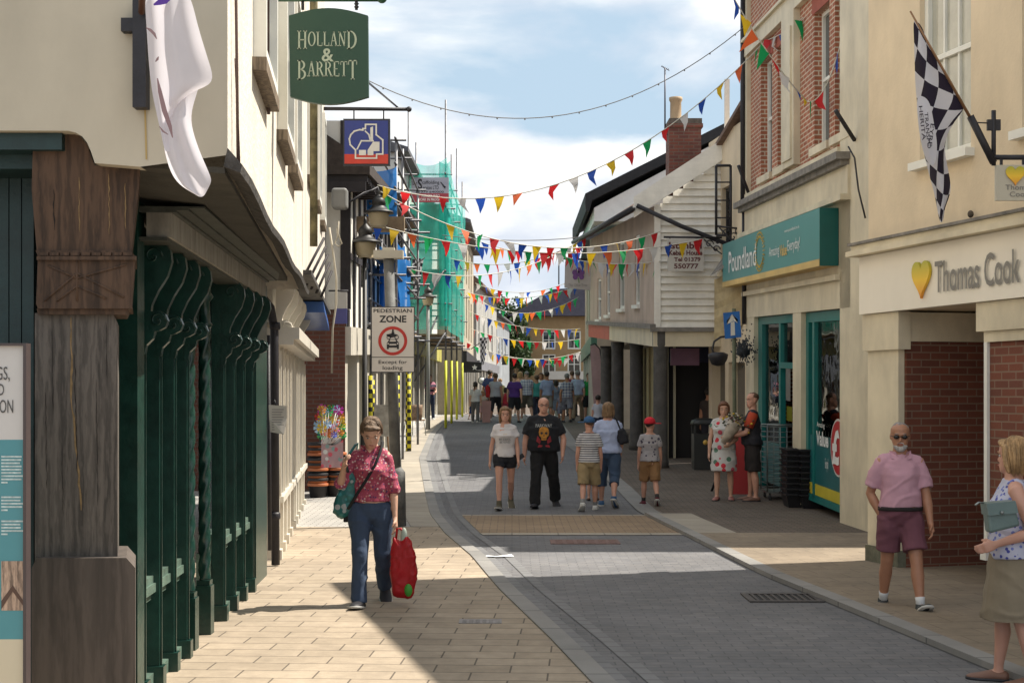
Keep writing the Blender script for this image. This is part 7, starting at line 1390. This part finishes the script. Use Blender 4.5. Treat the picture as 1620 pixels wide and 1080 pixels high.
    remesh(c_, max(vox*1.25, .009), 1, .0095*h/1.7, 7, seed=px*.11, stretch=(1, 1, .7), fold=1.0).build({'trousers': 'trousers', 'shorts': 'shorts', 'crop': 'cropped_trousers', 'skirt': 'skirt', 'dress': 'skirt'}[bk], bm2, t, True)
    for k in 'LR':
        A, fd = J['an'+k], J['fd'+k]; sd = -1 if k == 'L' else 1; yaw = math.radians(sd*8)
        if shoe:
            kind, sm_ = shoe
            def ringf(a, w_, z_, hh_): return [A+fd*(a*h)+V((math.cos(yaw)*w_*h*math.cos(q), 0, -.026*h+z_*h+hh_*h*math.sin(q))) for q in (2*math.pi*i/14 for i in range(14))]
            c_ = MB(); c_.rings([ringf(*r_) for r_ in ((-.042, .012, .004, .014), (-.03, .028, .004, .022), (.03, .030, .004, .023), (.07, .035, -.002, .017), (.11, .028, -.006, .012), (.126, .012, -.008, .008))])
            if kind != 'sandal': c_.tube([A+V((0, .002, -.02*h)), A+V((0, .003, .012*h if kind == 'shoe' else .05*h))], [.029*h, .026*h], 12)
            so_ = remesh(c_, max(vox, .008), 1).build('shoe' if kind != 'sandal' else 'sandal', sm_, t, True)
            c_ = MB(); c_.rings([[A+fd*(a*h)+V((math.cos(yaw)*w_*h, 0, -.043*h+zz*h)) for zz, w_ in ((0, -w1), (0, w1), (.012, w1), (.012, -w1))] for a, w1 in ((-.042, .018), (-.02, .03), (.03, .03), (.07, .037), (.11, .030), (.128, .014))], 0, True); c_.build('sole', sole_w if kind == 'shoe' and shoe[1] is not shoe_d or (len(shoe) > 1 and kind == 'conv') else shoe_d, so_, True)
        if socks: c_ = MB(); K = J['kn'+k]; c_.tube([A+V((0, .002, -.01*h)), A.lerp(K, .12), A.lerp(K, .2)], [.024*h, .0235*h, .026*h], 12); c_.build('sock', socks, t, True)
    t['h'] = h
    return t, J, h, cz
def rt(t, v): return t.location+Matrix.Rotation(t.rotation_euler[2], 3, 'Z')@Vector(v)
def pouch(name, label, cat, t, pts, w_, th, m, strap=None, sm_=None, nm='body'):
    """a bag held or worn by t: outline pts (x,z) local at depth y; strap = list of local points"""
    o = thing(name, label, cat, t.location, None, t.rotation_euler[2]); mb = MB(); c = Vector((sum(p[0] for p in pts)/len(pts), 0, sum(p[1] for p in pts)/len(pts))); rg = []
    for k, dy in ((.80, -1), (.97, -.6), (1, 0), (.97, .6), (.80, 1)): rg.append([Vector((c.x+(p[0]-c.x)*k, w_+dy*th, c.z+(p[1]-c.z)*k)) for p in pts])
    mb.rings(rg, 0, True); remesh(mb, .011, 1, .007, 14, seed=w_, stretch=(1, 1, .7), fold=.9).build(nm, m, o, True)
    if strap: mb = MB(); mb.tube(strap, .008, 6, flat=(1.6, .6)); mb.build('strap', sm_ or m, o, True)
    return o
nm_ = cloth
# 1 woman with red bag, near left
W1top = printmat('shirt_liberty', (.32, .05, .09), [(.55, .42, .40), (.10, .03, .10), (.50, .20, .18), (.45, .10, .16)], 'floral', .022)
t, J, h, cz = person(587, 958, 303, 0, 'woman in red patterned blouse and blue jeans walking towards us with bags, near left', W1top, ('trousers', nm_('jeans_blue', (.036, .058, .105)), 1.0), ('short', 'mid'), 'fair', shoe=('conv', shoe_d), fem=True, detail=2,
    armL=(14, 26, 138, -12), armR=(2, 12, 10, 4), legL=(16, -1, 8), legR=(-9, 0, -40), footR=-32, footL=10, head=(34, 8), sleeve=1.15, tuck=False, hem=.54, loose=1.06, bw=.93, collar=W1top, face=True, socks=None)
pouch('shoulder_bag', 'dark teal printed shopping bag hanging from her shoulder, held at her side', 'bag', t, [(-.34, .80), (-.26, .74), (-.13, .80), (-.10, 1.10), (-.14, 1.22), (-.20, 1.18), (-.30, .95)], .02, .09, printmat('teal_bag', (.01, .11, .11), [(.03, .20, .22), (.02, .16, .15), (.30, .32, .32)], 'floral', .07, .4), [(-.19, -.05, 1.14), tuple(J['wrL']+Vector((.01, -.03, .05))), (-.13, -.06, 1.385), (-.115, .02, 1.40), (-.15, .06, 1.2)])
pouch('crossbody_bag', 'small black bag on a strap across the patterned blouse', 'bag', t, [(-.24, .72), (-.16, .72), (-.15, .84), (-.23, .85)], .0, .04, cloth('bag_black', (.012, .012, .014)), [(-.19, -.08, .84), (-.10, -.165, .98), (-.02, -.175, 1.10), (.05, -.165, 1.22), (.09, -.12, 1.33), (.105, -.03, 1.41), (.09, .05, 1.42)])
w_ = J['wrR']; hx, hz = w_.x+.02, w_.z-.09
rb = pouch('red_carrier_bag', 'bright red carrier bag with green tag held low in her hand', 'bag', t, [(hx-.03, hz-.575), (hx+.0, hz-.60), (hx+.12, hz-.60), (hx+.145, hz-.57), (hx+.175, hz-.38), (hx+.165, hz-.24), (hx+.12, hz-.10), (hx+.08, hz-.05), (hx+.04, hz-.10), (hx+.0, hz-.10), (hx-.03, hz-.05), (hx-.055, hz-.2), (hx-.06, hz-.4)], w_.y-.02, .05, mat('red_bag', (.48, .008, .015), .5, .15, 6, .7, 12, trans=.25))
mb = MB(); mb.tube([(hx-.01, w_.y-.02, hz-.1), (hx, w_.y-.02, hz), (hx+.03, w_.y-.02, hz+.0), (hx+.08, w_.y-.02, hz-.06)], .010, 6); mb.build('handle', MC['red_bag'], rb, True)
mb = MB(); mb.ell((hx+.10, w_.y-.075, hz-.52), (.035, .02, .055)); mb.build('green_tag', mat('tag_green', (.05, .28, .03), .5), rb, True)
mb = MB(); mb.ell((hx+.06, w_.y-.03, hz-.08), (.03, .02, .09)); mb.build('paper_roll', mat('pale_paper', (.36, .42, .36), .6), rb, True)
# 2 man in pink shirt, right
linen = cloth('pink_linen', (.50, .28, .34)); plum = cloth('plum_shorts', (.15, .055, .075))
t, J, h, cz = person(1424, 966, 304, -4, 'grey bearded man in pink shirt, plum shorts and sunglasses strolling on the right pavement', linen, ('shorts', plum, 1.12, .78), ('buzz', 'grey'), 'tan', shoe=('shoe', cloth('trainer_grey', (.045, .05, .05))), socks=sock_w, detail=2,
    armL=(-14, 16, 20, -22), armR=(10, 10, 20, 4), legL=(-9, 2, -20), legR=(18, 4, 14), footR=26, footL=-14, head=(4, -8), belly=1.22, bw=1.05, sleeve=.78, tuck=True, loose=1.15, glasses='dark', beard='white', collar=linen, belt=cloth('belt_dark', (.02, .015, .015)))
# 3 woman at right edge, seen from the side
bluefl = printmat('blue_floral', (.45, .45, .55), [(.06, .07, .30), (.15, .18, .45), (.45, .45, .55)], 'floral', .03)
t, J, h, cz = person(1602, 1083, 392, -104, 'woman in blue flowered sleeveless top and khaki skirt at the right edge of the picture', bluefl, ('skirt', cloth('khaki', (.21, .17, .115)), .27, 1.28), ('bob', 'blonde'), 'pink', y=8.95, fem=True, detail=2,
    armL=(0, 8, 20, -4), armR=(-22, 10, 70, -2), legL=(8, 2, 4), legR=(-6, 2, -12), head=(3, -22), sleeve=0, hem=.50, loose=1.1, bw=1.1, belly=1.15, shoe=('sandal', sandal))
mb = MB(); hbag = thing('green_handbag', 'sage green leather handbag tucked under the arm of the woman at the right edge', 'handbag', t.location); o_ = t.location+Vector((-.10, -.22, 0)); hbm = mat('sage_leather', (.12, .17, .16), .4, .08, 8, .15)
a = P(1555, 842, 8.62); b = P(1610, 795, 8.62); mb.hexa([(a.x+.02, 8.55, a.z), (b.x+.02, 8.62, a.z+.04), (b.x+.02, 8.72, a.z+.04), (a.x+.02, 8.65, a.z), (a.x, 8.55, b.z-.01), (b.x-.02, 8.62, b.z), (b.x-.02, 8.72, b.z), (a.x, 8.65, b.z-.01)]); o = mb.build('body', hbm, hbag); bv = o.modifiers.new('b', 'BEVEL'); bv.width = .018; bv.segments = 3
mb = MB(); mb.hexa([(a.x+.005, 8.535, b.z-.07), (b.x, 8.605, b.z-.06), (b.x, 8.73, b.z-.06), (a.x+.005, 8.66, b.z-.07), (a.x-.004, 8.54, b.z+.002), (b.x-.016, 8.61, b.z+.012), (b.x-.016, 8.73, b.z+.012), (a.x-.004, 8.66, b.z+.002)]); mb.build('flap', hbm, hbag)
mb = MB(); mb.ell(((a.x+b.x)/2-.01, 8.56, b.z-.055), (.012, .012, .012)); mb.tube([(a.x, 8.6, b.z), (a.x-.03, 8.6, b.z+.005), (a.x-.06, 8.58, b.z-.01)], .006, 5); mb.build('clasp', gm, hbag)
# 4, 5 girl in white, man in black
ringer = cloth('tee_white', (.58, .55, .55)); 
t, J, h, cz = person(799, 805, 164, 0, 'teenage girl in white tee shirt and black shorts walking beside the man in black', ringer, ('shorts', cloth('short_black', (.014, .015, .02)), 1.02, .42), ('long', 'lightbrown'), 'pink', shoe=('conv', cloth('canvas', (.10, .09, .06))), fem=True, armL=(-2, 14, 4, 6), armR=(8, 10, 22, 4), legL=(16, 0, 10), legR=(-10, 0, -36), footR=-30, footL=12, head=(4, 4), sleeve=.5, hem=.50, loose=1.06)
bk2 = mat('tee_print', (.08, .09, .09), .8); lc = t
def chest(t, h, cz, z0, z1, x0, x1, s, m, bold=0, dy=-.135): text('lettering', s, (0, dy*h/1.7, 0), (1, 0, 0), (0, 0, 1), (x0, x1, z0, z1), m, t, .002, bold, local=True)
chest(t, h, cz, cz(.655), cz(.70), -.09, .09, 'BE COOL\nBE KIND', bk2, dy=-.150); 
mb = MB(); 
for k in range(3): mb.add([(-.025+k*.02, -.150, cz(.72)), (-.005+k*.02, -.150, cz(.72)), (-.015+k*.022, -.150, cz(.75))], [(0, 1, 2)])
mb.build('crown_print', gl, t, True)
ph = thing('mobile_phone', 'black phone held between the girl in white and the man in black', 'phone', P(822, 722, 22.4)); mb = MB(); c = P(823, 723, 22.3); mb.box(c, (.13, .02, .07), rot=Matrix.Rotation(-.6, 3, 'Y')); mb.build('case', bk_, ph)
blackt = cloth('tee_black', (.010, .011, .015))
t, J, h, cz = person(860, 802, 176, 0, 'bald broad man in black tee shirt with skull print and black trousers walking towards us', blackt, ('trousers', cloth('trouser_black', (.009, .009, .010)), 1.18), None, 'pink', shoe=('shoe', shoe_d), belly=1.25, bw=1.28, armL=(-4, 14, 8, 4), armR=(4, 20, 18, -4), legL=(15, 4, 8), legR=(-10, 9, -30), footR=-22, footL=10, head=(2, 4), sleeve=.75, hem=.49, loose=1.12, glasses='clear')
chest(t, h, cz, cz(.735), cz(.765), -.13, .13, 'PARKWAY', mat('print_grey', (.35, .36, .36), .8), .02, dy=-.185)
mb = MB(); yk = -.198; sk = mat('skull_orange', (.48, .21, .03), .8, .4, 14)
S_ = [(-.075, .66), (-.085, .69), (-.07, .725), (-.03, .738), (.03, .738), (.07, .725), (.085, .69), (.075, .66), (.045, .645), (.04, .62), (-.04, .62), (-.045, .645)]
mb.add([(x_*.95, yk-.006*(1-abs(x_)*8), cz(z_)) for x_, z_ in S_]+[(0, yk-.012, cz(.68))], [(k, (k+1) % 12, 12) for k in range(12)]); mb.build('skull_print', sk, t, True)
mb = MB(); 
for ex, ez, r_ in ((-.035, .683, .02), (.035, .683, .02), (0, .66, .01)): mb.add([(ex+r_*math.cos(a), yk-.018, cz(ez)+r_*math.sin(a)) for a in (k*.785 for k in range(8))], [tuple(range(8))])
for k in range(5): mb.add([(-.03+k*.014, yk-.018, cz(.63)), (-.024+k*.014, yk-.018, cz(.63)), (-.024+k*.014, yk-.018, cz(.64)), (-.03+k*.014, yk-.018, cz(.64))], [(0, 1, 2, 3)])
mb.build('skull_sockets', bk_, t, True)
mb = MB(); rd = mat('print_red', (.25, .02, .03), .8, .5, 20)
for sx in (-1, 1): mb.add([(sx*.05, yk, cz(.62)), (sx*.10, yk+.01, cz(.66)), (sx*.12, yk+.02, cz(.61)), (sx*.06, yk, cz(.585))], [(0, 1, 2, 3)]); mb.add([(sx*.02, yk, cz(.575)), (sx*.08, yk+.01, cz(.58)), (sx*.10, yk+.02, cz(.555)), (sx*.03, yk, cz(.56))], [(0, 1, 2, 3)])
mb.build('roses_print', rd, t, True)
# 6..8 family walking away
strp = printmat('boy_stripes', (.55, .55, .55), [(.05, .045, .07)], 'stripes', .035); kh = cloth('beige_shorts', (.30, .225, .12)); kh2 = cloth('brown_shorts', (.26, .14, .06))
person(932, 807, 149, 178, 'boy in blue cap, striped tee and beige shorts walking away', strp, ('shorts', kh, 1.15, .98), ('short', 'brown'), 'pink', shoe=('shoe', shoe_w), socks=mat('sock_grey', (.2, .2, .2), .9), face=False, cap=cloth('cap_blue', (.03, .09, .20)), capdir=60, armL=(4, 9, 14, 2), armR=(2, 9, 12, 2), legL=(14, 2, 8), legR=(-10, 3, -38), footR=-32, sleeve=.6, hem=.5, loose=1.1, head=(0, 20))
t, J, h, cz = person(962, 801, 166, 172, 'woman in pale blue top and denim crops with a dark shoulder bag walking away', cloth('pale_blue_top', (.38, .44, .62)), ('crop', cloth('denim_dark', (.045, .075, .13)), 1.15), ('bob', 'lightbrown'), 'pink', shoe=('shoe', shoe_b), face=False, fem=True, bw=1.15, belly=1.2, armL=(6, 8, 40, -6), armR=(4, 8, 20, 0), legL=(-12, 2, -44), legR=(14, 2, 6), footL=-32, sleeve=.95, hem=.5, loose=1.1, head=(0, -12))
pouch('dark_shoulder_bag', 'large dark shoulder bag slung on the right side of the woman in pale blue', 'bag', t, [(-.33, 1.02), (-.2, .98), (-.14, 1.05), (-.15, 1.22), (-.24, 1.26), (-.32, 1.15)], .03, .07, cloth('bag_charcoal', (.015, .016, .022)), [(-.2, .06, 1.22), (-.14, .08, 1.38), (-.10, .0, 1.42), (-.12, -.08, 1.36)])
person(1028, 799, 137, 180, 'boy in red cap, patterned grey tee and tan shorts walking away', printmat('boy_dots', (.34, .32, .33), [(.06, .05, .08)], 'dots', .07), ('shorts', kh2, 1.15, .95), ('short', 'dark'), 'pink', shoe=('shoe', cloth('shoe_maroon', (.10, .02, .03))), socks=mat('sock_black', (.02, .02, .02)), face=False, cap=cloth('cap_red', (.55, .015, .03)), capdir=-55, armL=(4, 9, 14, 2), armR=(2, 9, 12, 2), legL=(-12, 2, -42), legR=(14, 2, 8), footL=-35, sleeve=.6, hem=.5, loose=1.1, head=(0, -22))
person(938, 797, 96, 175, 'small child in pink seen behind the boy in the striped tee', cloth('child_pink', (.42, .20, .32)), ('shorts', cloth('child_pink2', (.35, .14, .25)), 1.1, 1.1), ('short', 'blonde'), 'pink', y=23.6, shoe=('sandal', sandal), face=False, detail=0, legL=(10, 2, -10), legR=(-8, 2, -20))
# 9, 10 couple with flowers
rosep = printmat('rose_dress', (.55, .54, .52), [(.55, .03, .05), (.58, .57, .55), (.50, .08, .12), (.56, .55, .54), (.10, .20, .14)], 'floral', .11)
t, J, h, cz = person(1145, 791, 156, -12, 'woman in white dress printed with red roses facing the camera outside the teal shop', rosep, ('dress', rosep, .30, 1.22), ('bob', 'red'), 'fair', shoe=('sandal', mat('sandal_pink', (.3, .12, .1), .5)), fem=True, armL=(0, 14, 6, 4), armR=(10, 12, 70, -25), legL=(3, 2, 2), legR=(-3, 2, -3), sleeve=.35, hem=.48, loose=1.08, head=(8, 6), bw=1.08, belly=1.1)
t2, J, h, cz = person(1190, 792, 172, -98, 'man with cropped hair in dark polo with orange shoulders holding flowers', cloth('dark_polo', (.022, .022, .03)), ('shorts', cloth('dark_shorts', (.022, .018, .018)), 1.15, 1.02), ('buzz', 'brown'), 'pink', shoe=('sandal', sandal), armL=(28, 10, 75, -10), armR=(22, 8, 78, -6), legL=(2, 3, 2), legR=(-4, 3, -4), sleeve=.75, hem=.5, loose=1.1, bw=1.12, belly=1.2, head=(2, 25), collar=None)
mb = MB(); 
for sd in (-1, 1): S0, E = (J['shL'], J['elL']) if sd < 0 else (J['shR'], J['elR']); mb.tube([S0.lerp(Vector((0, 0, S0.z)), .35), S0, S0.lerp(E, .5), S0.lerp(E, .70)], [.046*h, .047*h, .046*h, .046*h], 14)
mb.build('orange_sleeve', cloth('orange_polo', (.42, .055, .02)), t2, True)
bq = thing('bouquet', 'wrapped bunch of yellow and white flowers held between the couple', 'flowers', P(1163, 675, 23.35)); random.seed(8); c = P(1163, 668, 23.3); mb = MB()
for k in range(90): p = c+Vector((random.gauss(0, .11), random.gauss(0, .07), random.gauss(.02, .07))); s_ = .022; mb.ell(p, (s_, s_, s_*.7), 6, 4, random.choice([0, 0, 1, 2, 2, 3]))
mb.split('bloom', [mat('bloom_yellow', (.6, .42, .03), .7), mat('bloom_white', (.6, .57, .5), .7), mat('bloom_leaf', (.06, .07, .04), .8), mat('bloom_dark', (.12, .05, .05), .8)], bq); mb = MB(); mb.tube([c+Vector((0, 0, .0)), c+Vector((-.12, 0, -.22)), c+Vector((-.2, 0, -.34))], [.13, .08, .04], 12); mb.build('paper_wrap', mat('wrap_paper', (.40, .34, .27), .6, .3, 9, .6), bq)
# 11, 12 by the arcade
person(1086, 722, 122, 165, 'long haired woman in blue top and denim shorts seen from behind by the pillars', cloth('blue_top', (.05, .10, .19)), ('shorts', cloth('denim_short', (.06, .10, .20)), 1.05, .45), ('long', 'red'), 'fair', shoe=('shoe', shoe_w), face=False, fem=True, armL=(5, 10, 20, 0), armR=(0, 10, 5, 0), legL=(-6, 5, -10), legR=(6, 5, 4), sleeve=.6, hem=.5)
person(1121, 722, 112, 150, 'dark figure standing in the shop doorway behind the litter bin', cloth('dark_top', (.05, .035, .03)), ('trousers', cloth('dark_trousers', (.02, .02, .03))), ('short', 'dark'), 'tan', y=30.9, face=False, shoe=('shoe', shoe_d), detail=0, armL=(10, 10, 60, -10))  # plain dark brown top and near black trousers
# 13, 14 and the crowd
person(931, 666, 76, 0, 'man in bright green tee facing the camera beside the first pillars', cloth('tee_green', (.01, .20, .04)), ('shorts', cloth('black_short2', (.012, .012, .014)), 1.1, .95), ('short', 'brown'), 'pink', shoe=('shoe', shoe_d), armL=(0, 10, 5, 2), armR=(0, 10, 5, 2), bw=1.1, detail=0)
person(946, 700, 74, 175, 'small boy with dark hair and white tee half hidden behind the woman in pale blue', cloth('tee_white2', (.5, .52, .58)), ('shorts', cloth('navy_short', (.02, .03, .07)), 1.1, .95), ('short', 'dark'), 'pink', face=False, shoe=('shoe', shoe_w), detail=0)
pk_s = printmat('pink_stripes', (.50, .20, .28), [(.02, .02, .05)], 'stripes', .17)
person(680, 664, 72, 8, 'woman in pink and navy striped top standing in the sun by the yellow poles', pk_s, ('trousers', cloth('navy_jeans', (.015, .025, .06)), 1.0), ('short', 'brown'), 'pink', shoe=('shoe', shoe_w), fem=True, armL=(0, 12, 10, 4), armR=(20, 12, 70, -20), legL=(4, 3, 0), legR=(-4, 3, -4), bw=1.1, detail=0)
crowd = [
 (752, 672, 64, 175, 'girl in white top and grey leggings walking away, leftmost of the crowd', (.55, .55, .55), ('trousers', (.12, .12, .12)), 'tail', 'dark', .6),
 (764, 664, 48, 20, 'small blonde child in cream beside the girl in white top', (.5, .42, .35), ('shorts', (.5, .3, .3)), 'bob', 'blonde', .5),
 (745, 664, 34, 90, 'small figure in navy crouched by the far left shops', (.02, .03, .10), ('shorts', (.02, .04, .12)), 'short', 'dark', .9),
 (784, 665, 78, 172, 'woman in pale grey top and black trousers carrying a red bag, left in crowd', (.36, .36, .40), ('crop', (.015, .015, .02)), 'short', 'brown', .3),
 (800, 664, 52, 185, 'small girl in red vest among the crowd', (.50, .03, .05), ('shorts', (.4, .05, .08)), 'bob', 'dark', 0),
 (814, 665, 79, 180, 'person in purple and navy top and black shorts in the crowd', (.07, .025, .17), ('shorts', (.015, .015, .02)), 'short', 'dark', .6),
 (833, 666, 80, 182, 'man in white checked shirt and grey shorts in the crowd', 'plaidw', ('shorts', (.10, .09, .07)), 'buzz', 'grey', .7),
 (849, 663, 70, 180, 'person in teal top with dark trousers in the crowd', (.05, .26, .24), ('trousers', (.03, .03, .05)), 'short', 'brown', .4),
 (865, 665, 80, 178, 'man in plain light blue shirt in the middle of the crowd', (.28, .33, .48), ('shorts', (.22, .20, .17)), 'short', 'dark', .9),
 (880, 664, 64, 180, 'person in grey blue dress partly hidden in the crowd', (.18, .20, .26), ('dress', (.18, .20, .26)), 'bob', 'dark', .4),
 (897, 665, 79, 180, 'man in dark checked shirt and grey shorts right of centre in the crowd', 'plaidd', ('shorts', (.16, .16, .20)), 'short', 'grey', .7),
 (914, 666, 81, 184, 'man in pale shirt and long khaki trousers at the right of the crowd', (.34, .38, .50), ('trousers', (.30, .22, .15)), 'short', 'grey', .8),
 (875, 660, 60, 10, 'person in pale trousers walking towards us behind the crowd', (.45, .42, .4), ('trousers', (.4, .38, .35)), 'short', 'brown', .6),
 (887, 664, 46, 180, 'child in patterned grey between two men of the crowd', (.22, .2, .25), ('shorts', (.2, .2, .26)), 'short', 'brown', .5),
]
crowd += [
 (775, 663, 74, 178, 'man in dark blue shirt further back at the left of the crowd', (.03, .05, .14), ('trousers', (.05, .05, .06)), 'short', 'dark', .8),
 (823, 662, 72, 176, 'woman in peach top further back in the crowd', (.5, .28, .2), ('crop', (.3, .3, .32)), 'bob', 'blonde', .4),
 (856, 662, 70, 10, 'woman in white top facing us in the middle of the crowd', (.55, .54, .52), ('trousers', (.05, .07, .14)), 'bob', 'brown', .5),
 (905, 662, 72, 180, 'man in maroon shirt further back at the right of the crowd', (.18, .03, .05), ('trousers', (.10, .09, .08)), 'short', 'brown', .8),
 (791, 661, 60, 5, 'teenager in pale yellow top facing us in the crowd', (.5, .45, .2), ('shorts', (.06, .08, .15)), 'short', 'blonde', .5)]
plw = printmat('plaidw', (.55, .55, .58), [(.12, .14, .28)], 'plaid', .09); pld = printmat('plaidd', (.36, .36, .40), [(.03, .05, .14)], 'plaid', .10)
for i, (px, py, hp, ro, lab, tc_, bt, hk, hc_, slv) in enumerate(crowd):
    random.seed(100+i); st_ = random.uniform(9, 18)*(1 if i % 2 else -1); tm = {'plaidw': plw, 'plaidd': pld}.get(tc_) if isinstance(tc_, str) else cloth('crowd_top_%d' % i, tc_)
    bt2 = (bt[0], cloth('crowd_bottom_%d' % i, bt[1]), *({'shorts': (1.12, 1.0), 'dress': (.25, 1.15)}.get(bt[0], (1.0,))))
    t, *_r = person(px, py, hp, ro+random.uniform(-22, 22), lab, tm, bt2, (hk, hc_), random.choice(['fair', 'pink', 'tan']), y=(48.2+((i*7)%5)*.75 if py > 663 else 53+i*.2 if py > 660.5 and i > 13 else None), shoe=('shoe', shoe_w if i % 3 == 0 else shoe_d), face=abs(ro) < 90, detail=0, sleeve=slv, legL=(st_, 3, st_-8), legR=(-st_, 3, -st_-8), armL=(-st_, 10, 5, 3), armR=(st_, 10, 12, 3), bw=random.uniform(.95, 1.18), loose=1.08, head=(random.uniform(0, 8), random.uniform(-30, 30)))
    if i == 3: pouch('red_shopper', 'red bag carried at the left of the crowd', 'bag', t, [(.18, .85), (.34, .85), (.36, 1.2), (.26, 1.3), (.2, 1.2)], .0, .06, MC['red_bag'])
pb3 = thing('pink_carrier_bag', 'large pale pink paper bag at the left of the crowd', 'bag', P(770, 664, 48.5)); mb = MB(); a, b = P(763, 664, 48.5), P(777, 634, 48.5); mb.hexa([(a.x, 48.4, gz(48.5)), (b.x-.03, 48.4, gz(48.5)), (b.x-.03, 48.55, gz(48.5)), (a.x, 48.55, gz(48.5)), (a.x, 48.4, b.z), (b.x, 48.4, b.z), (b.x, 48.55, b.z), (a.x, 48.55, b.z)]); mb.build('bag', mat('pink_paper', (.6, .36, .33), .7, .1, 3, trans=.3), pb3)

bpy.data.scenes.remove(TS)
